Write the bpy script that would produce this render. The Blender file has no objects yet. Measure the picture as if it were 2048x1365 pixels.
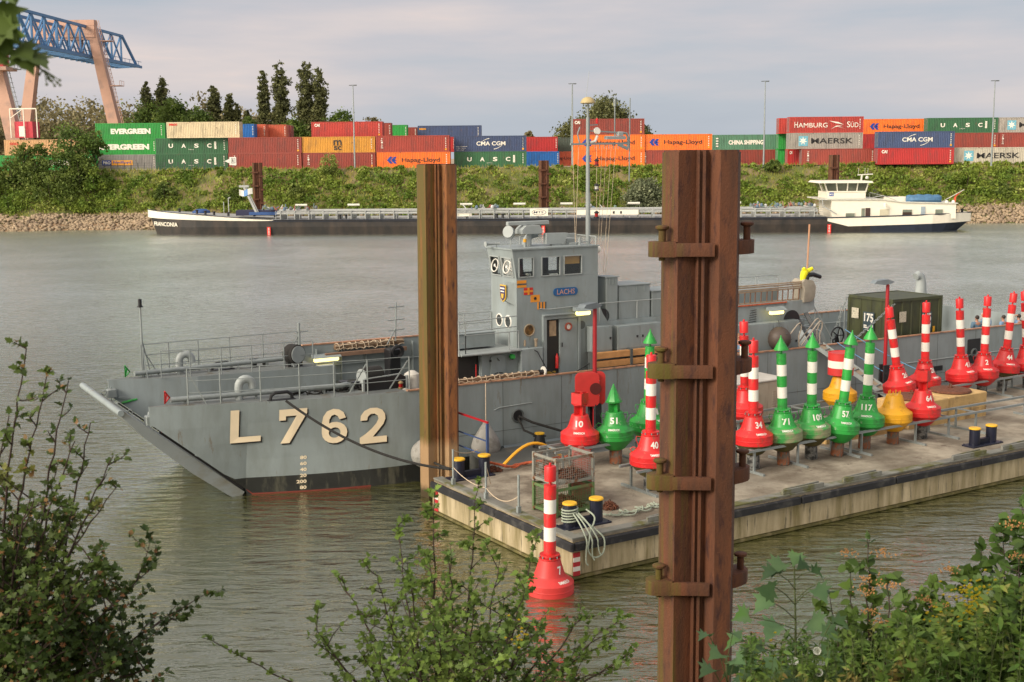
import bpy, bmesh, math, random
import numpy as np
from mathutils import Vector, Matrix, Euler
random.seed(7); rng = np.random.default_rng(11)
R = math.radians
S = bpy.context.scene
COL = S.collection
# ---------------------------------------------------------------- camera, light, sky
CAMZ = 10.5
cd = bpy.data.cameras.new('camera'); cam = bpy.data.objects.new('camera', cd); COL.objects.link(cam)
cd.sensor_width = 36; cd.lens = 2500 / 2048 * 36; cd.clip_start = .1; cd.clip_end = 6000
_p = R(8.35); _r = R(.45)
_f = Vector((0, math.cos(_p), -math.sin(_p))); _x = Vector((1, 0, 0)); _u = _x.cross(_f)
_Rt = _x * math.cos(_r) - _u * math.sin(_r); _Up = _x * math.sin(_r) + _u * math.cos(_r)
cam.matrix_world = Matrix(((_Rt.x, _Up.x, -_f.x, 0), (_Rt.y, _Up.y, -_f.y, 0), (_Rt.z, _Up.z, -_f.z, CAMZ), (0, 0, 0, 1)))
cd.dof.use_dof = True; cd.dof.focus_distance = 42; cd.dof.aperture_fstop = 9
S.camera = cam
S.view_settings.view_transform = 'Standard'; S.view_settings.look = 'None'
S.view_settings.exposure = 0.3; S.view_settings.gamma = 1

SUN_EL, SUN_AZ = 28, 232       # elevation; compass azimuth (0 = +Y, clockwise): low sun behind the camera's left shoulder
sd = bpy.data.lights.new('sun', 'SUN'); sun = bpy.data.objects.new('sun', sd); COL.objects.link(sun)
sd.energy = 2.8; sd.angle = R(22); sd.color = (1.0, .90, .76)
_az = R(SUN_AZ); _e = R(SUN_EL)
_sdir = Vector((math.sin(_az) * math.cos(_e), math.cos(_az) * math.cos(_e), math.sin(_e)))
sun.rotation_euler = (-_sdir).to_track_quat('-Z', 'Y').to_euler(); sun.location = _sdir * 60 + Vector((0, 30, 0))

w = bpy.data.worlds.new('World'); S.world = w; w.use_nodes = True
nt = w.node_tree; nt.nodes.clear()
def N(nt, t, **k):
    n = nt.nodes.new(t)
    for a, b in k.items(): setattr(n, a, b)
    return n
def Lk(nt, a, b): nt.links.new(a, b)
out = N(nt, 'ShaderNodeOutputWorld')
sky = N(nt, 'ShaderNodeTexSky', sky_type='NISHITA', sun_disc=False, sun_elevation=R(SUN_EL), sun_rotation=R(SUN_AZ))
bg1 = N(nt, 'ShaderNodeBackground'); bg1.inputs[1].default_value = .08; Lk(nt, sky.outputs[0], bg1.inputs[0])
tc = N(nt, 'ShaderNodeTexCoord')
mp = N(nt, 'ShaderNodeMapping'); mp.inputs['Scale'].default_value = (1.0, 1.0, 6.5); mp.inputs['Rotation'].default_value = (0, R(-4), 0); Lk(nt, tc.outputs['Generated'], mp.inputs[0])
nz = N(nt, 'ShaderNodeTexNoise'); nz.inputs['Scale'].default_value = 2.0; nz.inputs['Detail'].default_value = 6; nz.inputs['Roughness'].default_value = .55; Lk(nt, mp.outputs[0], nz.inputs[0])
cr = N(nt, 'ShaderNodeValToRGB'); Lk(nt, nz.outputs[0], cr.inputs[0])
e = cr.color_ramp.elements
e[0].position = .30; e[0].color = (.36, .395, .455, 1)
e[1].position = .75; e[1].color = (.82, .62, .54, 1)
for pos, c in ((.43, (.41, .44, .49, 1)), (.54, (.50, .48, .505, 1)), (.64, (.60, .535, .525, 1))):
    q = cr.color_ramp.elements.new(pos); q.color = c
# brighter band along the horizon under the cloud deck
sx = N(nt, 'ShaderNodeSeparateXYZ'); Lk(nt, tc.outputs['Generated'], sx.inputs[0])
mr = N(nt, 'ShaderNodeMapRange'); mr.inputs[1].default_value = 0; mr.inputs[2].default_value = .05; mr.inputs[3].default_value = .6; mr.inputs[4].default_value = 0; Lk(nt, sx.outputs[2], mr.inputs[0])
mx = N(nt, 'ShaderNodeMix', data_type='RGBA'); Lk(nt, mr.outputs[0], mx.inputs[0]); Lk(nt, cr.outputs[0], mx.inputs[6]); mx.inputs[7].default_value = (.385, .43, .50, 1)
# warm sky glow added around the low sun, behind the camera, as soft fill
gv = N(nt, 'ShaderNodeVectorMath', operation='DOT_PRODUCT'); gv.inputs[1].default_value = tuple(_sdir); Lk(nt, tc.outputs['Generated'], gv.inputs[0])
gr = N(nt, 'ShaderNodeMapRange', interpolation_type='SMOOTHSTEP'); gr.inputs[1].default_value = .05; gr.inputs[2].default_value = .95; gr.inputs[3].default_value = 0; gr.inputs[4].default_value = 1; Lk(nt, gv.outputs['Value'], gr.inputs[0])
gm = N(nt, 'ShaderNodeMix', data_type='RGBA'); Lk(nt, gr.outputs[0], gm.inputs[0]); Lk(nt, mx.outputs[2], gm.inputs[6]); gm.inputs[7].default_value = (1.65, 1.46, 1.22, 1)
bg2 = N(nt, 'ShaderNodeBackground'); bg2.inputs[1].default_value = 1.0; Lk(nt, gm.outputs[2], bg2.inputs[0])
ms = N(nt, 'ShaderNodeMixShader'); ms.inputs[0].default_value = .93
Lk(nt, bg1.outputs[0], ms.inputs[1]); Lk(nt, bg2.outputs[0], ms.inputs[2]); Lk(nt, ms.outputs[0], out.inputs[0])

# ---------------------------------------------------------------- materials
MATS = {}
def mat(name, col, rough=.6, metal=0., var=.12, vs=2.5, col2=None, amt=.5, s2=1.2, streak=1., bump=0., bs=20., rnd=0., edge=.12, spec=.5, col3=None, amt3=.15, s3=1.5, streak3=1.):
    if name in MATS: return MATS[name]
    m = bpy.data.materials.new(name); m.use_nodes = True; t = m.node_tree; b = t.nodes['Principled BSDF']
    b.inputs['Roughness'].default_value = rough; b.inputs['Metallic'].default_value = metal
    b.inputs['Specular IOR Level'].default_value = spec
    c = N(t, 'ShaderNodeTexCoord'); o = c.outputs['Object']
    n1 = N(t, 'ShaderNodeTexNoise'); n1.inputs['Scale'].default_value = vs; n1.inputs['Detail'].default_value = 5; Lk(t, o, n1.inputs[0])
    mxa = N(t, 'ShaderNodeMix', data_type='RGBA'); mra = N(t, 'ShaderNodeMapRange'); mra.inputs[1].default_value = .3; mra.inputs[2].default_value = .7
    Lk(t, n1.outputs[0], mra.inputs[0]); Lk(t, mra.outputs[0], mxa.inputs[0])
    mxa.inputs[6].default_value = tuple(max(0, x * (1 - var)) for x in col) + (1,); mxa.inputs[7].default_value = tuple(min(1, x * (1 + var)) for x in col) + (1,)
    last = mxa.outputs[2]
    if col2:
        mm = N(t, 'ShaderNodeMapping'); mm.inputs['Scale'].default_value = (s2 * streak, s2 * streak, s2); Lk(t, o, mm.inputs[0])
        n2 = N(t, 'ShaderNodeTexNoise'); n2.inputs['Scale'].default_value = 1; n2.inputs['Detail'].default_value = 8; n2.inputs['Roughness'].default_value = .62; Lk(t, mm.outputs[0], n2.inputs[0])
        mrb = N(t, 'ShaderNodeMapRange'); th = 1 - amt; lo = .28 + .44 * th
        mrb.inputs[1].default_value = lo - edge / 2; mrb.inputs[2].default_value = lo + edge / 2; Lk(t, n2.outputs[0], mrb.inputs[0])
        mxb = N(t, 'ShaderNodeMix', data_type='RGBA'); Lk(t, mrb.outputs[0], mxb.inputs[0]); Lk(t, last, mxb.inputs[6]); mxb.inputs[7].default_value = tuple(col2) + (1,)
        last = mxb.outputs[2]
    if col3:
        mm = N(t, 'ShaderNodeMapping'); mm.inputs['Scale'].default_value = (s3 * streak3, s3 * streak3, s3); mm.inputs['Location'].default_value = (3.1, 7.7, 1.3); Lk(t, o, mm.inputs[0])
        n4 = N(t, 'ShaderNodeTexNoise'); n4.inputs['Scale'].default_value = 1; n4.inputs['Detail'].default_value = 10; n4.inputs['Roughness'].default_value = .72; Lk(t, mm.outputs[0], n4.inputs[0])
        mrd = N(t, 'ShaderNodeMapRange'); lo = .72 - .44 * amt3; mrd.inputs[1].default_value = lo - .02; mrd.inputs[2].default_value = lo + .05; mrd.inputs[4].default_value = .8; Lk(t, n4.outputs[0], mrd.inputs[0])
        mxd = N(t, 'ShaderNodeMix', data_type='RGBA'); Lk(t, mrd.outputs[0], mxd.inputs[0]); Lk(t, last, mxd.inputs[6]); mxd.inputs[7].default_value = tuple(col3) + (1,)
        last = mxd.outputs[2]
    if rnd:
        oi = N(t, 'ShaderNodeObjectInfo'); hs = N(t, 'ShaderNodeHueSaturation'); mrc = N(t, 'ShaderNodeMapRange')
        mrc.inputs[3].default_value = 1 - rnd; mrc.inputs[4].default_value = 1 + rnd; Lk(t, oi.outputs['Random'], mrc.inputs[0]); Lk(t, mrc.outputs[0], hs.inputs['Value'])
        Lk(t, last, hs.inputs['Color']); last = hs.outputs[0]
    Lk(t, last, b.inputs['Base Color'])
    if bump:
        n3 = N(t, 'ShaderNodeTexNoise'); n3.inputs['Scale'].default_value = bs; n3.inputs['Detail'].default_value = 4; Lk(t, o, n3.inputs[0])
        bp = N(t, 'ShaderNodeBump'); bp.inputs['Strength'].default_value = bump; bp.inputs['Distance'].default_value = .03; Lk(t, n3.outputs[0], bp.inputs['Height']); Lk(t, bp.outputs[0], b.inputs['Normal'])
    MATS[name] = m; return m
def lamp_mat(name, col, st):
    m = bpy.data.materials.new(name); m.use_nodes = True; b = m.node_tree.nodes['Principled BSDF']
    b.inputs['Base Color'].default_value = tuple(col) + (1,); b.inputs['Emission Color'].default_value = tuple(col) + (1,); b.inputs['Emission Strength'].default_value = st
    MATS[name] = m; return m
def leaf_mat(name, c1, c2, c3=None, scale=.6, rough=.55, trans=.35):
    m = bpy.data.materials.new(name); m.use_nodes = True; t = m.node_tree; b = t.nodes['Principled BSDF']; b.inputs['Roughness'].default_value = rough
    b.inputs['Specular IOR Level'].default_value = .25
    c = N(t, 'ShaderNodeTexCoord'); n1 = N(t, 'ShaderNodeTexNoise'); n1.inputs['Scale'].default_value = scale; n1.inputs['Detail'].default_value = 4; Lk(t, c.outputs['Object'], n1.inputs[0])
    rp = N(t, 'ShaderNodeValToRGB'); Lk(t, n1.outputs[0], rp.inputs[0]); e = rp.color_ramp.elements
    e[0].position = .36; e[0].color = tuple(c1) + (1,); e[1].position = .60; e[1].color = tuple(c2) + (1,)
    if c3: q = e.new(.70); q.color = tuple(c3) + (1,)
    geo = N(t, 'ShaderNodeNewGeometry'); hs = N(t, 'ShaderNodeHueSaturation'); mr = N(t, 'ShaderNodeMapRange'); mr.inputs[3].default_value = .65; mr.inputs[4].default_value = 1.4
    Lk(t, geo.outputs['Random Per Island'], mr.inputs[0]); Lk(t, mr.outputs[0], hs.inputs['Value']); Lk(t, rp.outputs[0], hs.inputs['Color']); Lk(t, hs.outputs[0], b.inputs['Base Color'])
    tr = N(t, 'ShaderNodeBsdfTranslucent'); Lk(t, hs.outputs[0], tr.inputs[0]); mxs = N(t, 'ShaderNodeMixShader'); mxs.inputs[0].default_value = trans
    Lk(t, b.outputs[0], mxs.inputs[1]); Lk(t, tr.outputs[0], mxs.inputs[2]); Lk(t, mxs.outputs[0], t.nodes['Material Output'].inputs[0])
    MATS[name] = m; return m

# ---------------------------------------------------------------- mesh helpers
def tag(o, label=None, cat=None, group=None, kind=None):
    if label: o['label'] = label
    if cat: o['category'] = cat
    if group: o['group'] = group
    if kind: o['kind'] = kind
    return o
def thing(name, label, cat, loc=(0, 0, 0), rz=0, group=None, rot=None, kind=None):
    o = bpy.data.objects.new(name, None); COL.objects.link(o); o.location = loc
    o.rotation_euler = rot if rot else (0, 0, rz); o.empty_display_size = .2
    return tag(o, label, cat, group, kind)
def copy_tree(o, parent=None):
    c = o.copy(); COL.objects.link(c); c.parent = parent
    for ch in list(o.children): copy_tree(ch, c)
    return c
def frame_from(d):
    d = Vector(d).normalized(); a = Vector((0, 0, 1)) if abs(d.z) < .9 else Vector((1, 0, 0))
    x = d.cross(a).normalized(); return x, d.cross(x).normalized()
class MB:
    def __init__(s): s.v = []; s.f = []; s.m = []; s.T = None
    def add(s, vs, fs, m=0, T=None):
        b = len(s.v); T = T or s.T
        s.v += [tuple(T @ Vector(p)) for p in vs] if T else [tuple(p) for p in vs]
        s.f += [tuple(i + b for i in f) for f in fs]; s.m += [m] * len(fs); return s
    def box(s, x0, x1, y0, y1, z0, z1, m=0, T=None):
        return s.add([(x0, y0, z0), (x1, y0, z0), (x1, y1, z0), (x0, y1, z0), (x0, y0, z1), (x1, y0, z1), (x1, y1, z1), (x0, y1, z1)],
                     [(0, 3, 2, 1), (4, 5, 6, 7), (0, 1, 5, 4), (1, 2, 6, 5), (2, 3, 7, 6), (3, 0, 4, 7)], m, T)
    def bbox(s, x0, x1, y0, y1, z0, z1, b=.02, m=0, T=None):     # box with chamfered vertical edges and top
        P = [(x0 + b, y0), (x1 - b, y0), (x1, y0 + b), (x1, y1 - b), (x1 - b, y1), (x0 + b, y1), (x0, y1 - b), (x0, y0 + b)]
        cx, cy = (x0 + x1) / 2, (y0 + y1) / 2
        Q = [(x + (b if x < cx else -b), y + (b if y < cy else -b)) for x, y in P]
        vs = [(x, y, z0) for x, y in P] + [(x, y, z1 - b) for x, y in P] + [(x, y, z1) for x, y in Q]
        fs = [tuple(range(7, -1, -1)), tuple(range(16, 24))]
        for k in (0, 8):
            for i in range(8): j = (i + 1) % 8; fs.append((k + i, k + j, k + 8 + j, k + 8 + i))
        return s.add(vs, fs, m, T)
    def bar(s, a, b, w=.05, h=None, m=0, T=None):
        h = h or w; a = Vector(a); b = Vector(b); d = b - a; x, y = frame_from(d); x = x * w / 2; y = y * h / 2
        vs = [a - x - y, a + x - y, a + x + y, a - x + y, b - x - y, b + x - y, b + x + y, b - x + y]
        return s.add(vs, [(0, 1, 2, 3)[::-1], (4, 5, 6, 7), (0, 1, 5, 4), (1, 2, 6, 5), (2, 3, 7, 6), (3, 0, 4, 7)], m, T)
    def tube(s, pts, r=.03, n=8, m=0, T=None, caps=True, closed=False):
        pts = [Vector(p) for p in pts]; k = len(pts); rs = r if isinstance(r, (list, tuple)) else [r] * k
        vs = []; prev = None
        for i, p in enumerate(pts):
            if closed: d = pts[(i + 1) % k] - pts[i - 1]
            else: d = pts[min(i + 1, k - 1)] - pts[max(i - 1, 0)]
            if d.length < 1e-9: d = Vector((0, 0, 1))
            d.normalize()
            if prev is None: x, y = frame_from(d)
            else:
                x = prev - d * prev.dot(d)
                if x.length < 1e-6: x, _ = frame_from(d)
                x.normalize(); y = d.cross(x)
            prev = x
            for j in range(n): a = 2 * math.pi * j / n; vs.append(p + (x * math.cos(a) + y * math.sin(a)) * rs[i])
        fs = []
        for i in range(k if closed else k - 1):
            i2 = (i + 1) % k
            for j in range(n): j2 = (j + 1) % n; fs.append((i * n + j, i * n + j2, i2 * n + j2, i2 * n + j))
        if caps and not closed: fs += [tuple(range(n - 1, -1, -1)), tuple((k - 1) * n + j for j in range(n))]
        return s.add(vs, fs, m, T)
    def lathe(s, prof, n=24, m=0, T=None, ms=None):      # prof [(r,z)] about local z
        vs = []; fs = []; k = len(prof)
        for r, z in prof:
            for j in range(n): a = 2 * math.pi * j / n; vs.append((r * math.cos(a), r * math.sin(a), z))
        for i in range(k - 1):
            for j in range(n): j2 = (j + 1) % n; fs.append((i * n + j, i * n + j2, (i + 1) * n + j2, (i + 1) * n + j))
        if ms:
            b = len(s.v); TT = T or s.T
            s.v += [tuple(TT @ Vector(p)) for p in vs] if TT else vs
            for i in range(k - 1):
                for j in range(n): s.f.append(tuple(q + b for q in fs[i * n + j])); s.m.append(ms[i])
            return s
        if prof[0][0] > 1e-4: fs.append(tuple(range(n - 1, -1, -1)))
        if prof[-1][0] > 1e-4: fs.append(tuple((k - 1) * n + j for j in range(n)))
        return s.add(vs, fs, m, T)
    def prism(s, poly, h0, h1, m=0, T=None, ax='z'):     # poly 2d; ax = extrusion axis
        def P(a, b, h): return (a, b, h) if ax == 'z' else ((a, h, b) if ax == 'y' else (h, a, b))
        k = len(poly); vs = [P(a, b, h0) for a, b in poly] + [P(a, b, h1) for a, b in poly]
        fs = [tuple(range(k - 1, -1, -1)), tuple(range(k, 2 * k))] + [(i, (i + 1) % k, k + (i + 1) % k, k + i) for i in range(k)]
        return s.add(vs, fs, m, T)
    def disc(s, c, nrm, r, t=.02, n=20, m=0):
        c = Vector(c); d = Vector(nrm).normalized(); return s.tube([c, c + d * t], r, n, m)
    def ring(s, c, nrm, R_, r, n=24, m=0, sec=6):
        x, y = frame_from(nrm); c = Vector(c)
        return s.tube([c + (x * math.cos(a) + y * math.sin(a)) * R_ for a in [2 * math.pi * i / n for i in range(n)]], r, sec, m, closed=True)
    def sheet(s, P, m=0): return s.add(P, [tuple(range(len(P)))], m)
    def build(s, name, mats, parent=None, smooth=35, label=None, bevel=0):
        me = bpy.data.meshes.new(name); me.from_pydata(s.v, [], s.f)
        mats = mats if isinstance(mats, (list, tuple)) else [mats]
        for q in mats: me.materials.append(q)
        if len(mats) > 1: me.polygons.foreach_set('material_index', s.m)
        me.validate(); bm = bmesh.new(); bm.from_mesh(me); bmesh.ops.recalc_face_normals(bm, faces=bm.faces)
        if bevel: bmesh.ops.bevel(bm, geom=[e for e in bm.edges if len(e.link_faces) == 2 and e.calc_face_angle(0) > .8], offset=bevel, segments=2, affect='EDGES', profile=.7)
        bm.to_mesh(me); bm.free()
        if smooth: me.polygons.foreach_set('use_smooth', [True] * len(me.polygons)); me.set_sharp_from_angle(angle=R(smooth))
        o = bpy.data.objects.new(name, me); COL.objects.link(o); o.parent = parent
        if label: o['label'] = label
        return o
def leafmesh(name, V, F, m, parent=None):
    me = bpy.data.meshes.new(name); k = F.shape[1]
    me.vertices.add(len(V)); me.vertices.foreach_set('co', V.astype(np.float32).ravel())
    me.loops.add(F.size); me.loops.foreach_set('vertex_index', F.astype(np.int32).ravel())
    me.polygons.add(len(F)); me.polygons.foreach_set('loop_start', np.arange(0, F.size, k, dtype=np.int32))
    me.polygons.foreach_set('loop_total', np.full(len(F), k, dtype=np.int32)); me.update(); me.validate()
    me.materials.append(m); o = bpy.data.objects.new(name, me); COL.objects.link(o); o.parent = parent; return o
_tc = {}
def text_geo(t, off=0., ext=0.):
    k = (t, off)
    if k in _tc: return _tc[k]
    cu = bpy.data.curves.new('lettering', 'FONT'); cu.body = t; cu.offset = off; cu.resolution_u = 3; cu.fill_mode = 'FRONT'
    ob = bpy.data.objects.new('lettering', cu); COL.objects.link(ob); bpy.context.view_layer.update()
    me = ob.evaluated_get(bpy.context.evaluated_depsgraph_get()).to_mesh()
    V = [tuple(v.co) for v in me.vertices]; F = [tuple(p.vertices) for p in me.polygons]
    bpy.data.objects.remove(ob); bpy.data.curves.remove(cu)
    xs = [v[0] for v in V]; ys = [v[1] for v in V]; x0, x1, y0, y1 = min(xs), max(xs), min(ys), max(ys)
    V = [((v[0] - x0) / (x1 - x0), (v[1] - y0) / (y1 - y0)) for v in V]
    _tc[k] = (V, F); return _tc[k]
def put_text(mb, t, org, X, Y, w, h, m=0, off=0., fn=None):     # org = lower left corner, X, Y unit vectors
    V, F = text_geo(t, off); org = Vector(org); X = Vector(X); Y = Vector(Y)
    vs = [org + X * (a * w) + Y * (b * h) for a, b in V]
    if fn: vs = [fn(p) for p in vs]
    mb.add(vs, F, m)
def smooth(P, k=5):
    P = [Vector(p) for p in P]; Q = []
    for i in range(len(P) - 1):
        a, b, c, d = P[max(i - 1, 0)], P[i], P[i + 1], P[min(i + 2, len(P) - 1)]
        for j in range(k): t = j / k; Q.append(.5 * (2 * b + (c - a) * t + (2 * a - 5 * b + 4 * c - d) * t * t + (3 * b - a - 3 * c + d) * t ** 3))
    return Q + [P[-1]]
def arc(cx, cy, r, a0, a1, n=8): return [(cx + r * math.cos(R(a0 + (a1 - a0) * i / n)), cy + r * math.sin(R(a0 + (a1 - a0) * i / n))) for i in range(n + 1)]
def sag(a, b, s, n=14):
    a = Vector(a); b = Vector(b); return [a.lerp(b, i / n) - Vector((0, 0, s * 4 * (i / n) * (1 - i / n))) for i in range(n + 1)]
def rounded(x0, x1, y0, y1, r, n=4):
    return arc(x1 - r, y0 + r, r, -90, 0, n) + arc(x1 - r, y1 - r, r, 0, 90, n) + arc(x0 + r, y1 - r, r, 90, 180, n) + arc(x0 + r, y0 + r, r, 180, 270, n)
SO = Vector((-3.146, 40.037, 0)); SA = R(30)
PO = Vector((1.47, 30.14, 0)); PA = R(32.1); PZ = 1.05
def SW(u, v, z): return SO + Vector((u * math.cos(SA) - v * math.sin(SA), u * math.sin(SA) + v * math.cos(SA), z))
def PW(u, v, z=PZ): return PO + Vector((u * math.cos(PA) - v * math.sin(PA), u * math.sin(PA) + v * math.cos(PA), z))
# ---------------------------------------------------------------- palette
M_grey = mat('naval_grey_paint', (.245, .285, .295), .5, var=.10, vs=.8, col2=(.20, .228, .225), amt=.35, s2=.5, streak=5, bump=.15, bs=1.5, edge=.3, col3=(.16, .12, .08), amt3=.20, s3=.45, streak3=6)
M_greyd = mat('dark_grey_paint', (.075, .085, .085), .55, var=.15)
M_greyl = mat('light_grey_paint', (.30, .33, .33), .5, var=.08)
M_black = mat('black_paint', (.012, .012, .014), .45, var=.2)
M_boot = mat('black_boot_topping', (.018, .019, .018), .5, var=.3, vs=1.5, col2=(.07, .068, .05), amt=.35, s2=.7, streak=4)
M_rubber = mat('black_rubber', (.012, .012, .015), .75, var=.3, vs=3, col2=(.05, .048, .045), amt=.3, s2=3)
M_redh = mat('red_antifouling', (.17, .028, .018), .6)
M_cream = mat('cream_paint', (.84, .70, .50), .5, var=.05)
M_white = mat('white_paint', (.72, .70, .64), .45, var=.05)
M_copper = mat('bare_rubbing_strip', (.42, .22, .13), .5, var=.25, vs=4, col2=(.12, .1, .09), amt=.3, s2=3)
M_red = mat('red_buoy_paint', (.60, .016, .018), .42, var=.10, vs=2, col2=(.33, .025, .02), amt=.28, s2=2.2, streak=1, bump=.12, bs=5, rnd=.14, col3=(.26, .07, .045), amt3=.3, s3=1.8, streak3=3.5)
M_redf = mat('faded_red_paint', (.52, .03, .028), .5, var=.12)
M_green = mat('green_buoy_paint', (.022, .30, .045), .42, var=.12, vs=2, col2=(.03, .17, .04), amt=.32, s2=2.2, bump=.12, bs=5, rnd=.14, col3=(.42, .45, .36), amt3=.2, s3=4.5)
M_greenw = mat('algae_worn_green_paint', (.03, .26, .05), .6, var=.2, vs=2, col2=(.23, .24, .13), amt=.5, s2=2.6, streak=.6, bump=.3, bs=12)
M_yel = mat('yellow_buoy_paint', (.68, .33, .008), .45, var=.08, vs=2, col2=(.42, .2, .01), amt=.25, s2=3, col3=(.25, .10, .03), amt3=.2, s3=4)
M_yelc = mat('yellow_cap_paint', (.70, .40, .02), .5, var=.1, vs=6, col2=(.4, .22, .04), amt=.25, s2=6)
M_tail = mat('worn_buoy_tail', (.14, .12, .10), .8, var=.4, vs=6, col2=(.30, .10, .04), amt=.5, s2=5, streak=2, bump=.5, bs=18)
M_tail2 = mat('grey_worn_buoy_tail', (.20, .20, .19), .7, var=.3, vs=8, col2=(.03, .03, .03), amt=.45, s2=6, bump=.3, bs=18)
M_galv = mat('galvanised_steel', (.26, .29, .29), .5, metal=.35, var=.12, vs=6)
M_conc = mat('pontoon_deck_concrete', (.31, .275, .215), .9, var=.32, vs=.6, col2=(.135, .11, .08), amt=.5, s2=.7, streak=1.0, bump=.5, bs=14, edge=.22, col3=(.11, .08, .06), amt3=.28, s3=1.6)
M_side = mat('stained_pontoon_concrete', (.44, .36, .235), .85, var=.12, vs=.7, col2=(.17, .135, .055), amt=.46, s2=.3, streak=8, bump=.3, bs=12, edge=.28, col3=(.06, .055, .035), amt3=.3, s3=.6, streak3=14)
M_slime = mat('algae_tide_band', (.10, .085, .025), .8, var=.4, vs=3, col2=(.20, .16, .08), amt=.3, s2=2)
M_rust = mat('rusty_chain', (.13, .045, .022), .85, var=.4, vs=14, bump=.5, bs=60)
M_rope = mat('pale_green_rope', (.30, .34, .27), .9, var=.2, vs=20)
M_ropeb = mat('black_rope', (.015, .014, .013), .9, var=.3, vs=20)
M_ropew = mat('natural_rope', (.50, .40, .29), .9, var=.2, vs=20)
M_ropeo = mat('orange_rope', (.45, .10, .04), .9, var=.4, vs=16)
M_lampred = mat('red_lamp_post_paint', (.33, .008, .014), .4, var=.1)
M_olive = mat('olive_container_paint', (.048, .055, .020), .55, var=.15, vs=2, col2=(.035, .04, .02), amt=.4, s2=1, streak=4)
M_glass = mat('dark_glass', (.02, .024, .026), .08, var=.3, spec=.6)
M_wood = mat('timber', (.46, .26, .11), .7, var=.2, vs=4, col2=(.26, .14, .06), amt=.4, s2=1.2, streak=.3)
M_skin = mat('skin', (.45, .22, .14), .5, var=.05)
M_shirt = mat('blue_shirt_cloth', (.16, .27, .42), .8, var=.1)
M_tarp = mat('blue_tarpaulin', (.06, .15, .27), .6, var=.2, bump=.3, bs=4)
def rust_pile(name, bias_axis, moss, tide, ca=(.078, .035, .021), cb=(.135, .050, .024), mo=(.095, .075, .014)):
    m = bpy.data.materials.new(name); m.use_nodes = True; t = m.node_tree; b = t.nodes['Principled BSDF']; b.inputs['Roughness'].default_value = .72
    b.inputs['Specular IOR Level'].default_value = .3
    c = N(t, 'ShaderNodeTexCoord'); o = c.outputs['Object']
    def noise(sx, sz, det=6):
        mm = N(t, 'ShaderNodeMapping'); mm.inputs['Scale'].default_value = (sx, sx, sz); Lk(t, o, mm.inputs[0])
        n = N(t, 'ShaderNodeTexNoise'); n.inputs['Scale'].default_value = 1; n.inputs['Detail'].default_value = det; n.inputs['Roughness'].default_value = .6; Lk(t, mm.outputs[0], n.inputs[0]); return n.outputs[0]
    def rng_(v, a, b_):
        r = N(t, 'ShaderNodeMapRange'); r.inputs[1].default_value = a; r.inputs[2].default_value = b_; Lk(t, v, r.inputs[0]); return r.outputs[0]
    def mix(f, a, col):
        x = N(t, 'ShaderNodeMix', data_type='RGBA'); Lk(t, f, x.inputs[0])
        if isinstance(a, tuple): x.inputs[6].default_value = a + (1,)
        else: Lk(t, a, x.inputs[6])
        x.inputs[7].default_value = col + (1,); return x.outputs[2]
    l = mix(rng_(noise(4, .7), .35, .65), ca, cb)
    l = mix(rng_(noise(9, 2.5), .52, .7), l, (.05, .022, .018)); l = mix(rng_(noise(26, 14, 10), .66, .74), l, (.20, .085, .04))
    sx = N(t, 'ShaderNodeSeparateXYZ'); Lk(t, o, sx.inputs[0])
    ma = N(t, 'ShaderNodeMath', operation='MULTIPLY_ADD'); Lk(t, sx.outputs[bias_axis], ma.inputs[0]); ma.inputs[1].default_value = -.35; mzz = N(t, 'ShaderNodeMath', operation='MULTIPLY_ADD'); Lk(t, sx.outputs[2], mzz.inputs[0]); mzz.inputs[1].default_value = -.012 if not tide else 0; Lk(t, noise(7, .22), mzz.inputs[2]); mza = N(t, 'ShaderNodeMath', operation='ADD'); Lk(t, mzz.outputs[0], mza.inputs[0]); mza.inputs[1].default_value = .07 if not tide else 0; Lk(t, mza.outputs[0], ma.inputs[2])
    l = mix(rng_(ma.outputs[0], moss, moss + .22), l, mo)
    if tide:
        mz = N(t, 'ShaderNodeMath', operation='MULTIPLY_ADD'); Lk(t, noise(5, 3), mz.inputs[0]); mz.inputs[1].default_value = .35; Lk(t, sx.outputs[2], mz.inputs[2])
        l = mix(rng_(mz.outputs[0], tide + .55, tide + .2), l, (.30, .19, .10))
        l = mix(rng_(mz.outputs[0], .62, .35), l, (.05, .035, .015))
    Lk(t, l, b.inputs['Base Color'])
    bp = N(t, 'ShaderNodeBump'); bp.inputs['Strength'].default_value = .45; bp.inputs['Distance'].default_value = .02; Lk(t, noise(35, 25), bp.inputs['Height']); Lk(t, bp.outputs[0], b.inputs['Normal'])
    return m
M_pile = rust_pile('rusty_mossy_steel', 0, .62, 0)
M_pile2 = rust_pile('rusty_steel_with_tide_line', 0, .46, 1.55, (.13, .055, .024), (.24, .095, .032), (.105, .078, .020))
M_pile3 = rust_pile('far_pile_rust', 0, .75, 0)

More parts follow.
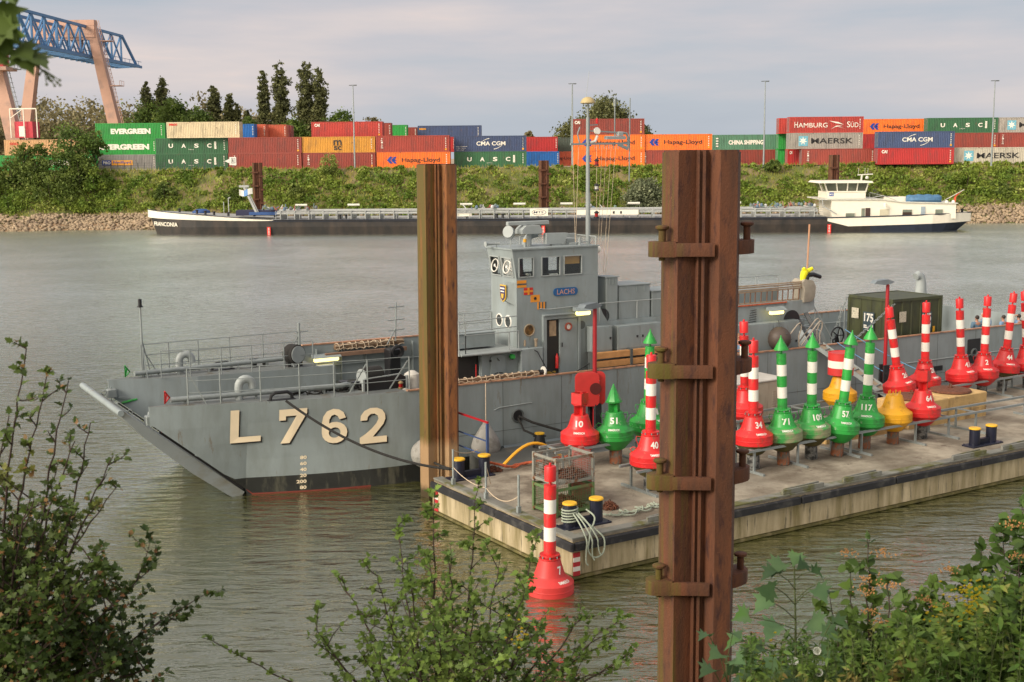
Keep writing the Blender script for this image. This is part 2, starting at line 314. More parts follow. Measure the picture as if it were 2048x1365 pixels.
# ---------------------------------------------------------------- water and banks
def sheet_grid(name, xs, ys, zf, m, kind='structure'):
    V = [(x, y, zf(x, y)) for y in ys for x in xs]; n = len(xs)
    F = [(j * n + i, j * n + i + 1, (j + 1) * n + i + 1, (j + 1) * n + i) for j in range(len(ys) - 1) for i in range(n - 1)]
    me = bpy.data.meshes.new(name); me.from_pydata(V, [], F); me.materials.append(m); me.polygons.foreach_set('use_smooth', [True] * len(F))
    o = bpy.data.objects.new(name, me); COL.objects.link(o); o['kind'] = kind; return o
def water_mat():
    m = bpy.data.materials.new('river_water'); m.use_nodes = True; t = m.node_tree; t.nodes.clear(); mo = N(t, 'ShaderNodeOutputMaterial')
    df = N(t, 'ShaderNodeBsdfDiffuse'); df.inputs[0].default_value = (.058, .058, .015, 1); gl = N(t, 'ShaderNodeBsdfGlossy'); gl.inputs['Roughness'].default_value = .21; gl.inputs[0].default_value = (.93, .97, .92, 1)
    c = N(t, 'ShaderNodeTexCoord')
    def wv(rot, sx, sy, sc, det=3):
        mm = N(t, 'ShaderNodeMapping'); mm.inputs['Rotation'].default_value = (0, 0, R(rot)); mm.inputs['Scale'].default_value = (sx, sy, 1); Lk(t, c.outputs['Object'], mm.inputs[0])
        n = N(t, 'ShaderNodeTexNoise'); n.inputs['Scale'].default_value = sc; n.inputs['Detail'].default_value = det; n.inputs['Roughness'].default_value = .55; n.inputs['Distortion'].default_value = .3; Lk(t, mm.outputs[0], n.inputs[0]); return n.outputs[0]
    a1 = wv(4, .34, 1.0, 2.9, 4); a2 = wv(-14, .5, 1., .8, 2); a3 = wv(25, 1, 1, .07, 2)
    s1 = N(t, 'ShaderNodeMath', operation='MULTIPLY'); Lk(t, a1, s1.inputs[0]); mr3 = N(t, 'ShaderNodeMapRange'); mr3.inputs[1].default_value = .3; mr3.inputs[2].default_value = .65; mr3.inputs[3].default_value = .45; mr3.inputs[4].default_value = 1.1; Lk(t, a3, mr3.inputs[0]); Lk(t, mr3.outputs[0], s1.inputs[1])
    s2 = N(t, 'ShaderNodeMath', operation='MULTIPLY_ADD'); Lk(t, a2, s2.inputs[0]); s2.inputs[1].default_value = .8; Lk(t, s1.outputs[0], s2.inputs[2])
    bp = N(t, 'ShaderNodeBump'); bp.inputs['Strength'].default_value = 1.; bp.inputs['Distance'].default_value = .24; Lk(t, s2.outputs[0], bp.inputs['Height'])
    for q in (df, gl): Lk(t, bp.outputs[0], q.inputs['Normal'])
    # open channel is ruffled by the wind, the water in the lee of the ship and pontoon is calmer
    sy = N(t, 'ShaderNodeSeparateXYZ'); Lk(t, c.outputs['Object'], sy.inputs[0]); my = N(t, 'ShaderNodeMath', operation='MULTIPLY_ADD'); Lk(t, a3, my.inputs[0]); my.inputs[1].default_value = 40; Lk(t, sy.outputs[1], my.inputs[2])
    ry = N(t, 'ShaderNodeMapRange', interpolation_type='SMOOTHSTEP'); ry.inputs[1].default_value = 50; ry.inputs[2].default_value = 110; ry.inputs[3].default_value = .09; ry.inputs[4].default_value = .27; Lk(t, my.outputs[0], ry.inputs[0]); Lk(t, ry.outputs[0], gl.inputs['Roughness']); rs = N(t, 'ShaderNodeMapRange'); rs.inputs[1].default_value = 45; rs.inputs[2].default_value = 90; rs.inputs[3].default_value = .62; rs.inputs[4].default_value = 1; Lk(t, my.outputs[0], rs.inputs[0]); Lk(t, rs.outputs[0], bp.inputs['Strength'])
    fr = N(t, 'ShaderNodeFresnel'); fr.inputs[0].default_value = 1.33; Lk(t, bp.outputs[0], fr.inputs['Normal'])
    mr = N(t, 'ShaderNodeMapRange'); mr.inputs[1].default_value = .02; mr.inputs[2].default_value = .38; mr.inputs[3].default_value = .145; mr.inputs[4].default_value = .97; Lk(t, fr.outputs[0], mr.inputs[0])
    mx = N(t, 'ShaderNodeMixShader'); Lk(t, mr.outputs[0], mx.inputs[0]); Lk(t, df.outputs[0], mx.inputs[1]); Lk(t, gl.outputs[0], mx.inputs[2]); Lk(t, mx.outputs[0], mo.inputs[0])
    return m
sheet_grid('water', [-900, -100, 0, 100, 900], [6, 60, 120, 200], lambda x, y: 0, water_mat())
def h2(x, y, s=1.): return math.sin(x * .37 * s + y * .21) * .5 + math.sin(x * .83 * s - y * .57 + 1.3) * .3 + math.sin(x * 1.7 * s + y * 1.1 + .4) * .2
M_bank = mat('bank_earth_and_grass', (.10, .115, .03), .95, var=.35, vs=.4, col2=(.20, .15, .08), amt=.45, s2=.35, bump=.6, bs=3)
M_sand = mat('sandy_foreshore', (.30, .20, .12), .95, var=.15, vs=.5)
def shore(x): return 192.2 + 1.2 * math.sin(x * .05) - (2.5 if x < -66 else 0) * min(1, (-66 - x) / 8 if x < -66 else 0)
YZ = 8.88
def bank_z(x, y):
    d = y - shore(x)
    if d < 0: return d * .3 - .02
    if d < 3.8: z = d * .60
    elif d < 13.5: z = 2.28 + (d - 3.8) / 9.7 * (YZ - 2.28)
    else: return YZ
    return z + h2(x, y) * .18 * min(1, d / 2)
xs = [-700, -400, -250] + list(np.arange(-150, 151, 2.0)) + [250, 400, 700]
ys = [188, 190, 191, 192] + list(np.arange(192.6, 208, .8)) + [210, 215]
sheet_grid('far_bank', xs, ys, bank_z, M_bank)
M_yard = mat('container_yard_ground', (.30, .25, .18), .95, var=.2, vs=.2)
sheet_grid('yard_ground', [-900, -300, 0, 300, 900], [206.6, 260, 400, 900, 2500], lambda x, y: YZ + .03, M_yard)
o = MB(); o.add([(x, y, bank_z(x, y) + .06) for x in np.arange(-92, -56, 2.) for y in (shore(x) - .2, shore(x) + 1.6)], [(2 * i, 2 * i + 2, 2 * i + 3, 2 * i + 1) for i in range(17)])
o = o.build('sandy_beach', M_sand); o['kind'] = 'structure'
def near_z(x, y):
    if y < 3.4: return 8.75 + .04 * h2(x * 3, y * 3)
    if y < 15.5: return 8.75 - (y - 3.4) / 12.1 * 9.2 + .12 * h2(x * 2, y * 2)
    return -.45 - (y - 15.5) * .4
sheet_grid('near_bank', list(np.arange(-40, 41, 1.)), list(np.arange(-12, 18.1, .5)), near_z, M_bank)

# riprap stones
V = []; F = []
cubev = np.array([(-1, -1, -1), (1, -1, -1), (1, 1, -1), (-1, 1, -1), (-1, -1, 1), (1, -1, 1), (1, 1, 1), (-1, 1, 1)], float) * .5
cubef = np.array([(0, 3, 2, 1), (4, 5, 6, 7), (0, 1, 5, 4), (1, 2, 6, 5), (2, 3, 7, 6), (3, 0, 4, 7)])
nst = 0
for k in range(8200):
    x = rng.uniform(-80, 112)
    if -46 < x < 56 and rng.random() < .7: continue
    y = shore(x) + rng.uniform(-.05, 1) * (3.6 if x < 0 else 4.4)
    s = rng.uniform(.2, .46); c = cubev * np.array([s * rng.uniform(.9, 1.5), s, s * rng.uniform(.6, 1)]) + rng.normal(0, .09, (8, 3)) * s
    q = np.array(Euler((rng.uniform(-.6, .6), rng.uniform(-.6, .6), rng.uniform(0, 6.3))).to_matrix())
    V.append(c @ q.T + (x, y, bank_z(x, y) + .12)); F.append(cubef + 8 * nst); nst += 1
M_stone = mat('riprap_stone', (.31, .235, .155), .9, var=.35, vs=.8, col2=(.22, .16, .11), amt=.35, s2=.6, bump=.4, bs=8)
leafmesh('riprap_stones', np.concatenate(V), np.concatenate(F), M_stone)['kind'] = 'stuff'

# ---------------------------------------------------------------- mooring piles
def pile_outline(w):
    L = [(-.575, .30), (-.575, -.06), (-.37, -.40), (-.10, -.24), (-.085, -.36), (-.06, -.36), (-.055, -.29), (-.02, -.29), (-.012, -.35), (.03, -.35), (.036, -.27), (.055, -.27), (.09, -.24), (.24, -.42), (.50, -.34), (.575, 0), (.575, .34), (.36, .56), (.1, .4), (0, .5), (-.1, .4), (-.36, .56)]
    return [(a * w / 1.15, b * w / 1.15) for a, b in L]
def pile(name, loc, top, label, m, w=1.15, rz=0, lean=0):
    t = thing(name, label, 'mooring pile', (loc[0], loc[1], 0), rz); t.rotation_euler[1] = lean
    mb = MB(); mb.prism(pile_outline(w), -2.5, top); mb.build('shaft', m, t, smooth=0)
    mb = MB(); mb.prism([(a * .96, b * .96) for a, b in pile_outline(w)], top, top + .03); mb.build('cap_plate', M_pile3, t, smooth=0)
    return t
pl = pile('mooring_pile', (2.88, 19.0), 10.56, 'thick rusty steel pile standing closest, with pairs of clamp brackets down both sides', M_pile, 1.16, rz=R(-4))
for z in (9.12, 7.28, 5.55, 3.87):
    for side in (0, 1):
        mb = MB()
        if side == 0:
            P = [(-.05, -.36), (-.42, -.34)] + [(-.70 + .17 * math.cos(a), -.30 + .17 * math.sin(a)) for a in [R(-80 - 20 * i) for i in range(11)]] + [(-.50, -.02), (-.52, -.2), (-.40, -.40)]
            P = [(-.40, -.455), (-.66, -.46)] + [(-.66 + .15 * math.cos(R(a)), -.31 + .15 * math.sin(R(a))) for a in (-110, -140, -170, -200, -230, -260)] + [(-.56, -.14), (-.57, -.12), (-.38, -.38)]
            mb.prism(P, z - .11, z + .12); mb.prism([(-.42, -.46), (.17, -.46), (.17, -.40), (-.1, -.37), (-.38, -.40)], z - .10, z + .10)
            mb.lathe([(.055, 0), (.055, .16), (.10, .19), (.105, .225), (.07, .24)], 16, T=Matrix.Translation((-.60, -.31, z + .12)))
            mb.lathe([(.05, -.06), (.05, 0)], 8, T=Matrix.Translation((-.60, -.31, z - .11)))
        else:
            P = [(.54, .06), (.56, -.10), (.70, .02), (.80, .14), (.84, .28), (.80, .44), (.68, .50), (.58, .42)]
            mb.prism(P, z - .10, z + .11); mb.lathe([(.055, 0), (.055, .20), (.10, .22), (.105, .255), (.07, .27)], 16, T=Matrix.Translation((.72, .26, z + .11)))
        mb.build('clamp_bracket', M_pile, pl, smooth=30, bevel=.008)
pile('mooring_pile', (-2.30, 38.3), 10.3, 'tall rusty brown pile rising beside the corner of the concrete pontoon and the grey hull', M_pile2, 1.2, rz=R(8), lean=R(.35))
for x0, D, lab in ((522, 189, 'far rusty pile behind the bow end of the moored barge'), (1090, 189, 'far rusty pile on the opposite bank behind the middle of the barge'), (1665, 189, 'far rusty pile rising behind the white wheelhouse of the barge')):
    t = pile('mooring_pile', ((x0 - 1024) / 2500 * D, D), 10.0 + (x0 > 1600) * .5, lab, M_pile3, 1.5, rz=R(10)); t['group'] = 'rusty piles along the far bank'
    mb = MB()
    for z in (8.6, 6.6, 4.6): mb.box(-1.0, .1, -.70, -.55, z - .12, z + .12); mb.box(.15, .95, -.70, -.55, z - .7, z - .46)
    mb.build('clamp_bracket', M_pile3, t, smooth=0)

# ---------------------------------------------------------------- concrete pontoon
pt = thing('concrete_pontoon', 'long concrete pontoon with black rubber edge, carrying the rows of buoys', 'pontoon', PO, PA)
LP = 46
mb = MB(); mb.box(0, LP, 0, 7.2, PZ - .06, PZ); mb.build('deck', M_conc, pt, smooth=0)
mb = MB(); mb.box(0, LP, 0, 7.2, .12, PZ - .062); mb.box(.0, .1, 7.2, 7.3, .1, .9); mb.build('side_wall', M_side, pt, smooth=0)
mb = MB(); mb.box(.02, LP, .02, 7.18, -1, .118); mb.box(-.03, LP + .03, -.03, 7.2, .02, .085); mb.build('tide_band', M_slime, pt, smooth=0)
mb = MB()
for i in range(12): mb.bbox(i * 3.9 + .02, i * 3.9 + 3.88, -.12, -.002, .77, .985, .03)
for i in range(2): mb.bbox(-.12, -.002, i * 3.7 - .12, i * 3.7 + 3.55, .77, .985, .03)
mb.build('rubber_fender', M_rubber, pt)
mb = MB(); mb.box(-.02, LP, -.02, .30, PZ + .003, PZ + .04); mb.box(-.02, .28, .302, 7.2, PZ + .003, PZ + .04)
for i in range(18):
    if i % 3 != 1: mb.box(2.4 + i * 2.4, 4.0 + i * 2.4, .02, .10, PZ + .05, PZ + .17); mb.bar((2.6 + i * 2.4, .2, PZ + .12), (4.2 + i * 2.4, .45, PZ + .06), .06)
mb.build('edge_kerb', mat('grey_kerb_steel', (.17, .17, .15), .7, var=.2, vs=2, col2=(.10, .10, .03), amt=.4, s2=1.5), pt, smooth=0)
def gauge(x0, x1, y0, y1):
    mb = MB()
    for i in range(5): mb.box(x0, x1, y0, y1, .10 + i * .12, .10 + i * .12 + .12, i % 2)
    mb.build('striped_gauge_plate', [mat('gauge_red', (.40, .012, .02), .5), M_white], pt, smooth=0)
gauge(.02, .22, -.022, -.002); gauge(-.022, -.002, 6.95, 7.18)
for v_ in (6.2, 4.35, 2.65):
    mb = MB(); mb.tube([(.10, v_, PZ), (.10, v_, PZ + 1.08)], .033, 8); mb.box(.05, .15, v_ - .05, v_ + .05, PZ + .04, PZ + .22); mb.build('stanchion', M_galv, pt)
def rope(name, pts, r, m, label, n=6, cat='rope', group=None, parts=None):
    mb = MB(); mb.tube(pts, r, n); o = mb.build(name, m); return tag(o, label, cat, group)
mb = MB(); mb.tube([PW(.1, 6.2, PZ + 1.06)] + sag(PW(.1, 6.2, PZ + 1.06), PW(1.4, 7.0, PZ + .75), .1, 6)[1:], .012, 5); mb.tube(sag(PW(.1, 6.2, PZ + .55), PW(.1, 4.35, PZ + .35), .12), .012, 5)
mb.tube(sag(PW(.1, 4.35, PZ + 1.02), PW(1.0, 5.6, PZ + .05), -.02), .012, 5); mb.tube(sag(PW(.1, 4.35, PZ + .35), PW(.1, 2.65, PZ + .5), .25), .012, 5)
tag(mb.build('guard_rope', M_ropew), 'thin slack guard ropes strung between the short posts on the pontoon end', 'rope')

def bollard(name, loc, rz, label, caps=(-.42, .42), h=.62, r=.17, m=None):
    t = thing(name, label, 'bollard', loc, rz, 'twin bollards on the concrete pontoon')
    m = m or mat('blue_black_bollard_paint', (.010, .012, .028), .4, var=.3)
    mb = MB(); mb.bbox(-.75, .75, -.24, .24, 0, .05, .01); mb.box(-.35, .35, -.07, .07, .05, .22)
    for i in range(6):
        for s in (-.2, .2): mb.lathe([(.02, .05), (.02, .075), (0, .08)], 6, T=Matrix.Translation((-.68 + i * .27, s, 0)))
    mb.build('base_plate', m, t)
    for c in caps:
        mb = MB(); mb.lathe([(r * 1.0, .05), (r, h - .03)], 20, T=Matrix.Translation((c, 0, 0)), m=0); mb.build('post', m, t)
        mb = MB(); mb.lathe([(r * 1.14, h - .03), (r * 1.14, h + .0), (r * 1.02, h + .02), (0, h + .022)], 20, T=Matrix.Translation((c, 0, 0))); mb.build('yellow_cap', M_yelc, t)
    return t
bollard('twin_bollard', PW(.95, .88), PA, 'blue-black twin bollard with yellow caps wrapped in pale rope at the pontoon corner', h=.66)
bollard('twin_bollard', PW(.98, 6.75), PA, 'blue-black twin bollard with yellow caps beside the tall pile and the guard posts', h=.62, caps=(-.38, .5))
bollard('twin_bollard', PW(17.15, 1.05), PA, 'blue-black twin bollard with yellow caps below the empty rack section', h=.60)

# stacked mesh crates of chain
M_crate = mat('grey_crate_steel', (.23, .23, .20), .7, var=.2, vs=5, col2=(.16, .07, .03), amt=.35, s2=5)
M_crateg = mat('green_crate_steel', (.10, .17, .06), .7, var=.2, vs=5, col2=(.16, .07, .03), amt=.3, s2=5)
def crate(z, m, label, fill):
    t = thing('mesh_crate', label, 'mesh crate', PW(.72, 1.78, z), PA + R(2)); W, D_, H_ = 1.22, 1.02, .74
    mb = MB()
    for x in (0, W):
        for y in (0, D_): mb.box(x - .035, x + .035, y - .035, y + .035, 0, H_ + .06)
    for zz in (.1, H_): 
        mb.bar((0, 0, zz), (W, 0, zz), .045, .07); mb.bar((0, D_, zz), (W, D_, zz), .045, .07); mb.bar((0, 0, zz), (0, D_, zz), .045, .07); mb.bar((W, 0, zz), (W, D_, zz), .045, .07)
    mb.build('frame', m, t, smooth=0)
    mb = MB(); mb.box(.03, W - .03, .03, D_ - .03, .09, .11); mb.build('floor_tray', m, t, smooth=0)
    mb = MB(); g = .065
    for (a, b, n) in (((0, 0), (W, 0), 18), ((0, D_), (W, D_), 18), ((0, 0), (0, D_), 15), ((W, 0), (W, D_), 15)):
        for i in range(1, n): x = a[0] + (b[0] - a[0]) * i / n; y = a[1] + (b[1] - a[1]) * i / n; mb.bar((x, y, .1), (x, y, H_), .006)
        for i in range(1, 10): zz = .1 + (H_ - .1) * i / 10; mb.bar((a[0], a[1], zz), (b[0], b[1], zz), .006)
    mb.build('wire_mesh', m, t, smooth=0)
    return t
def chain_heap(name, c, rx, ry, rz_, n, label, cat='chain', group=None, seed=1):
    rr = random.Random(seed); mb = MB()
    for i in range(n):
        a = rr.uniform(0, 6.28); q = rr.random() ** .5; x = rx * q * math.cos(a); y = ry * q * math.sin(a); z = rz_ * (1 - q * q) * rr.uniform(.3, 1) + .03
        nr = Vector((rr.gauss(0, 1), rr.gauss(0, 1), rr.gauss(0, 1))); mb.ring(Vector(c) + Vector((x, y, z)), nr, .045, .014, 8, sec=4)
    return tag(mb.build(name, M_rust), label, cat, group)
crate(PZ + .0, M_crateg, 'lower green-framed wire mesh crate of rusty chain on the pontoon', 1)
crate(PZ + .82, M_crate, 'upper grey wire mesh crate stacked on the green one', 1)
chain_heap('chain_heap', PW(1.3, 2.3, PZ + .12), .5, .42, .3, 300, 'rusty chain piled in the lower green crate', seed=2)
chain_heap('chain_heap', PW(1.5, 2.2, PZ + .94), .42, .36, .22, 220, 'rusty chain spread in the upper grey crate', seed=3)
def coil_drum():
    mb = MB()
    for i in range(150):
        a = i * .9; zz = (i % 12) * .035; mb.ring((.17 * math.cos(a), .17 * math.sin(a), zz + .05), (math.cos(a * 1.3), math.sin(a), .5), .05, .015, 8, sec=4)
    o = mb.build('chain_bundle', M_rust); o.location = PW(1.02, 2.5, PZ + .96); return tag(o, 'round bundle of rusty chain in the left end of the upper crate', 'chain')
coil_drum()
chain_heap('chain_heap', PW(2.42, 1.72, PZ), .22, .18, .2, 90, 'small rusty chain heap lying on the deck by the pale rope', seed=4)
mb = MB(); mb.lathe([(.20, 0), (.30, .10), (.36, .35), (.38, .8), (.36, 1.15), (.27, 1.38), (.1, 1.44), (0, 1.45)], 24); mb.lathe([(.09, 1.44), (.09, 1.5), (0, 1.5)], 10)
o = mb.build('barrel_float', mat('faded_pink_red_paint', (.30, .065, .05), .7, var=.2, vs=3, col2=(.2, .08, .06), amt=.4, s2=2)); o.location = PW(2.35, 2.95, PZ); tag(o, 'faded dull red barrel float standing behind the mesh crates', 'float')
# pale green mooring rope round the corner bollard, with loops hanging over the edge
mb = MB(); pts = []
for i in range(60):
    a = i * .55; pts.append(PW(.53 + .205 * math.cos(a), .88 + .205 * math.sin(a), PZ + .16 + i * .0065))
mb.tube(pts, .022, 6)
for k, (du, dv, dz) in enumerate(((-.12, -.3, -.15), (.02, -.2, -.38), (.16, -.22, -.30))):
    a = PW(.50 + k * .08, .68, PZ + .42); b = PW(.30 + k * .16, -.18, PZ + .0); c = PW(.26 + k * .2, -.22, PZ - .55 + k * .1)
    mb.tube(smooth([a, a.lerp(b, .5) + Vector((0, 0, .06)), b, b.lerp(c, .5), c, c + Vector((.05, 0, -.1))]), .02, 6)
lp = [PW(.62, .66, PZ + .40), PW(.72, .35, PZ + .22), PW(.80, .0, PZ + .07), PW(.86, -.17, PZ - .1), PW(.80, -.2, PZ - .42), PW(.55, -.2, PZ - .50), PW(.35, -.19, PZ - .30), PW(.42, -.15, PZ + .02), PW(.62, .1, PZ + .08), PW(.9, .3, PZ + .35), PW(.86, .62, PZ + .5)]
mb.tube(smooth(lp), .022, 6)
for seed in (1, 2, 3):
    rr = random.Random(seed); x, y = 1.5 + seed * .25, 1.0; pts = []
    for i in range(46):
        x += .07 + .10 * math.cos(i * .8 + seed); y += .11 * math.sin(i * .8 + seed) + .004 * seed; pts.append(PW(x, max(.25, y), PZ + .055 + .02 * seed * (i % 5 == 0)))
    mb.tube(smooth(pts, 3), .020, 6)
tag(mb.build('mooring_rope', M_rope), 'pale green rope coiled round the corner bollard and trailing along the deck', 'rope')
# heavy black mooring lines and fittings
rope('mooring_line', sag(SW(-4.35, .2, 3.10), PW(.3, 6.75, PZ + .35), .42, 20), .04, M_ropeb, 'black mooring line running across the bow number down to the pontoon bollard')
rope('mooring_line', sag(SW(-.25, .2, .75) + Vector((.4, -.6, .35)), PW(.5, 6.75, PZ + .3), .1, 8), .035, M_ropeb, 'short black line lying low past the tall pile to its bollard')
mb = MB(); rr = random.Random(6)
for q in range(3): mb.tube(smooth([PW(1.5 + i * .27, 6.95 + .12 * math.sin(i * 1.1 + q) + rr.gauss(0, .03), PZ + max(.05, .35 - i * .08) + rr.random() * .06) for i in range(14)], 4), .026, 6)
tag(mb.build('orange_rope', M_ropeo), 'thick frayed orange-brown rope lying along the pontoon back edge', 'rope')
pts = [PW(2.5 + .18 * i, 7.3, PZ + .05 + .55 * math.sin(math.pi * i / 12)) for i in range(13)]
rope('yellow_hose', pts, .05, mat('yellow_hose_rubber', (.75, .38, .02), .5), 'yellow hose arching over the pontoon back edge', cat='hose')
chain_heap('chain_heap', PW(1.9, 7.0, PZ), .3, .15, .12, 80, 'rusty chain lying at the foot of the bollard beside the tall pile', seed=6)

# concrete blocks, sinkers
M_block = mat('yellow_sandstone_concrete', (.50, .33, .14), .9, var=.15, vs=2, col2=(.25, .16, .08), amt=.3, s2=1.5, bump=.4, bs=12)
for k, (u0, lab) in enumerate(((16.9, 'left one of the two sandy concrete blocks, under the rusty disc nearer the racks'), (19.05, 'right one of the two sandy concrete blocks, under the farther rusty disc'))):
    mb = MB(); mb.bbox(0, 2.1, 0, 1.45, 0, .42, .03); mb.bbox(0, 2.1, .0, 1.45, .47, .90, .03); mb.box(.08, 2.0, .06, 1.3, .42, .47)
    o = mb.build('concrete_block', M_block); o.location = PW(u0, 3.9 + .05 * k); o.rotation_euler[2] = PA; tag(o, lab, 'concrete block')
    mb = MB(); mb.lathe([(.70, 0), (.74, .03), (.70, .09), (.2, .13), (0, .14)], 28); mb.ring((0, 0, .2), (1, .3, 0), .07, .02, 12); mb.box(-.1, .1, -.03, .03, .1, .17)
    o = mb.build('sinker_disc', M_rust); o.location = PW(u0 + 1.0, 4.65 + .05 * k, PZ + .901); tag(o, ('rusty round sinker on the left sandy block', 'rusty round sinker with a ring on the right sandy block')[k], 'sinker', 'rusty sinkers on the sandy blocks')
mb = MB(); mb.bbox(0, 3.6, 0, .5, 0, .36, .03); o = mb.build('timber_beam', M_block); o.location = PW(12.9, 3.9); o.rotation_euler[2] = PA; tag(o, 'long sandy beam lying behind the front green buoys', 'beam')
# ---------------------------------------------------------------- buoys
BODY = [(.57, 0), (.595, .02), (.595, .13), (.602, .14), (.602, .15), (.595, .16), (.595, .29), (.58, .31), (.43, .41), (.385, .46), (.345, .56), (.262, .84), (.245, .86)]
def buoy(kind, num, loc, tilt=(0, 0), yaw=0., label='', group='channel buoys standing in the racks', body=None, keel=True, drum=False):
    col = {'r': M_red, 'R': M_red, 'g': M_green, 'G': M_green, 'y': M_yel, 'a': M_greenw}[kind]
    if body: col = body
    if kind == 'a': col = M_green
    mcol = {'r': M_red, 'R': M_red, 'g': M_green, 'G': M_green, 'y': M_yel, 'a': M_green}[kind]
    t = thing('channel_buoy', label, 'buoy', loc, 0, group); t.rotation_euler = Euler((tilt[1], tilt[0], yaw))
    mb = MB()
    if kind == 'a': mb.lathe(BODY, 40, ms=[3] * 8 + [0] * 4)
    else: mb.lathe(BODY, 40)
    mb.lathe([(.57, 0), (.30, -.30), (.22, -.34)], 32, 1 if kind in 'a' or (keel and kind == 'r' and num in ('34', '40', '44')) else 0)
    if num:
        w_ = .115 * len(num)
        def wrap(r_, z0, ww, hh, txt, off, az):
            def fn(p):
                a = az + p.x / r_(p.z); rr = r_(p.z) + .006; return Vector((rr * math.sin(a), -rr * math.cos(a), p.z))
            put_text(mb, txt, (-ww / 2, 0, z0), (1, 0, 0), (0, 0, 1), ww, hh, 2, off, fn)
        def rad(z): return np.interp(z, [q[1] for q in BODY], [q[0] for q in BODY])
        az = {'10': -.1, '51': -.15, '40': .25, '34': .35, '71': .1, '109': .45, '57': .1, '117': -.25, '64': .35, '26': .6, '28': .7, '41': .45, '2': .0, '44': .1, '6': .5, '1': .9, '7': .8}.get(num, .2)
        wrap(lambda z: rad(z), .53, w_, .19, num, .03, az)
        wrap(lambda z: rad(z), .345, .34, .05, 'EMMERICH', .02, az)
    mb.build('float_body', [col, M_slime, M_white, M_greenw], t, smooth=20)
    if keel:
        mb = MB(); mb.lathe([(.19, -.33), (.20, -.75), (.19, -.78), (0, -.78)], 20)
        mb.build('tail_tube', M_tail if num in ('71', '51', '', '57', '117') else M_tail2, t)
    if kind in 'rga':
        mb = MB(); mb.lathe([(.235, .855), (.27, .87), (.27, .895), (.21, .90), (.21, .95)], 24); mb.lathe([(.25, .945), (.25, .975), (.155, .98)], 24)
        mb.build('neck_flange', mcol, t)
        mb = MB()
        for i in range(8): a = i * math.pi / 4; mb.lathe([(.016, .89), (.016, .955)], 6, T=Matrix.Translation((.245 * math.cos(a), .245 * math.sin(a), 0)))
        mb.build('flange_bolts', M_galv, t)
        mb = MB(); n = 5; h = .345
        for i in range(n): mb.lathe([(.15, .97 + i * h), (.15, .97 + (i + 1) * h)], 24, ms=[i % 2])
        mb.lathe([(.15, .97 + n * h), (0, .975 + n * h)], 24); mb.lathe([(.035, 2.69), (.035, 2.82)], 10)
        mb.build('banded_mast', [mcol, M_white], t)
        mb = MB()
        if kind == 'r': mb.lathe([(0, 2.79), (.14, 2.80), (.145, 3.14), (.13, 3.165), (.03, 3.17), (.03, 3.24), (0, 3.25)], 24)
        else: mb.lathe([(0, 2.80), (.225, 2.80), (.225, 2.815), (.02, 3.19), (.02, 3.24), (0, 3.25)], 24)
        mb.build('topmark', mcol, t)
    if kind in 'RG':      # short buoy with crossed plates and a topmark
        mb = MB()
        for a in (0, 90): mb.box(-.20, .20, -.008, .008, .85, 1.16, T=Matrix.Rotation(R(a + 25), 4, 'Z'))
        if kind == 'R':
            for a in (0, 90): mb.box(-.215, .215, -.008, .008, 1.18, 1.56, T=Matrix.Rotation(R(a + 25), 4, 'Z'))
            mb.lathe([(.225, 1.16), (.225, 1.18), (0, 1.18)], 20)
            for a in (0, 90, 180, 270): mb.box(-.185, .185, .185, .193, 1.19, 1.54, T=Matrix.Rotation(R(a + 52), 4, 'Z'))
        else:
            mb.lathe([(.26, 1.16), (.26, 1.18), (0, 1.18)], 20); mb.lathe([(.235, 1.19), (.015, 1.72), (0, 1.73)], 8)
            for a in (0, 90): mb.sheet([T_ for T_ in (Matrix.Rotation(R(a + 25), 4, 'Z') @ Vector(q) for q in ((-.22, 0, 1.18), (.22, 0, 1.18), (0, 0, 1.75)))])
        mb.build('radar_topmark', mcol, t)
    if kind == 'y':
        mb = MB(); mb.lathe([(.235, .855), (.25, .87), (.2, .885)], 24)
        for i in range(6): a = i * math.pi / 3; mb.bar((.19 * math.cos(a), .19 * math.sin(a), .86), (.19 * math.cos(a), .19 * math.sin(a), 1.0), .05, .02)
        mb.build('neck_flange', M_yel, t)
        if drum:
            mb = MB(); zz = [.92, 1.18, 1.44, 1.70]
            for i in range(3): mb.lathe([(.45, zz[i]), (.45, zz[i + 1])], 32, ms=[(0, 1, 0)[i]])
            mb.lathe([(.45, 1.70), (.46, 1.70), (.46, 1.72), (.43, 1.72), (.43, 1.68), (0, 1.66)], 32); mb.lathe([(.45, .92), (.2, .9)], 32)
            mb.build('striped_drum_topmark', [M_redf, M_white], t)
    if num in ('71', '57', '109', '40', '2', '1', '51'):
        for s in (-1, 1):
            mb = MB(); mb.tube([(s * .27, 0, .80), (s * .40, 0, .82), (s * .42, .0, .72), (s * .36, 0, .60), (s * .33, 0, .52)], .012, 6); mb.build('lifting_handle', mcol, t)
            mb = MB(); mb.tube([(s * .52, .06, .345), (s * .58, .06, .43), (s * .50, .06, .5), (s * .38, .06, .45)], .012, 6); mb.build('lifting_handle', mcol, t)
    return t
BZ = PZ + .79
g1 = 'channel buoys standing in the racks'
yw = R(12)
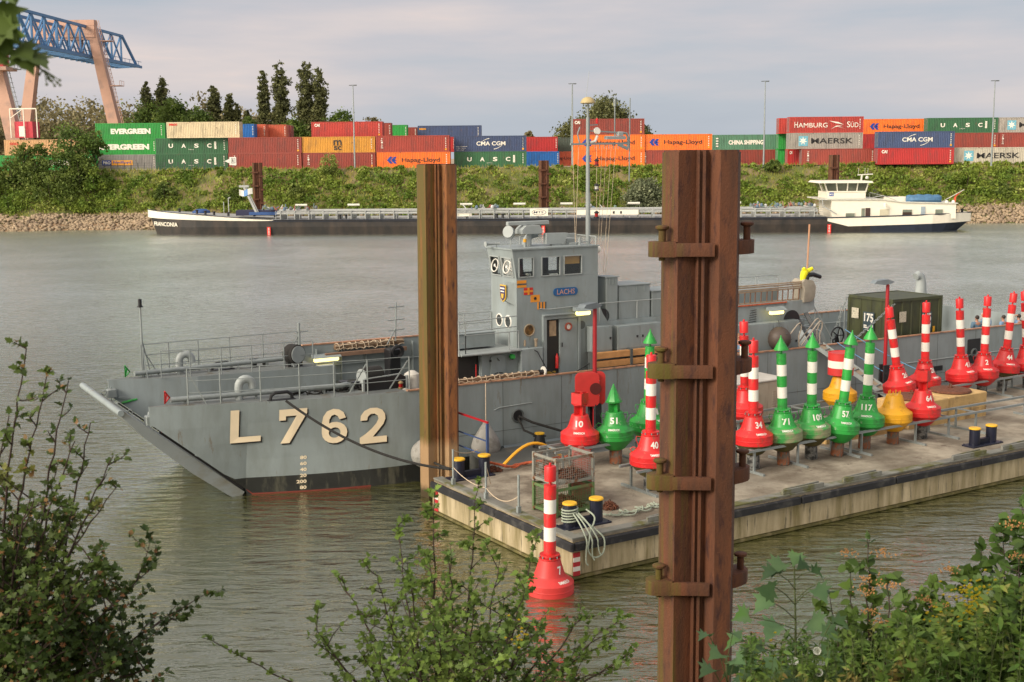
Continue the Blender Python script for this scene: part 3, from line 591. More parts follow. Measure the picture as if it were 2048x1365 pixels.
L_ = [
 ('R', '10', 4.50, 6.05, BZ - .02, (0, 0), 'short red buoy marked 10 with a crossed-plate top, leftmost on the racks'),
 ('G', '51', 5.62, 5.74, BZ, (R(-2), 0), 'short green buoy marked 51 with a pointed cone top'),
 ('g', '1', 7.27, 6.2, BZ, (R(1), 0), 'green buoy half hidden behind the red one marked 40'),
 ('r', '40', 4.60, 2.70, BZ - .05, (0, 0), 'red buoy marked 40 with a striped mast, left of the big pile'),
 ('r', '34', 8.70, 2.86, BZ, (R(-1), 0), 'red buoy marked 34 with a striped mast, just right of the big pile'),
 ('r', '', 11.45, 6.2, BZ, (R(-2), 0), 'red buoy mostly hidden behind the one marked 34'),
 ('a', '71', 9.80, 2.72, BZ, (R(-2.5), 0), 'algae-stained green buoy marked 71'),
 ('a', '109', 11.05, 2.76, BZ, (R(-1.5), R(3)), 'green buoy marked 109 with a pale scraped rim'),
 ('g', '57', 12.1, 2.57, BZ, (R(5.5), 0), 'green buoy marked 57, its mast leaning to the right'),
 ('g', '117', 13.55, 2.82, BZ, (R(1.5), 0), 'green buoy marked 117 beside the plain yellow buoy'),
 ('y', '', 14.85, 2.8, BZ - .02, (0, 0), 'plain yellow buoy without a mast, between a green and a red one'),
 ('R', '64', 16.25, 2.80, BZ, (0, 0), 'short red buoy marked 64 with a boxed plate top'),
 ('r', '26', 19.05, 6.15, BZ, (R(-9.5), 0), 'red buoy with scuffed rim, its striped mast leaning far left'),
 ('r', '28', 20.7, 6.4, BZ, (R(-1), 0), 'red buoy with upright striped mast rising behind the short one marked 64'),
 ('r', '41', 22.9, 6.45, BZ, (R(-4), 0), 'red buoy marked 41 above the sandy blocks, mast leaning slightly left'),
 ('r', '2', 24.1, 6.4, BZ, (R(1), 0), 'red buoy marked 2'),
 ('r', '44', 25.8, 6.7, BZ, (R(4.5), 0), 'red buoy marked 44, its mast crossing that of its right neighbour'),
 ('r', '6', 27.15, 6.6, BZ, (R(-5), 0), 'red buoy marked 6, rightmost, mast leaning left'),
]
for k, n_, u_, v_, z_, tl, lb in L_: buoy(k, n_, PW(u_, v_, z_), tl, 0, lb, g1)
buoy('y', '', PW(16.0, 6.24, BZ), (0, 0), 0, 'yellow buoy carrying a wide red and white striped drum', g1, drum=True)
b = buoy('r', '7', (.87, 29.35, -.02), (R(.5), 0), 0, 'faded red buoy marked 7 floating in the water at the pontoon corner', None, body=M_redf, keel=False)
if 'group' in b: del b['group']
# ---------------------------------------------------------------- racks
def rack(u0, u1, v0, v1, legs, label, z=.70):
    t = thing('buoy_rack', label, 'rack', PW(u0, v0), PA, 'steel racks carrying the buoys'); L = u1 - u0; W = v1 - v0
    mb = MB(); mb.bar((0, 0, z), (L, 0, z), .07); mb.build('rail', M_galv, t, smooth=0)
    mb = MB(); mb.bar((0, W, z), (L, W, z), .07); mb.build('rail', M_galv, t, smooth=0)
    for x in legs:
        x -= u0
        mb = MB(); mb.bar((x, .036, z), (x, W - .036, z), .05); mb.bar((x, .02, .07), (x, .02, z - .036), .06); mb.bar((x, W - .02, .07), (x, W - .02, z - .036), .06); mb.bar((x, -.42, .035), (x, W + .42, .035), .07)
        mb.build('leg_frame', M_galv, t, smooth=0)
    return t
rack(3.2, 8.0, 5.5, 6.35, (3.5, 6.3, 7.7), 'rack under the short buoys marked 10 and 51')
rack(3.8, 6.4, 2.3, 3.1, (4.2, 6.1), 'rack under the red buoy marked 40')
rack(8.0, 12.6, 2.36, 3.22, (8.3, 10.1, 12.4), 'rack under the front green buoys marked 71 and 109')
rack(12.62, 17.3, 2.36, 3.22, (12.9, 15.45, 17.1), 'rack under the plain yellow buoy')
rack(17.32, 26, 2.36, 3.22, (18.5, 22.3, 25.8), 'long empty rack section in front of the sandy blocks')
rack(10.5, 17.4, 5.8, 6.65, (10.8, 14, 17.2), 'back rack behind the green buoys, under the drum-topped one')
rack(18.2, 28.4, 6.0, 6.9, (18.5, 21.5, 24.9, 26.6, 28.2), 'back rack under the far red buoys on the right')

# ---------------------------------------------------------------- steel work pontoon between concrete pontoon and hull
sp = thing('steel_pontoon', 'low dark grey steel pontoon wedged between the concrete pontoon and the hull', 'pontoon', PW(2.35, 7.42, 0), PA)
M_sdeck = mat('worn_dark_deck', (.085, .088, .082), .8, var=.2, vs=1, col2=(.14, .12, .09), amt=.3, s2=1.2, bump=.2, bs=20)
mb = MB(); mb.prism([(0, 0), (30, 0), (30, 2.1), (0.6, 2.75)], -.3, .85)
mb.prism([(-.03, -.03), (30, -.03), (30, .12), (.15, .12)], .851, .92); mb.build('deck', M_sdeck, sp, smooth=0)
mb = MB(); mb.box(4, 7.5, .3, 2, .852, .862); mb.box(9, 12, .5, 1.9, .852, .864); mb.build('hatch_plate', M_greyd, sp, smooth=0)
for k, (u_, v_) in enumerate(((5.35, 9.6), (6.0, 8.15), (13.6, 8.5), (20.8, 8.0))):
    t = thing('mooring_post', ('conical black post with yellow cap against the hull', 'slim black post with yellow cap behind the mesh crates', 'black post with yellow cap behind the generator', 'black post with yellow cap behind the leaning red buoys')[k], 'bollard', PW(u_, v_, .85))
    mb = MB(); mb.lathe([(.24, 0), (.14, .45)] if k == 0 else [(.15, 0), (.15, .45)], 16); mb.box(-.22, .22, -.03, .03, .36, .40); mb.build('post', M_black, t)
    mb = MB(); mb.lathe([(.17, .45), (.17, .49), (0, .5)], 16); mb.build('yellow_cap', M_yelc, t)
mb = MB(); mb.tube([SW(3.0, -.42, .72), SW(19, -.42, .72)], .17, 14)
tag(mb.build('fender_tube', mat('blue_grey_tube', (.14, .17, .19), .5, var=.1)), 'long blue-grey fender tube lying along the hull above the steel pontoon', 'fender')
rope('mooring_line', [SW(3.85, -.03, 1.75), SW(4.2, -.35, 1.55), SW(5.2, -1.2, 1.2), PW(8.5, 8.2, 1.2), PW(11, 8.3, 1.0)], .045, M_ropeb, 'pair of black lines leading out of the round hull opening along the steel pontoon')
rope('mooring_line', [SW(3.83, -.03, 1.70), SW(3.9, -.3, 1.3), PW(5.35, 9.55, 1.2)], .04, M_ropeb, 'short black line dropping from the hull opening to the conical post')
# pear shaped fenders
def pear(name, u_, top, zc, r, label, conical=False):
    t = thing(name, label, 'fender', SW(u_, -.02 - r, zc)); mb = MB()
    pr = [(0, -r), (r * .6, -r * .85), (r * .95, -r * .35), (r, 0), (r * .85, r * .5), (r * .45, r * 1.15), (r * .22, r * 1.5), (r * .12, r * 1.7), (0, r * 1.72)] if conical else [(0, -r)] + [(r * math.sin(R(a)), -r * math.cos(R(a))) for a in range(20, 150, 18)] + [(r * .2, r * 1.1), (0, r * 1.15)]
    mb.lathe(pr, 22); mb.build('body', mat('weathered_grey_fender', (.29, .28, .26), .7, var=.1, vs=3, col2=(.2, .19, .17), amt=.4, s2=3), t)
    mb = MB(); mb.tube([(0, 0, r * 1.6 if conical else r * 1.1), (0, r * .8, top - zc)], .014, 5); mb.build('hanging_rope', M_ropew, t)
pear('hanging_fender', 2.3, 3.05, 1.0, .50, 'grey cone-shaped fender hanging on a rope to the right of the tall pile', True)
pear('hanging_fender', .05, 2.6, 1.0, .46, 'pale round fender against the hull, half hidden by the tall pile')
# gangrail beside the pile
t = thing('walkway_rail', 'railing with red handrail and blue bars right of the tall pile', 'railing', PW(1.75, 7.0, PZ), PA)
mb = MB(); mb.bar((0, 0, -.05), (0, 0, 1.5), .07); mb.bar((0, 2.2, -.15), (0, 2.2, 1.5), .07)
for z in (.5, .95): mb.bar((0, 0, z), (0, 2.2, z), .035)
mb.build('blue_frame', mat('blue_rail_paint', (.03, .06, .16), .5), t, smooth=0)
mb = MB(); mb.bar((0, -.04, 1.54), (0, 2.25, 1.54), .055); mb.build('handrail', M_lampred, t, smooth=0)

# ---------------------------------------------------------------- lamp posts and lifebuoy housing
def lamp_post(loc, h, label, rz):
    t = thing('lamp_post', label, 'lamp post', loc, rz, 'red lamp posts beside the ship')
    mb = MB(); mb.lathe([(.075, .0), (.07, h - .1), (.05, h)], 14); mb.build('pole', M_lampred, t)
    mb = MB(); mb.box(-.16, .16, -.17, -.09, 0, 1.45); mb.box(-.16, .16, .09, .17, 0, 1.45); mb.build('base_clamp', M_rubber, t, smooth=0)
    mb = MB(); mb.prism([(-.75, .02), (-.62, .13), (-.1, .16), (.22, .05), (.05, -.02), (-.3, -.05)], -.15, .15, ax='y', T=Matrix.Translation((0, 0, h))); mb.build('lamp_head', mat('grey_lamp_head', (.16, .19, .21), .4), t, smooth=0)
lamp_post(PW(6.98, 8.70, .86), 4.72, 'red lamp post with grey head carrying the lifebuoy housing', PA + R(15))
lamp_post(PW(21.0, 8.6, .86), 4.68, 'red lamp post with grey head standing in front of the olive container', PA - R(10))
t = thing('lifebuoy_housing', 'rounded red lifebuoy housing with round hole fixed to the red lamp post', 'lifebuoy box', PW(6.98, 8.60, 2.25), PA - R(25))
for k, (dx, yy) in enumerate(((-.34, -.12), (-.10, .06))):
    mb = MB(); mb.prism(rounded(-.40, .42, 0, 1.15, .18), yy, yy + .10, ax='y', T=Matrix.Translation((dx, 0, 0)))
    mb.build('shell', M_redf, t, bevel=.02)
mb = MB(); mb.disc((-.05, -.125, .60), (0, -1, 0), .20, .012, 24); mb.build('recess_shade_disc', mat('dark_red_recess_shade', (.09, .006, .006), .6), t)  # dark red disc stands in for the shade inside the round hole
mb = MB()
for z in (.35, .85): mb.ring((0, 0, z), (0, 0, 1), .10, .018, 16)
mb.build('strap', M_galv, t)

# ---------------------------------------------------------------- generator, red box
gp = thing('generator_cabin', 'beige generator cabin with a pale roof, louvred door and black handles', 'generator', PW(10.6, 7.75, .87), PA)
M_beige = mat('beige_cabin_paint', (.36, .32, .26), .55, var=.05, col2=(.28, .25, .20), amt=.3, s2=.8, streak=5)
mb = MB(); mb.bbox(0, 4.2, 0, 1.35, .12, 1.62, .03); mb.build('housing', M_beige, gp)
mb = MB(); mb.bbox(-.03, 4.23, -.03, 1.38, 1.623, 1.68, .02); mb.build('roof', mat('pale_roof_paint', (.52, .50, .46), .5), gp)
for x in (.12, 1.45, 2.8): 
    mb = MB(); mb.box(x, x + 1.25, -.014, -.002, .22, 1.5)
    if x > 2:
        for i in range(9): mb.box(x + .75, x + 1.15, -.03, -.014, .5 + i * .09, .55 + i * .09)
    mb.build('door', M_beige, gp, smooth=0, bevel=.004)
mb = MB()
for z in (.55, 1.15): mb.box(2.62, 2.74, -.04, -.002, z, z + .07)
mb.tube([(.7, .3, 1.68), (.8, .3, 1.85), (1.0, .3, 1.84), (.95, .45, 1.7)], .03, 6); mb.build('handle', M_black, gp)
mb = MB(); mb.box(.05, 4.15, .05, 1.3, 0, .118); mb.build('skid', M_greyd, gp, smooth=0)
mb = MB(); mb.bbox(0, 1.5, 0, .8, 0, 1.75, .02); mb.bbox(-.03, 1.53, -.03, .83, 1.752, 1.8, .01); mb.bar((.2, .4, 1.83), (1.1, .4, 1.83), .03)
o = mb.build('red_locker', mat('dark_red_locker_paint', (.32, .012, .03), .5)); o.location = PW(13.0, 9.15, .87); o.rotation_euler[2] = PA; tag(o, 'dark red locker standing behind the generator cabin', 'locker')

# ---------------------------------------------------------------- gangway
G0 = SW(17.6, -.05, 3.08); G1 = PW(20.3, 7.2, 1.12)
gw = thing('gangway', 'sloping grey aluminium gangway with a ribbed tread from the bulwark to the pontoon', 'gangway', (0, 0, 0))
d = (G1 - G0).normalized(); sd_ = d.cross(Vector((0, 0, 1))).normalized() * .38
for s in (-1, 1): mb = MB(); mb.bar(G0 + sd_ * s, G1 + sd_ * s, .05, .16); mb.build('side_beam', M_galv, gw, smooth=0)
mb = MB(); n = 11; mb.sheet([G0 + sd_ * .9, G0 - sd_ * .9, G1 - sd_ * .9, G1 + sd_ * .9])
mb.build('tread', mat('tan_tread_plate', (.34, .27, .19), .8), gw, smooth=0)
mb = MB()
for i in range(n + 1): p = G0.lerp(G1, i / n) + Vector((0, 0, .025)); mb.bar(p - sd_ * .88, p + sd_ * .88, .05, .03)
mb.build('cross_cleats', M_galv, gw, smooth=0)
for k, (a, b) in enumerate(((SW(19.0, -.02, 3.6), PW(22.3, 7.3, 1.9)), (SW(18.6, -.02, 3.1), PW(22.0, 7.1, 1.2)))):
    rope('gangway_rope', sag(a, b, .12), .016, mat('light_blue_rope', (.12, .30, .50), .8), ('upper', 'lower')[k] + ' light blue rope slanting down beside the gangway', 5)

# ---------------------------------------------------------------- olive container on the vehicle deck
oc = thing('olive_container', 'olive green ten foot container marked 175 on the vehicle deck', 'container', SW(22.3, .60, 1.93), SA)
CW, CD, CH = 3.0, 2.55, 2.59
mb = MB()
for x in (0, CW - .12):
    for y in (0, CD - .12): mb.box(x, x + .12, y, y + .12, 0, CH)
for z in (0, CH - .12):
    for y in (0, CD - .12): mb.box(.12, CW - .12, y + .004, y + .116, z, z + .12)
    for x in (0, CW - .12): mb.box(x + .004, x + .116, .12, CD - .12, z, z + .12)
mb.build('frame', M_olive, oc, smooth=0)
def panel_wall(mb, axis, const, a0, a1, z0, z1, outward, n=5, dep=.035):
    W_ = (a1 - a0) / n
    for i in range(n):
        A, B = a0 + i * W_, a0 + (i + 1) * W_
        c0 = const; c1 = const + dep * outward
        P = (lambda a, c, z: (a, c, z)) if axis == 'x' else (lambda a, c, z: (c, a, z))
        mb.add([P(A, c0, z0), P(B - .08, c0, z0), P(B - .05, c1, z0), P(B, c1, z0), P(A, c0, z1), P(B - .08, c0, z1), P(B - .05, c1, z1), P(B, c1, z1)], [(0, 1, 5, 4), (1, 2, 6, 5), (2, 3, 7, 6)])
mb = MB(); panel_wall(mb, 'x', .06, .12, CW - .12, .12, CH - .12, -1, 5); panel_wall(mb, 'x', CD - .06, .12, CW - .12, .12, CH - .12, 1)
panel_wall(mb, 'y', .06, .12, CD - .12, .12, CH - .12, -1, 4); panel_wall(mb, 'y', CW - .06, .12, CD - .12, .12, CH - .12, 1, 4)
mb.sheet([(.12, .12, CH - .02), (CW - .12, .12, CH - .02), (CW - .12, CD - .12, CH - .02), (.12, CD - .12, CH - .02)]); mb.build('panels', M_olive, oc, smooth=0)
M_paper = mat('pale_poster', (.50, .46, .36), .7, var=.1, vs=8, col2=(.2, .2, .15), amt=.3, s2=14)
M_sign = mat('dark_blue_grey_sign', (.035, .06, .075), .5)
def sign175(org, X, nrm, tn):
    mb = MB(); X = Vector(X); org = Vector(org); nrm = Vector(nrm); Z = Vector((0, 0, 1)); s = .62
    def q(a, b, c, d_, off, m): mb.add([org + X * a + Z * b + nrm * off, org + X * c + Z * b + nrm * off, org + X * c + Z * d_ + nrm * off, org + X * a + Z * d_ + nrm * off], [(0, 1, 2, 3)], m)
    q(0, 0, .62, .82, 0, 0)
    put_text(mb, '175', org + X * .05 + Z * .40 + nrm * .004, X, Z, .52, .36, 1, .03)
    q(.04, .12, .36, .18, .004, 1); q(.04, .2, .2, .26, .004, 1)
    for i in range(14):
        a0, a1 = R(-120 + i * 14), R(-120 + (i + 1) * 14); P = []
        for (rr, aa) in ((.20, a0), (.25, a0), (.25, a1), (.20, a1)): P.append(org + X * (.36 + rr * math.cos(aa) * .8) + Z * (.24 + rr * math.sin(aa)) + nrm * .004)
        mb.add(P, [(0, 1, 2, 3)], 1)
    mb.build('number_sign', [M_sign, M_white], oc, smooth=0)
sign175((1.75, -.002, 1.12), (1, 0, 0), (0, -1, 0), 0); sign175((-.002, 1.62, 1.12), (0, -1, 0), (-1, 0, 0), 0)
mb = MB(); mb.box(.42, .82, -.006, .0, 1.6, 2.05); mb.build('poster', M_paper, oc, smooth=0); mb = MB(); mb.box(-.006, 0, 1.90, 2.30, 1.6, 2.05); mb.build('poster', M_paper, oc, smooth=0)
mb = MB(); mb.box(2.45, 2.57, -.006, 0, 1.05, 1.3); mb.build('yellow_plate', M_yel, oc, smooth=0)
mb = MB(); mb.box(.2, 2.8, .1, .35, -.42, -.002); mb.box(.2, 2.8, CD - .35, CD - .1, -.42, -.002); mb.build('dunnage', M_wood, oc, smooth=0)
def lash(a, b, label):
    a = Vector(a); b = Vector(b); mb = MB(); n = int((b - a).length / .13); d = (b - a).normalized(); x, y = frame_from(d)
    for i in range(n): c = a.lerp(b, (i + .5) / n); mb.ring(c, x if i % 2 else y, .052, .016, 10, sec=4)
    for v in range(0): pass
    tag(mb.build('lashing_chain', M_galv), label, 'chain')
lash(SW(22.3, 3.15, 4.5), SW(20.6, 2.6, 2.2), 'lashing chain from the left back top corner of the olive container')
lash(SW(22.4, .58, 4.35), SW(19.6, .12, 3.05), 'lashing chain slanting across the front of the olive container')
lash(SW(25.3, 3.1, 4.5), SW(27.4, 3.6, 2.2), 'lashing chain from the right top corner of the olive container')
# ---------------------------------------------------------------- landing craft
sh = thing('landing_craft', 'grey landing craft numbered L762 with raised bow ramp and offset bridge, moored behind the buoys', 'landing craft', SO, SA)
UB, UE = -8.3, 32.5
def vg(u): return 1.2 * max(0, -u / 8.3) ** 1.6
def vw(u): return min(1.32, 1.32 * max(0, -u / 5.4) ** 1.8)
def zg(u): return 3.02 + .13 * max(0, -u / 8.3) ** 1.5
def diag(u): return .2 + (-5.4 - u) * .84
def hv(u, z): t = min(1, max(0, z / zg(u))); return vw(u) * (1 - t) + vg(u) * t
US = [-8.3, -8.29] + [-8.2 + .35 * i for i in range(8)] + [-5.41] + [-5.2 + .4 * i for i in range(13)] + [0, .5, 1.5, 3, 5, 8, 12, 16, 20, 24, 28, 32.5]
def hull_side(sgn):
    mb = MB(); rows = []
    for u in US:
        zb = -1 if u >= -5.4 else max(diag(u), .2); zb = min(zb, 2.55) if u < -8 else zb
        zs = [zg(u), 2.4, 1.8, 1.2, .58, .05, -.01, -1.0]; rows.append([(u, (hv(u, max(z, zb)) if sgn > 0 else 8.0 - hv(u, max(z, zb))), max(z, zb)) for z in zs])
    n = 8
    for i in range(len(US) - 1):
        for j in range(n - 1):
            a, b, c, d_ = rows[i][j], rows[i + 1][j], rows[i + 1][j + 1], rows[i][j + 1]
            if a[2] - d_[2] < 1e-4 and b[2] - c[2] < 1e-4: continue
            mb.add([a, b, c, d_], [(0, 1, 2, 3)], 0 if j < 4 else (2 if j == 5 and US[i] < -1.6 else 1))
    return mb
hull_near = hull_side(1)
hull_far = hull_side(-1)
o = MB(); o.v = hull_near.v + hull_far.v; o.f = hull_near.f + [tuple(i + len(hull_near.v) for i in f) for f in hull_far.f]; o.m = hull_near.m + hull_far.m
o.sheet([(UE, 0, 3.02), (UE, 8, 3.02), (UE, 8, -1), (UE, 0, -1)]); o.add([(-5.4, 1.32, .2), (-5.4, 6.68, .2), (-5.4, 6.68, -1), (-5.4, 1.32, -1)], [(0, 1, 2, 3)], 1)
o.build('hull', [M_grey, M_boot, M_redh], sh, smooth=8)
def vin(u): return 1.85 - .55 * max(0, (-u - 5.5) / 2.8) if u < -5.5 else 1.85
# decks and inner walls
mb = MB(); uu = [-8.28, -7.4, -6.4, -5.4, -4.4, -3.2, -2, -1, -.3]
for far in (0, 1):
    uu2 = uu if not far else uu[:-1] + [-.9]
    for a, b in zip(uu2[:-1], uu2[1:]):
        q = [(a, vg(a), zg(a) - .004), (b, vg(b), zg(b) - .004), (b, vin(b), zg(b) - .004), (a, vin(a), zg(a) - .004)]
        if far: q = [(x, 8 - y, z) for x, y, z in q]
        mb.sheet(q)
mb.sheet([(-5.4, 1.85, 1.1), (8, 1.85, 1.5), (8, 6.15, 1.5), (-5.4, 6.15, 1.1)])
mb.box(8.0, UE, .08, 7.92, 1.3, 1.5); mb.box(-.3, 8.0, .08, 1.85, 1.3, 2.1); mb.box(-.9, 8.0, 6.15, 7.92, 1.3, 2.1)
mb.build('deck', mat('grey_deck_paint', (.14, .155, .155), .7, var=.15, vs=1.5, col2=(.10, .09, .07), amt=.3, s2=1.5), sh, smooth=0)
mb = MB()
for far in (0, 1):
    f = (lambda v: v) if not far else (lambda v: 8 - v)
    for a, b in zip(uu[:-1], uu[1:]):
        za, zb = max(1.1, diag(a)), max(1.1, diag(b)); mb.sheet([(a, f(vin(a)), zg(a)), (b, f(vin(b)), zg(b)), (b, f(vin(b)), zb), (a, f(vin(a)), za)])
    mb.sheet([(-8.29, f(vg(-8.29)), zg(-8.3)), (-8.29, f(vin(-8.29)), zg(-8.3)), (-8.29, f(vin(-8.3)), 2.55), (-8.29, f(hv(-8.3, 2.55)), 2.55)])
mb.sheet([(-.3, .1, 3.0), (-.3, 1.85, 3.0), (-.3, 1.85, 2.1), (-.3, .1, 2.1)]); mb.sheet([(-.3, 1.85, 2.1), (8, 1.85, 2.1), (8, 1.85, 1.3), (-.3, 1.85, 1.3)])
mb.sheet([(-.9, 6.15, 3.0), (-.9, 7.92, 3.0), (-.9, 7.92, 2.1), (-.9, 6.15, 2.1)]); mb.sheet([(-.9, 6.15, 2.1), (8, 6.15, 2.1), (8, 6.15, 1.3), (-.9, 6.15, 1.3)])
mb.sheet([(-.29, .09, 2.1), (UE, .09, 1.5), (UE, .09, 3.0), (-.29, .09, 3.0)]); mb.sheet([(8, .085, 1.5), (UE, .085, 1.5), (UE, .085, 2.4), (8, .085, 2.4)])
# far bulwark: raised amidships
mb.box(-.9, 6.5, 7.90, 7.99, 2.1, 3.55); mb.box(6.5, UE, 7.90, 7.99, 1.5, 3.0)
for i in range(16): u_ = -.4 + i * 1.0; mb.box(u_, u_ + .03, 7.74, 7.9, 2.1 if u_ < 8 else 1.5, 3.4 if u_ < 6.5 else 2.9)
mb.tube([(-.9, 7.8, 2.75), (6.4, 7.8, 2.75)], .03, 6); mb.tube([(6.6, 7.8, 2.5), (UE, 7.8, 2.5)], .03, 6)
mb.build('inner_bulwark', M_greyl if 0 else M_grey, sh, smooth=0)
mb = MB(); mb.box(-.3, UE, -.035, .10, 3.021, 3.065); mb.box(-.9, 6.5, 7.88, 8.03, 3.551, 3.6); mb.box(6.5, UE, 7.88, 8.03, 3.001, 3.05)
mb.build('rubbing_strip', M_copper, sh, smooth=0)
# bow ramp
mb = MB(); d_ = Vector((-.767, 0, .642)); nn = Vector((-.642, 0, -.767))
A = Vector((-5.42, 0, .12)); 
def rp(s, v, h): p = A + d_ * s + nn * h; return (p.x, v, p.z)
L0 = 4.72
prof = [(0, .02), (L0, .04), (L0 + .03, .13), (L0 - .1, .22), (3.6, .36), (1.8, .44), (.3, .38), (0, .25)]
mb.prism([(p[0], p[1]) for p in prof], 1.28, 6.72, ax='y')
mb.v = [rp(x, y, z) if False else rp(x, y, z) for x, y, z in mb.v]
mb.build('bow_ramp', mat('pale_ramp_paint', (.23, .255, .255), .5, var=.1, vs=1, col2=(.17, .16, .12), amt=.35, s2=.8, streak=.5), sh, smooth=20)
mb = MB(); mb.tube([rp(L0 + .0, 1.22, .14), rp(L0 + .0, 6.78, .14)], .095, 16); mb.build('ramp_edge_roller', M_grey, sh)
for v_ in (1.3, 6.7): mb = MB(); mb.bar(rp(.1, v_, -.03), rp(3.4, v_, -.03), .06, .05); mb.build('ramp_seal', M_black, sh)
for v_, s_ in ((1.25, 3.6), (6.75, 3.6), (2.3, 4.2), (5.6, 4.3)): mb = MB(); mb.ring(rp(s_, v_, -.06), (0, 1, .3), .08, .015, 12); mb.build('shackle', M_galv, sh)
for v_ in (1.4, 6.6):
    mb = MB(); mb.bbox(-.16, .16, -.14, .14, -.02, .26, .03, T=Matrix.Translation(rp(3.75, v_, -.1))); mb.bar(rp(3.9, v_, -.15), (-8.25, v_ + (.1 if v_ < 3 else -.1), 2.95), .03)
    mb.bar(rp(3.55, v_, -.2), rp(3.1, v_, -.42), .07); mb.build('ramp_latch', M_galv, sh)
for k, (u_, v_, m_) in enumerate(((-7.75, 1.5, M_redf), (-7.65, 7.05, M_green))):
    mb = MB(); P0 = Vector((u_, v_, zg(u_) + .02)); a = P0 + Vector((-.05, -.25, .42)); b = P0 + Vector((.25, .38, .10)); c = P0
    for x, y in ((a, b), (b, c), (c, a), (c, a.lerp(b, .5)), (c, a.lerp(b, .3))): mb.bar(x, y, .035)
    mb.build('marker_frame', m_, sh, smooth=0)
mb = MB(); mb.tube([rp(3.35, 1.38, -.1), rp(3.1, 1.38, -.36)], .06, 8); mb.build('hydraulic_end', M_redf, sh)
mb = MB(); mb.tube([rp(3.35, 6.55, -.1), rp(3.0, 6.55, -.5)], .04, 8); mb.build('hydraulic_end', M_green, sh)
# bow number with drop shadow, draught marks
def on_hull(off): return lambda p: Vector((p.x, hv(p.x, p.z) - off, p.z))
mb = MB()
def hn(mb, ch, u0, w_, z0, h, off, m):
    if ch == 'L': polys = [[(0, 0), (1, 0), (1, .17), (.28, .17), (.28, 1), (0, 1)]]
    elif ch == '7': polys = [[(0, 1), (0, .68), (.24, .68), (.24, .8), (.62, .8), (.06, 0), (.38, 0), (1, .86), (1, 1)]]
    elif ch == '2': polys = [[(0, 0), (1, 0), (1, .18), (.48, .18), (.72, .38), (.88, .52), (.96, .66), (.95, .80), (.85, .92), (.66, .99), (.4, 1), (.18, .93), (.05, .8), (.03, .66), (.28, .66), (.31, .76), (.42, .83), (.56, .83), (.67, .77), (.70, .68), (.62, .56), (.45, .42), (.22, .28), (0, .18)]]
    else:
        o1 = [(.5 + .5 * math.cos(R(a)) , .31 + .31 * math.sin(R(a))) for a in range(0, 360, 20)]; i1 = [(.5 + .23 * math.cos(R(a)), .31 + .15 * math.sin(R(a))) for a in range(0, 360, 20)]
        vs = [(u0 + a * w_, 0, z0 + b * h) for a, b in o1 + i1]; vs = [on_hull(off)(Vector(p)) for p in vs]
        mb.add(vs, [(i, (i + 1) % 18, 18 + (i + 1) % 18, 18 + i) for i in range(18)], m)
        polys = [[(0, .31), (.0, .6), (.06, .8), (.2, .94), (.45, 1), (.68, .97), (.86, .88), (.95, .72), (.70, .68), (.62, .78), (.5, .83), (.38, .8), (.3, .7), (.27, .5), (.2, .42), (.05, .40)]]
    for P in polys:
        tri = bmesh.new(); vv = [tri.verts.new((a, 0, b)) for a, b in P]; f = tri.faces.new(vv); tri.normal_update(); bmesh.ops.triangulate(tri, faces=[f])
        tri.verts.index_update(); V = [on_hull(off)(Vector((u0 + v.co.x * w_, 0, z0 + v.co.z * h))) for v in tri.verts]; F = [tuple(v.index for v in f.verts) for f in tri.faces]; tri.free(); mb.add(V, F, m)
for ch, u0, u1, z0, z1 in (('L', -5.95, -5.02, 1.80, 2.87), ('7', -4.48, -3.62, 1.67, 2.78), ('6', -3.16, -2.35, 1.55, 2.68), ('2', -1.95, -1.05, 1.44, 2.60)):
    hn(mb, ch, u0 + .045, u1 - u0, z0 - .05, z1 - z0, .016, 1); hn(mb, ch, u0, u1 - u0, z0, z1 - z0, .026, 0)
mb.build('bow_number', [M_cream, M_black], sh, smooth=0)
mb = MB()
for i, t_ in enumerate(('80', '60', '40', '20', '200', '80')):
    w_ = .2 if len(t_) == 2 else .30; put_text(mb, t_, (-3.82 + (.2 - w_), 0, 1.10 - i * .2), (1, 0, 0), (0, 0, 1), w_, .115, 0, .03, on_hull(.012))
mb.build('draught_marks', M_cream, sh, smooth=0)
# black plates stand in for the shade inside hull openings
mb = MB(); mb.disc((3.83, -.001, 1.76), (0, -1, 0), .20, .03, 20); mb.build('hull_opening_shade', M_black, sh); mb = MB(); mb.bbox(26.25, 27.05, -.03, -.001, 1.55, 2.6, .02); mb.build('hull_opening_shade', M_black, sh); mb = MB(); mb.box(24.05, 24.75, -.02, -.001, 1.42, 1.62); mb.build('hull_opening_shade', M_black, sh, smooth=0)
mb = MB()
for i in range(14): x = .9 + i * 2.35; mb.box(x, x + .012, -.006, -.001, .6, 2.98)
mb.box(.2, 32, -.006, -.001, 1.30, 1.312); mb.build('plate_seams', M_greyd, sh, smooth=0)
mb = MB(); mb.ring((26.65, -.04, 2.0), (0, 1, 0), .16, .05, 18); mb.build('opening_rim', M_greyd, sh); mb = MB(); mb.ring((3.83, -.02, 1.76), (0, 1, 0), .21, .035, 22); mb.build('opening_rim', M_greyd, sh)
mb = MB(); mb.tube([(2.9, -.015, 2.05), (3.1, -.015, 2.12), (4.4, -.015, 2.16)], .012, 4); mb.tube([(22, -.02, 1.9), (31, -.02, 1.95)], .02, 4); mb.build('weld_seam', M_greyl, sh)

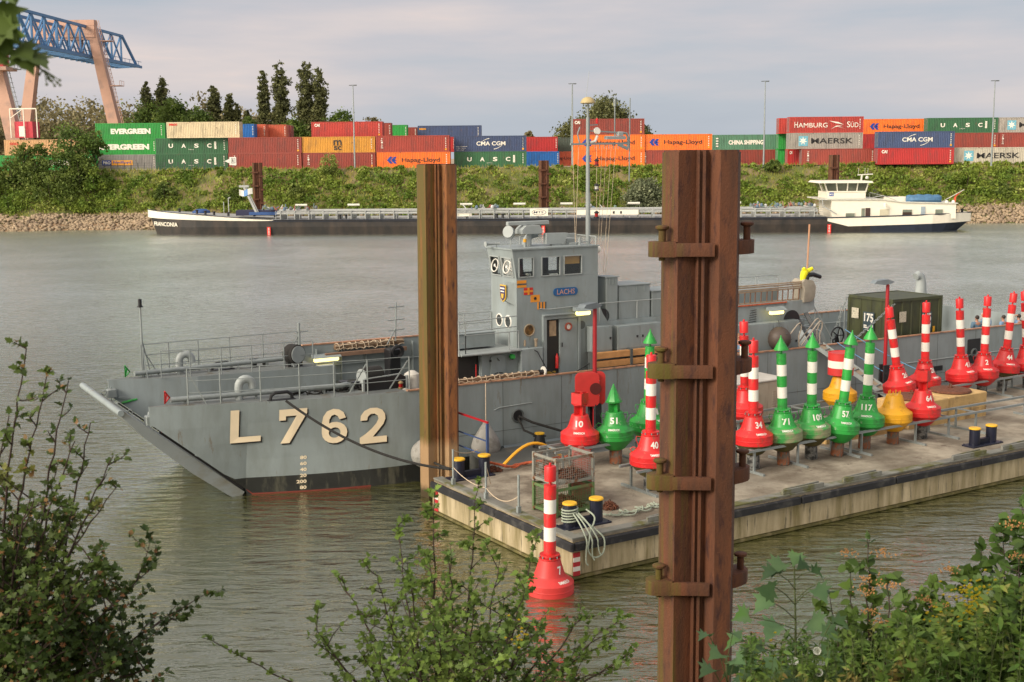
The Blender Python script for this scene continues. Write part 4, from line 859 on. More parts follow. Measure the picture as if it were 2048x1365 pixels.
def railing(name, pts, h, rows, m=M_galv, r=.022, posts=None, brace=False, parent=sh, wire=.013):
    mb = MB(); pts = [Vector(p) for p in pts]
    for p in (posts or pts): p = Vector(p); mb.tube([p, p + Vector((0, 0, h))], r, 6)
    for k in range(rows):
        z = h * (1 - .0) * (k + 1) / rows - .01
        mb.tube([p + Vector((0, 0, z)) for p in pts], wire if not (k == rows - 1 and wire > .01) else wire, 5)
    if brace: 
        for p, q in brace: mb.bar(p, q, .035)
    return mb.build(name, m, parent)
near = [(u_, max(vg(u_) + .12, .12), zg(u_)) for u_ in (-7.15, -6.2, -5.0, -3.8, -2.7, -1.6)] + [(-.15, .15, 3.02)]
railing('guard_rail', near, 1.12, 3, brace=[((-6.6, vg(-6.6) + .1, 3.06), (-7.12, vg(-7.1) + .12, 4.1)), ((-2.2, .3, 3.1), (-1.62, .25, 4.0)), ((-.8, .3, 3.1), (-.17, .2, 4.0))])
far_ = [(u_, 8 - vg(u_) - .12, zg(u_)) for u_ in (-7.1, -6.1, -5.0, -3.8, -2.5, -1.1)]
railing('guard_rail', far_, 1.12, 3, brace=[((-6.5, 7.0, 3.1), (-7.05, 7.0, 4.1))])
railing('guard_rail', [(u_, 6.3, zg(u_)) for u_ in (-6.6, -5.6, -4.5, -3.4, -2.2, -1.1)], .95, 2)
mb = MB(); mb.tube([(-1.05, 7.8, 3.0), (-1.05, 7.8, 4.45)], .05, 8); mb.bar((-1.15, 7.8, 4.1), (-.7, 7.8, 4.12), .03); mb.bar((-1.6, 7.8, 3.1), (-1.08, 7.8, 4.0), .03); mb.build('rail_mast', M_galv, sh)
mb = MB(); mb.tube([(-7.05, 6.95, 3.1), (-7.05, 6.95, 5.55)], [.045, .03], 8); mb.bar((-6.75, 7.1, 3.1), (-7.02, 6.97, 4.3), .03); mb.bar((-7.0, 6.6, 3.1), (-7.05, 6.93, 4.2), .03); mb.build('bow_mast', M_galv, sh)
mb = MB(); mb.lathe([(.1, 5.53), (.1, 5.57), (.065, 5.58), (.065, 5.8), (0, 5.82)], 12, T=Matrix.Translation((-7.05, 6.95, 0))); mb.build('bow_light', M_black, sh)
# big pipes on wing decks
for v0, v1, a, b in ((1.35, .95, -7.6, -2.25), (6.75, 7.25, -7.4, -1.9)):
    mb = MB(); pts = [(a, v0, 3.28), (a + 1, v0 + (v1 - v0) * .2, 3.27), (b, v1, 3.25)]
    if v0 < 3: pts += [(b + .25, v1 + .05, 3.27), (b + .4, v1 + .1, 3.2), (b + .45, v1 + .1, 3.0)]
    mb.tube(pts, .085, 12)
    for i in range(5): x = a + .4 + i * 1.1; mb.box(x, x + .06, v0 + (v1 - v0) * (i / 5) - .05, v0 + (v1 - v0) * (i / 5) + .05, 3.02, 3.2)
    mb.build('ramp_pipe', M_galv, sh)
for u_, v_ in ((-5.5, 1.25), (-5.7, 7.3)):
    mb = MB(); pts = [(u_, v_, 3.02), (u_, v_, 3.5)] + [(u_ + .22 - .22 * math.cos(R(a)), v_, 3.5 + .22 * math.sin(R(a))) for a in range(20, 161, 20)] + [(u_ + .45, v_, 3.42)]
    mb.tube(pts, .13, 14); mb.build('goose_neck_vent', M_greyl, sh)
for u_, v_ in ((-4.35, .62), (-4.2, 7.25)):
    mb = MB(); mb.bbox(-.45, .45, -.12, .12, 0, .06, .02, T=Matrix.Translation((u_, v_, 3.03))); mb.tube([(u_ - .36, v_, 3.08), (u_ - .33, v_, 3.22), (u_ - .2, v_, 3.30), (u_ + .2, v_, 3.30), (u_ + .33, v_, 3.22), (u_ + .36, v_, 3.08)], .055, 8); mb.build('fairlead', M_black, sh)
for u_, v_ in ((-2.0, 1.25), (-3.0, 7.3), (-1.9, 6.7)):
    mb = MB(); mb.lathe([(.13, 0), (.11, .05), (.11, .28), (.16, .31), (.16, .34), (0, .35)], 14, T=Matrix.Translation((u_, v_, 3.0))); mb.lathe([(.13, 0), (.11, .05), (.11, .24), (.16, .27), (0, .28)], 14, T=Matrix.Translation((u_ + .45, v_ + .05, 3.0))); mb.build('deck_bollard', M_black, sh)
mb = MB(); rr = random.Random(3)
for i in range(30): x = -3.6 + rr.random() * 2.4; mb.ring((x, 1.35 + rr.gauss(0, .18), 3.05 + rr.random() * .05), (rr.gauss(0, .3), rr.gauss(0, .3), 1), .22, .025, 12, sec=5)
tb = mb.build('rope_pile', M_ropeb, sh)
def reel(c, r, w_, axis, rim=True, name='hose_reel'):
    c = Vector(c); ax = Vector(axis).normalized(); mb = MB()
    mb.tube([c - ax * w_ / 2, c - ax * w_ / 4, c, c + ax * w_ / 4, c + ax * w_ / 2], [r * .96, r, r * .97, r, r * .96], 24, 0)
    mb.tube([c - ax * (w_ / 2 + .03), c - ax * w_ / 2], r * .86, 24, 1); mb.tube([c + ax * (w_ / 2 + .03), c + ax * w_ / 2], r * .86, 24, 1); mb.bar(c - Vector((0, 0, r + .15)), c, .06, m=1)
    mb.build(name, [M_ropeb, M_greyl], sh)
reel((-1.75, 6.5, 3.52), .36, .45, (-.35, .94, 0)); reel((-.75, 1.9, 3.28), .34, .7, (1, .2, 0), name='rope_reel'); reel((.15, 1.95, 3.05), .22, .4, (1, .2, 0), name='rope_reel')
mb = MB(); mb.box(-1.5, -.02, .72, .75, 3.0, 3.40); mb.prism([(-1.5, 3.0), (-.02, 3.0), (-.02, 3.38), (-.2, 3.47), (-1.5, 3.40)], .70, .72, ax='y'); mb.build('dark_screen', M_black, sh, smooth=0)
mb = MB(); mb.box(-1.56, -1.5, .66, .78, 3.0, 3.42); mb.box(-.02, .05, .66, .78, 3.0, 3.42); mb.bar((-1.5, .71, 3.43), (-.2, .71, 3.5), .03); mb.build('screen_frame', M_greyl, sh, smooth=0)
def lantern(u_, v_, z_, rim, red=True):
    mb = MB(); mb.lathe([(.09, 0), (.09, .05)], 14, 0, T=Matrix.Translation((u_, v_, z_))); mb.lathe([(.065, .05), (.065, .17)], 14, 1, T=Matrix.Translation((u_, v_, z_))); mb.lathe([(.09, .17), (.09, .2), (.04, .25), (0, .26)], 14, 0, T=Matrix.Translation((u_, v_, z_)))
    mb.build('signal_lantern', [rim, mat('red_lens', (.30, .01, .01), .2) if red else mat('clear_lens', (.45, .45, .42), .15)], sh)
lantern(-.28, .55, 3.03, mat('brass', (.35, .25, .12), .4, metal=.6))
M_lampY = lamp_mat('lit_deck_lamp', (1.0, .80, .28), 2.2)
def deck_lamp(u0, u1, v_, z_):
    mb = MB(); mb.prism(rounded(u0, u1, z_ - .07, z_ + .08, .06), v_ - .09, v_, ax='y'); mb.build('lit_lamp', M_lampY, sh, bevel=.01)
    mb = MB(); mb.prism([(v_ + .12, z_ + .22), (v_ - .02, z_ + .20), (v_ - .22, z_ + .10), (v_ - .22, z_ + .085), (v_ + .12, z_ + .085)], u0 - .04, u1 + .06, ax='x'); mb.build('lamp_hood', M_grey, sh, smooth=0)
deck_lamp(-.55, .45, 7.72, 3.00)
deck_lamp(6.62, 7.20, .66, 5.02); deck_lamp(15.6, 16.3, .66, 4.42)
mb = MB(); mb.bbox(-.75, .15, 7.3, 7.6, 2.2, 2.85, .04); mb.build('equipment_cabinet', M_cream if 0 else M_greyl, sh)
# rolled net ladders with loops
def net_roll(u0, u1, v_, z_, r, name='rolled_ladder'):
    mb = MB(); mb.tube([(u0, v_, z_), (u1, v_, z_ + .02)], r, 8, 1); rr = random.Random(5); n = int((u1 - u0) / .26)
    mb.tube([(u0 + (u1 - u0) * i / 30, v_ - r * 1.1 + rr.gauss(0, .012), z_ + r * .8 + rr.gauss(0, .02)) for i in range(31)], .018, 5)
    mb.tube([(u0 + (u1 - u0) * i / 30, v_ - r * 1.2 + rr.gauss(0, .012), z_ - r * .7 + rr.gauss(0, .02)) for i in range(31)], .018, 5)
    for i in range(n): x = u0 + .1 + i * .26; mb.ring((x, v_, z_), (1, .35 * (-1) ** i, .15), r * 1.35, .017, 12, sec=5)
    mb.build(name, [M_ropew, mat('weathered_slats', (.20, .13, .08), .8, var=.3, vs=6)], sh)
net_roll(1.3, 4.75, .16, 3.14, .075)
net_roll(.35, 3.2, 7.80, 3.42, .11); 
mb = MB(); mb.bbox(-.1, 3.3, 7.62, 7.72, 3.08, 3.24, .02); mb.build('fender_beam', M_wood if 0 else mat('weathered_beam', (.20, .12, .08), .8, var=.2), sh)
mb = MB(); mb.tube([(4.78, .16, 3.15), (4.95, .16, 3.15)], .09, 12, 1); mb.tube([(4.95, .16, 3.17), (5.0, .16, 3.17)], .17, 18, 0); mb.build('rope_guard_disc', [M_white, M_black], sh)
# white covered bundle and dark gear just left of tall pile
mb = MB(); mb.lathe([(.1, 0), (.3, .15), (.34, .6), (.25, .95), (.1, 1.05), (0, 1.06)], 12, T=Matrix.Translation((.35, 1.0, 2.45))); mb.build('covered_bundle', mat('pale_canvas', (.46, .44, .40), .9, var=.1, bump=.4, bs=5), sh)
mb = MB(); mb.tube([(2.8 + .0, 7.6, 3.5), (2.85, 7.6, 5.0)], .03, 8)
for z in (3.9, 4.3, 4.8): mb.bar((2.5, 7.6, z), (3.2, 7.6, z + .03), .03)
mb.bar((2.4, 7.5, 3.4), (2.82, 7.6, 4.0), .03); mb.build('davit_post', M_galv, sh)
mb = MB(); mb.bbox(2.2, 2.7, 6.9, 7.4, 2.2, 3.3, .05); mb.ring((2.5, 6.8, 3.2), (0, 1, .2), .22, .07, 14); mb.tube([(2.2, 6.8, 3.2), (2.15, 6.8, 2.6), (2.2, 6.8, 2.1)], .06, 6); mb.build('winch', M_black, sh)

# ------------- superstructure
NV, FV = .9, 2.7
# lower block with platform in front
mb = MB(); mb.box(2.95, 4.35, NV, FV, 1.5, 3.88); mb.build('forward_locker_house', M_grey, sh, smooth=0)
mb = MB(); mb.box(4.35, 7.73, NV, FV, 1.5, 6.35); mb.build('bridge_house', M_grey, sh, smooth=0)
mb = MB()   # window band: walls with openings, front leaning outward
FT = -.16
zs0, zs1, zs2, zs3 = 6.352, 6.40, 7.06, 7.34
def wall_band(mb, P, Q, wins, th=.07, lean=(0, 0)):
    # P,Q lower corners (u,v); wins [(t0,t1)] fractions; builds solid strips
    P = Vector((P[0], P[1], 0)); Q = Vector((Q[0], Q[1], 0)); d = (Q - P); n = Vector((-d.y, d.x, 0)).normalized() * th; lv = Vector((lean[0], lean[1], 0))
    def blk(t0, t1, z0, z1):
        vs = []
        for z in (z0, z1):
            o_ = lv * ((z - zs0) / (zs3 - zs0))
            for t_, k in ((t0, 0), (t1, 0), (t1, 1), (t0, 1)): p = P + d * t_ + n * k + o_; vs.append((p.x, p.y, z))
        mb.add(vs, [(0, 3, 2, 1), (4, 5, 6, 7), (0, 1, 5, 4), (1, 2, 6, 5), (2, 3, 7, 6), (3, 0, 4, 7)])
    blk(0, 1, zs0, zs1); blk(0, 1, zs2, zs3); t = 0
    for a, b in wins + [(1, 1)]: blk(t, a, zs1, zs2); t = b
    return P, d, lv
WN = [((4.45 - 4.35) / 3.38, (5.03 - 4.35) / 3.38), ((5.37 - 4.35) / 3.38, (6.12 - 4.35) / 3.38), ((6.29 - 4.35) / 3.38, (7.03 - 4.35) / 3.38)]
wall_band(mb, (4.35, NV), (7.73, NV), WN); wall_band(mb, (7.73, FV), (4.35, FV), [(.05, .30), (.36, .62), (.68, .93)])
wall_band(mb, (7.73, NV + .07), (7.73, FV - .07), []); wall_band(mb, (4.35, FV), (4.35, NV), [(.08, .44), (.53, .92)], lean=(FT, 0))
mb.add([(4.35 + FT - .04, NV - .04, zs3), (7.77, NV - .04, zs3), (7.77, FV + .06, zs3), (4.35 + FT - .04, FV + .06, zs3), (4.35 + FT - .04, NV - .04, zs3 + .05), (7.77, NV - .04, zs3 + .05), (7.77, FV + .06, zs3 + .05), (4.35 + FT - .04, FV + .06, zs3 + .05)], [(0, 3, 2, 1), (4, 5, 6, 7), (0, 1, 5, 4), (1, 2, 6, 5), (2, 3, 7, 6), (3, 0, 4, 7)])
for s in (NV + .002, FV - .002): mb.sheet([(4.355, s, zs0), (4.35 + FT, s, zs3), (4.355, s, zs3)])
mb.build('window_band', M_grey, sh, smooth=0)
def gl():
    m = bpy.data.materials.new('clear_window_glass'); m.use_nodes = True; t = m.node_tree; t.nodes.clear(); o = N(t, 'ShaderNodeOutputMaterial'); a = N(t, 'ShaderNodeBsdfTransparent'); g = N(t, 'ShaderNodeBsdfGlossy'); g.inputs['Roughness'].default_value = .03
    a.inputs[0].default_value = (.8, .85, .85, 1); x = N(t, 'ShaderNodeMixShader'); fr = N(t, 'ShaderNodeFresnel'); fr.inputs[0].default_value = 1.5; Lk(t, fr.outputs[0], x.inputs[0]); Lk(t, a.outputs[0], x.inputs[1]); Lk(t, g.outputs[0], x.inputs[2]); Lk(t, x.outputs[0], o.inputs[0]); return m
M_clear = gl()
def window(P, Q, z0, z1, nrm, lean=0, pane=True):
    P = Vector(P); Q = Vector(Q); nrm = Vector(nrm); a = [Vector((P.x, P.y, z0)), Vector((Q.x, Q.y, z0)), Vector((Q.x + lean, Q.y, z1)), Vector((P.x + lean, P.y, z1))]
    mb = MB()
    for i in range(4): mb.bar(a[i] + nrm * .012, a[(i + 1) % 4] + nrm * .012, .035)
    f = mb.build('bridge_window', M_greyl, sh)
    mb = MB(); mb.sheet([p - nrm * .03 for p in a]); mb.build('pane', M_clear, f, smooth=0); return f
for (a, b), (t0, t1) in zip(((4.45, 5.03), (5.37, 6.12), (6.29, 7.03)), WN): window((a, NV), (b, NV), 6.40, 7.06, (0, -1, 0))
ww = FV - NV
for a, b in ((.08, .44), (.53, .92)):
    l0 = FT * (zs1 - zs0) / (zs3 - zs0); l1 = FT * (zs2 - zs0) / (zs3 - zs0)
    f = window((4.35 + l0, FV - ww * a), (4.35 + l0, FV - ww * b), 6.40, 7.06, (-1, 0, 0), l1 - l0)
    c = (4.35 + (l0 + l1) / 2 - .04, FV - ww * (a + b) / 2, 6.74); mb = MB(); mb.ring(c, (1, 0, -.22), .225, .022, 26); mb.disc(c, (-1, 0, .2), .05, .02, 10); mb.bar(Vector(c) - Vector((0, .15, .1)), Vector(c), .02); mb.build('clear_view_screen', M_white, f)
# interior
M_dark = mat('dark_interior_and_shade', (.02, .018, .016), .7)  # near-black; also stands in for shade in the doorway and under the platform
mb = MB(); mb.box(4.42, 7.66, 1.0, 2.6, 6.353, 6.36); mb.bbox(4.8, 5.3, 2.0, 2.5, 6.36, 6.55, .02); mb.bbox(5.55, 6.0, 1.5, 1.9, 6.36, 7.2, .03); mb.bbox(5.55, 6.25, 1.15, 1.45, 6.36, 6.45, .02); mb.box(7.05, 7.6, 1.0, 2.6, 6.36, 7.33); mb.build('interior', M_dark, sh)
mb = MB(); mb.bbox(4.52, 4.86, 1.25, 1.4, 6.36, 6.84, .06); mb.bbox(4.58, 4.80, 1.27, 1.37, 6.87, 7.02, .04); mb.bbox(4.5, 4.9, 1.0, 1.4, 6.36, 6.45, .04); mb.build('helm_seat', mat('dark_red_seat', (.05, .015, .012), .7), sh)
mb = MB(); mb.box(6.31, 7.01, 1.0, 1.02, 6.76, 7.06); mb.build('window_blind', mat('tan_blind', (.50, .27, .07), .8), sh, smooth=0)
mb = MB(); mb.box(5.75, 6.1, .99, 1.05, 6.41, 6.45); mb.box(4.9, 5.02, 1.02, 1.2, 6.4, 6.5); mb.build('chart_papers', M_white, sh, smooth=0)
# near wall details
mb = MB(); mb.bbox(4.37, 5.28, .66, NV, 1.5, 3.94, .03); mb.build('step_casing', M_grey, sh)
mb = MB()
mb.box(5.36, 5.50, NV - .12, NV, 2.75, 5.0); mb.box(6.82, 6.92, NV - .12, NV, 2.75, 5.0); mb.box(5.50, 6.82, NV - .12, NV, 4.86, 5.0); mb.box(5.36, 6.92, NV - .2, NV, 5.001, 5.04); mb.box(5.36, 6.92, NV - .14, NV, 2.68, 2.749)
mb.build('door_frame', M_grey, sh, smooth=0, bevel=.006)
mb = MB(); mb.box(5.50, 6.04, NV - .012, NV - .002, 2.75, 4.86); mb.build('doorway_shade_sheet', M_dark, sh, smooth=0)  # dark flush sheet painted as the shade inside the doorway
dl = MB(); dl.bbox(6.05, 6.815, NV - .075, NV - .02, 2.78, 4.85, .02); dl = dl.build('sliding_door', M_grey, sh)
mb = MB(); mb.bar((6.14, NV - .11, 3.85), (6.14, NV - .11, 4.0), .03); mb.build('handle', M_black, dl)
mb = MB(); mb.ring((6.42, NV - .09, 4.55), (0, 1, 0), .12, .035, 20); mb.disc((6.42, NV - .077, 4.55), (0, -1, 0), .12, .006, 16, 1); mb.build('round_badge', [mat('brown_red_badge', (.25, .05, .03), .5), M_white], dl)
mb = MB(); mb.lathe([(.055, 0), (.055, .42), (.02, .47), (.02, .52)], 10, T=Matrix.Translation((5.95, NV - .06, 3.1))); mb.build('fire_extinguisher', M_red, sh)
mb = MB(); mb.box(5.66, 5.94, NV - .03, NV - .014, 4.25, 4.8); mb.build('chart_sheet', mat('tan_chart', (.34, .24, .15), .8, var=.3, vs=8), sh, smooth=0)
mb = MB(); mb.box(5.52, 5.9, NV - .05, NV - .014, 2.76, 3.0); mb.build('yellow_case', mat('dull_yellow_case', (.35, .22, .03), .7), sh, smooth=0)
def porthole(c, nrm, r, m2=None, rim=M_white):
    mb = MB(); mb.ring(c, nrm, r, .028, 24); p = mb.build('porthole', rim, sh); mb = MB(); mb.disc(Vector(c) + Vector(nrm) * .004, nrm, r, .006, 24); mb.build('pane', m2 or M_glass, p); return p
porthole((4.85, NV, 4.53), (0, -1, 0), .20, mat('amber_painted_interior_glow', (.12, .055, .012), .2, var=.8, vs=7), mat('brass_rim', (.30, .24, .16), .4))  # mottled amber pane colour stands in for a lit interior
for v_ in (2.12, 1.5): p = porthole((4.35, v_, 4.80), (-1, 0, 0), .21)
mb = MB(); mb.tube([(5.25, NV - .06, 5.26), (5.6, NV - .06, 5.22), (7.7, NV - .06, 5.28)], .02, 6); mb.build('hand_rail', M_greyl, sh)
mb = MB(); mb.disc((7.03, NV, 4.56), (0, -1, 0), .15, .02, 20); mb.build('round_plate', M_greyd, sh)
# flags
M_or = mat('orange_flag_paint', (.75, .28, .02), .5); M_fr = mat('red_flag_paint', (.55, .02, .015), .5)
def q4(mb, u0, u1, z0, z1, v_, m): mb.box(u0, u1, v_ - .006, v_, z0, z1, m)
fu, fz, fw, fh = 4.37, 6.04, .37, .25
mb = MB()
for i, k in enumerate('DRIG'):
    u0 = fu + i * .285 * .95; z0 = fz - i * .268; y = NV - .002
    if k == 'D': q4(mb, u0, u0 + fw, z0, z0 + .25, y, 0); q4(mb, u0, u0 + fw, z0 + .09, z0 + .145, y - .007, 1)
    if k == 'R': q4(mb, u0, u0 + fw, z0, z0 + .25, y, 2); q4(mb, u0, u0 + fw, z0 + .09, z0 + .16, y - .007, 0); q4(mb, u0 + .14, u0 + .22, z0, z0 + .25, y - .0145, 0)
    if k == 'I': q4(mb, u0, u0 + fw, z0, z0 + .25, y, 0); mb.disc((u0 + fw / 2, y - .007, z0 + .125), (0, -1, 0), .055, .006, 16, 3)
    if k == 'G':
        for j in range(6): q4(mb, u0 + j * fw / 6, u0 + (j + 1) * fw / 6, z0, z0 + .25, y, (0, 1)[j % 2])
mb.build('signal_flags', [M_or, M_greyd, M_fr, M_black], sh, smooth=0)
mb = MB(); mb.prism(rounded(5.84, 6.85, 5.66, 5.94, .13, 5), NV - .03, NV - .002, ax='y'); put_text(mb, 'LACHS', (5.98, NV - .034, 5.71), (1, 0, 0), (0, 0, 1), .74, .18, 1, .01)
mb.build('name_plate', [mat('blue_name_plate', (.01, .09, .25), .5), mat('salmon_letters', (.50, .26, .20), .5)], sh, smooth=0)
mb = MB(); mb.add([(4.35, .95, 5.40), (4.35, 1.1, 5.45), (4.35, 1.1, 6.22), (4.35, .95, 6.22), (4.1, 1.22, 5.58), (4.1, 1.5, 5.58), (4.1, 1.5, 6.12), (4.1, 1.22, 6.12), (4.35, 1.6, 5.5), (4.35, 1.6, 6.2)], [(4, 5, 6, 7), (0, 4, 7, 3), (3, 7, 6, 9), (0, 8, 5, 4), (8, 9, 6, 5)]); mb.build('crest_bracket', M_grey, sh, smooth=0)
mb = MB(); sp_ = [(2.30, 6.13), (1.90, 6.13), (1.90, 5.75), (1.95, 5.62), (2.10, 5.52), (2.25, 5.62), (2.30, 5.75)]; mb.T = Matrix.Translation((.1, -.74, 0)); mb.prism(sp_, 3.965, 3.995, 0, ax='x')
c_ = [((a - 2.1) * .82 + 2.1, (b - 5.85) * .84 + 5.85) for a, b in sp_]; mb.prism(c_, 3.95, 3.964, 1, ax='x'); mb.box(3.94, 3.949, 1.95, 2.25, 5.98, 6.03, 2); mb.box(3.94, 3.949, 1.97, 2.22, 5.88, 5.92, 2); mb.prism([(2.0, 5.82), (2.2, 5.82), (2.15, 5.66), (2.05, 5.66)], 3.94, 3.949, 0, ax='x')
mb.build('ship_crest', [mat('gold_paint', (.6, .38, .05), .5), mat('crest_navy', (.03, .02, .10), .5), M_white], sh, smooth=0)
mb = MB(); mb.lathe([(.05, 0), (.05, .2), (.07, .22), (.07, .28), (0, .3)], 10, T=Matrix.Translation((5.05, NV - .12, 3.95))); mb.lathe([(.04, 0), (.04, .16), (.03, .22)], 10, T=Matrix.Translation((4.6, NV - .12, 4.0))); mb.build('socket_fitting', mat('brass_fitting', (.30, .24, .17), .5), sh)
mb = MB(); mb.tube([(4.75, NV - .1, 3.95), (5.0, .6, 3.8), (5.3, .5, 3.2), (5.6, .45, 3.0), (6.4, .4, 2.95), (7.1, .5, 3.2), (7.2, .7, 3.6)], .018, 5); mb.build('cable', M_black, sh)
mb = MB(); mb.lathe([(.10, 0), (.10, .1), (.06, .16)], 12, T=Matrix.Translation((4.07, .8, 3.68)) @ Matrix.Rotation(R(90), 4, 'X')); mb.build('green_side_light', M_green, sh)
# weather door in forward house
wd = MB(); wd.prism(rounded(3.28, 3.84, 2.25, 3.78, .12), NV - .045, NV - .002, ax='y'); wd = wd.build('weather_door', M_grey, sh, bevel=.01)
mb = MB()
for x, z, a in ((3.56, 3.62, -50), (3.48, 3.15, 10), (3.66, 3.15, -10), (3.56, 2.6, 40)): dx, dz = .07 * math.cos(R(a)), .07 * math.sin(R(a)); mb.bar((x - dx, NV - .07, z - dz), (x + dx, NV - .07, z + dz), .02)
for z in (3.55, 2.9): mb.box(3.24, 3.30, NV - .06, NV - .02, z, z + .08)
mb.build('dog_handles', M_black, wd)
mb = MB(); mb.bbox(1.92, 4.35, .62, FV, 3.883, 3.95, .02); mb.tube([(2.0, .60, 3.91), (3.9, .60, 3.90)], .045, 8); mb.build('platform', M_greyl, sh, smooth=0)
mb = MB(); mb.box(2.0, 2.9, 1.1, 2.5, 1.5, 3.88); mb.build('recess_shade_box', M_dark, sh, smooth=0)  # solid near-black box stands in for shade under the platform
mb = MB(); mb.bar((2.75, .95, 2.3), (2.75, .95, 3.5), .03); mb.build('red_pipe', M_redf, sh)
mb = MB(); mb.bbox(2.15, 3.75, 1.35, 2.25, 4.02, 4.50, .03); mb.box(2.15, 3.75, 1.32, 2.28, 4.501, 4.53); mb.build('deck_locker', M_grey, sh, smooth=0)
def pipe_rail(pts, h, rows, name='pipe_railing', r=.022, posts=None):
    mb = MB(); pts = [Vector(p) for p in pts]
    for p in (posts if posts else pts): p = Vector(p); mb.tube([p, p + Vector((0, 0, h))], r, 6)
    for k in range(rows): mb.tube([p + Vector((0, 0, h * (k + 1) / rows)) for p in pts], r * .85, 6)
    return mb.build(name, M_greyl, sh)
pipe_rail([(4.3, 2.66, 3.95), (3.2, 2.66, 3.95), (2.0, 2.66, 3.95), (1.95, .66, 3.95), (2.2, .66, 3.95)], 1.1, 3)
pipe_rail([(2.2, .66, 3.95), (3.9, .66, 3.95), (4.33, .75, 3.95)], .62, 1)
mb = MB(); mb.tube([(2.2, .66, 5.05), (4.3, .8, 5.08)], .02, 6); mb.tube([(2.2, .66, 4.7), (4.3, .8, 4.72)], .02, 6); mb.build('pipe_railing', M_greyl, sh)
# roof gear
ZR = 7.39
mb = MB(); mb.tube([(5.4, 1.8, ZR), (5.4, 1.8, 7.85)], .09, 12); mb.build('radar_post', M_greyl, sh)
rd = MB(); rd.prism([(-.42, 0), (.42, 0), (.42, .15), (.36, .22), (.30, .30), (-.25, .30), (-.36, .22), (-.42, .15)], -.25, .25, ax='y', T=Matrix.Translation((5.4, 1.8, 7.83))); rd.lathe([(.08, 0), (.08, .08)], 10, T=Matrix.Translation((5.4, 1.8, 8.13))); rd = rd.build('radar_housing', M_greyl, sh, smooth=0, bevel=.02)
mb = MB(); mb.bbox(4.5, 6.2, 1.72, 1.88, 8.15, 8.28, .02); mb.build('scanner_bar', M_greyl, rd)
mb = MB(); mb.tube([(4.6, 1.75, ZR), (4.62, 1.75, 7.65)], .02, 6); mb.tube([(4.48, 1.75, 7.95), (4.5, 1.75, 7.75), (4.62, 1.75, 7.65), (4.78, 1.75, 7.78)], .02, 6)
mb.lathe([(.21, -.12), (.20, -.10), (.19, .02), (.12, .18), (.05, .24), (0, .25)], 20, T=Matrix.Translation((4.58, 1.75, 7.92)) @ Euler((R(0), R(100), R(30))).to_matrix().to_4x4()); mb.build('searchlight', M_greyl, sh)
mb = MB(); mb.lathe([(.10, 0), (.04, .12), (.03, .5), (.05, .55)], 12, T=Matrix.Translation((3.85, 2.2, 7.5)) @ Matrix.Rotation(R(90), 4, 'Y')); mb.bar((4.3, 2.2, 7.4), (4.3, 2.2, 7.5), .04); mb.build('horn', M_greyl, sh)
mb = MB(); mb.prism([(5.95, 7.45), (6.68, 7.45), (6.86, 7.82), (5.95, 7.84)], 1.5, 1.72, ax='y'); mb.box(6.2, 6.6, 1.52, 1.70, ZR, 7.45); mb.build('antenna_box', M_greyl, sh, smooth=0)
mb = MB(); mb.tube([(5.5, 2.2, ZR), (5.55, 2.2, 7.6), (5.7, 2.2, 7.75), (5.95, 2.2, 7.8)], .14, 12); mb.build('duct', M_greyl, sh)
mb = MB(); mb.lathe([(.05, ZR), (.05, 7.56)], 12, 0, T=Matrix.Translation((5.05, 1.5, 0))); mb.lathe([(.06, 7.561), (.06, 7.67), (0, 7.68)], 12, 1, T=Matrix.Translation((5.05, 1.5, 0))); mb.build('capped_fitting', [M_greyl, M_yel], sh)
mb = MB(); mb.bbox(6.9, 7.3, 1.7, 2.2, ZR, 7.62, .03); mb.bar((6.8, 1.3, 7.45), (7.6, 1.3, 7.5), .05); mb.bar((7.15, 1.2, ZR), (7.15, 1.2, 7.65), .06); mb.bar((7.1, 1.4, 7.4), (7.35, 1.4, 7.55), .05); mb.box(7.2, 7.65, 2.2, 2.35, 7.45, 7.75); mb.build('roof_fittings', M_greyl, sh, smooth=0)
pipe_rail([(5.5, 2.6, ZR), (6.5, 2.6, ZR), (7.7, 2.6, ZR), (7.7, 1.0, ZR)], .30, 1)
# mast
mm = MB(); mm.tube([(7.7, 1.5, ZR), (7.7, 1.5, 9.2), (7.69, 1.5, 9.25), (7.69, 1.5, 11.9)], [.085, .085, .07, .065], 12); mm.tube([(7.69, 1.5, 11.9), (7.69, 1.5, 12.4)], .035, 8)
mm.bar((6.95, 1.5, 10.95), (9.5, 1.5, 10.98), .05, .07); mm.bar((7.8, 1.5, 11.42), (9.2, 1.5, 11.36), .05); mm.tube([(9.2, 1.5, 11.36), (9.38, 1.5, 11.33), (9.44, 1.5, 11.2), (9.44, 1.5, 10.8)], .04, 8); mm.bar((7.75, 1.5, 11.62), (8.1, 1.5, 11.64), .04)
mm.tube([(6.98, 1.5, 10.95), (7.0, 1.5, 11.5)], .02, 6); mm.tube([(7.35, 1.5, 10.95), (7.25, 1.5, 11.3), (7.35, 1.5, 11.55)], .025, 6); mm.bar((9.0, 1.5, 10.95), (9.44, 1.5, 10.78), .06, .1)
mm.bar((7.8, 1.5, 8.35), (8.25, 1.5, 8.35), .04)
for i in range(7): x = 8.0 + i * .2; mm.bar((x, 1.5, 10.95), (x, 1.5, 10.78), .02)
mo = mm.build('mast', mat('mast_grey', (.25, .28, .28), .45, var=.05), sh)
mb = MB(); mb.lathe([(.02, -.04), (.25, -.02), (.27, .0), (.26, .04), (.20, .14), (.10, .20), (0, .215)], 24, T=Matrix.Translation((7.69, 1.5, 12.40))); mb.build('dome_antenna', mat('ochre_dome', (.42, .33, .16), .5), mo)
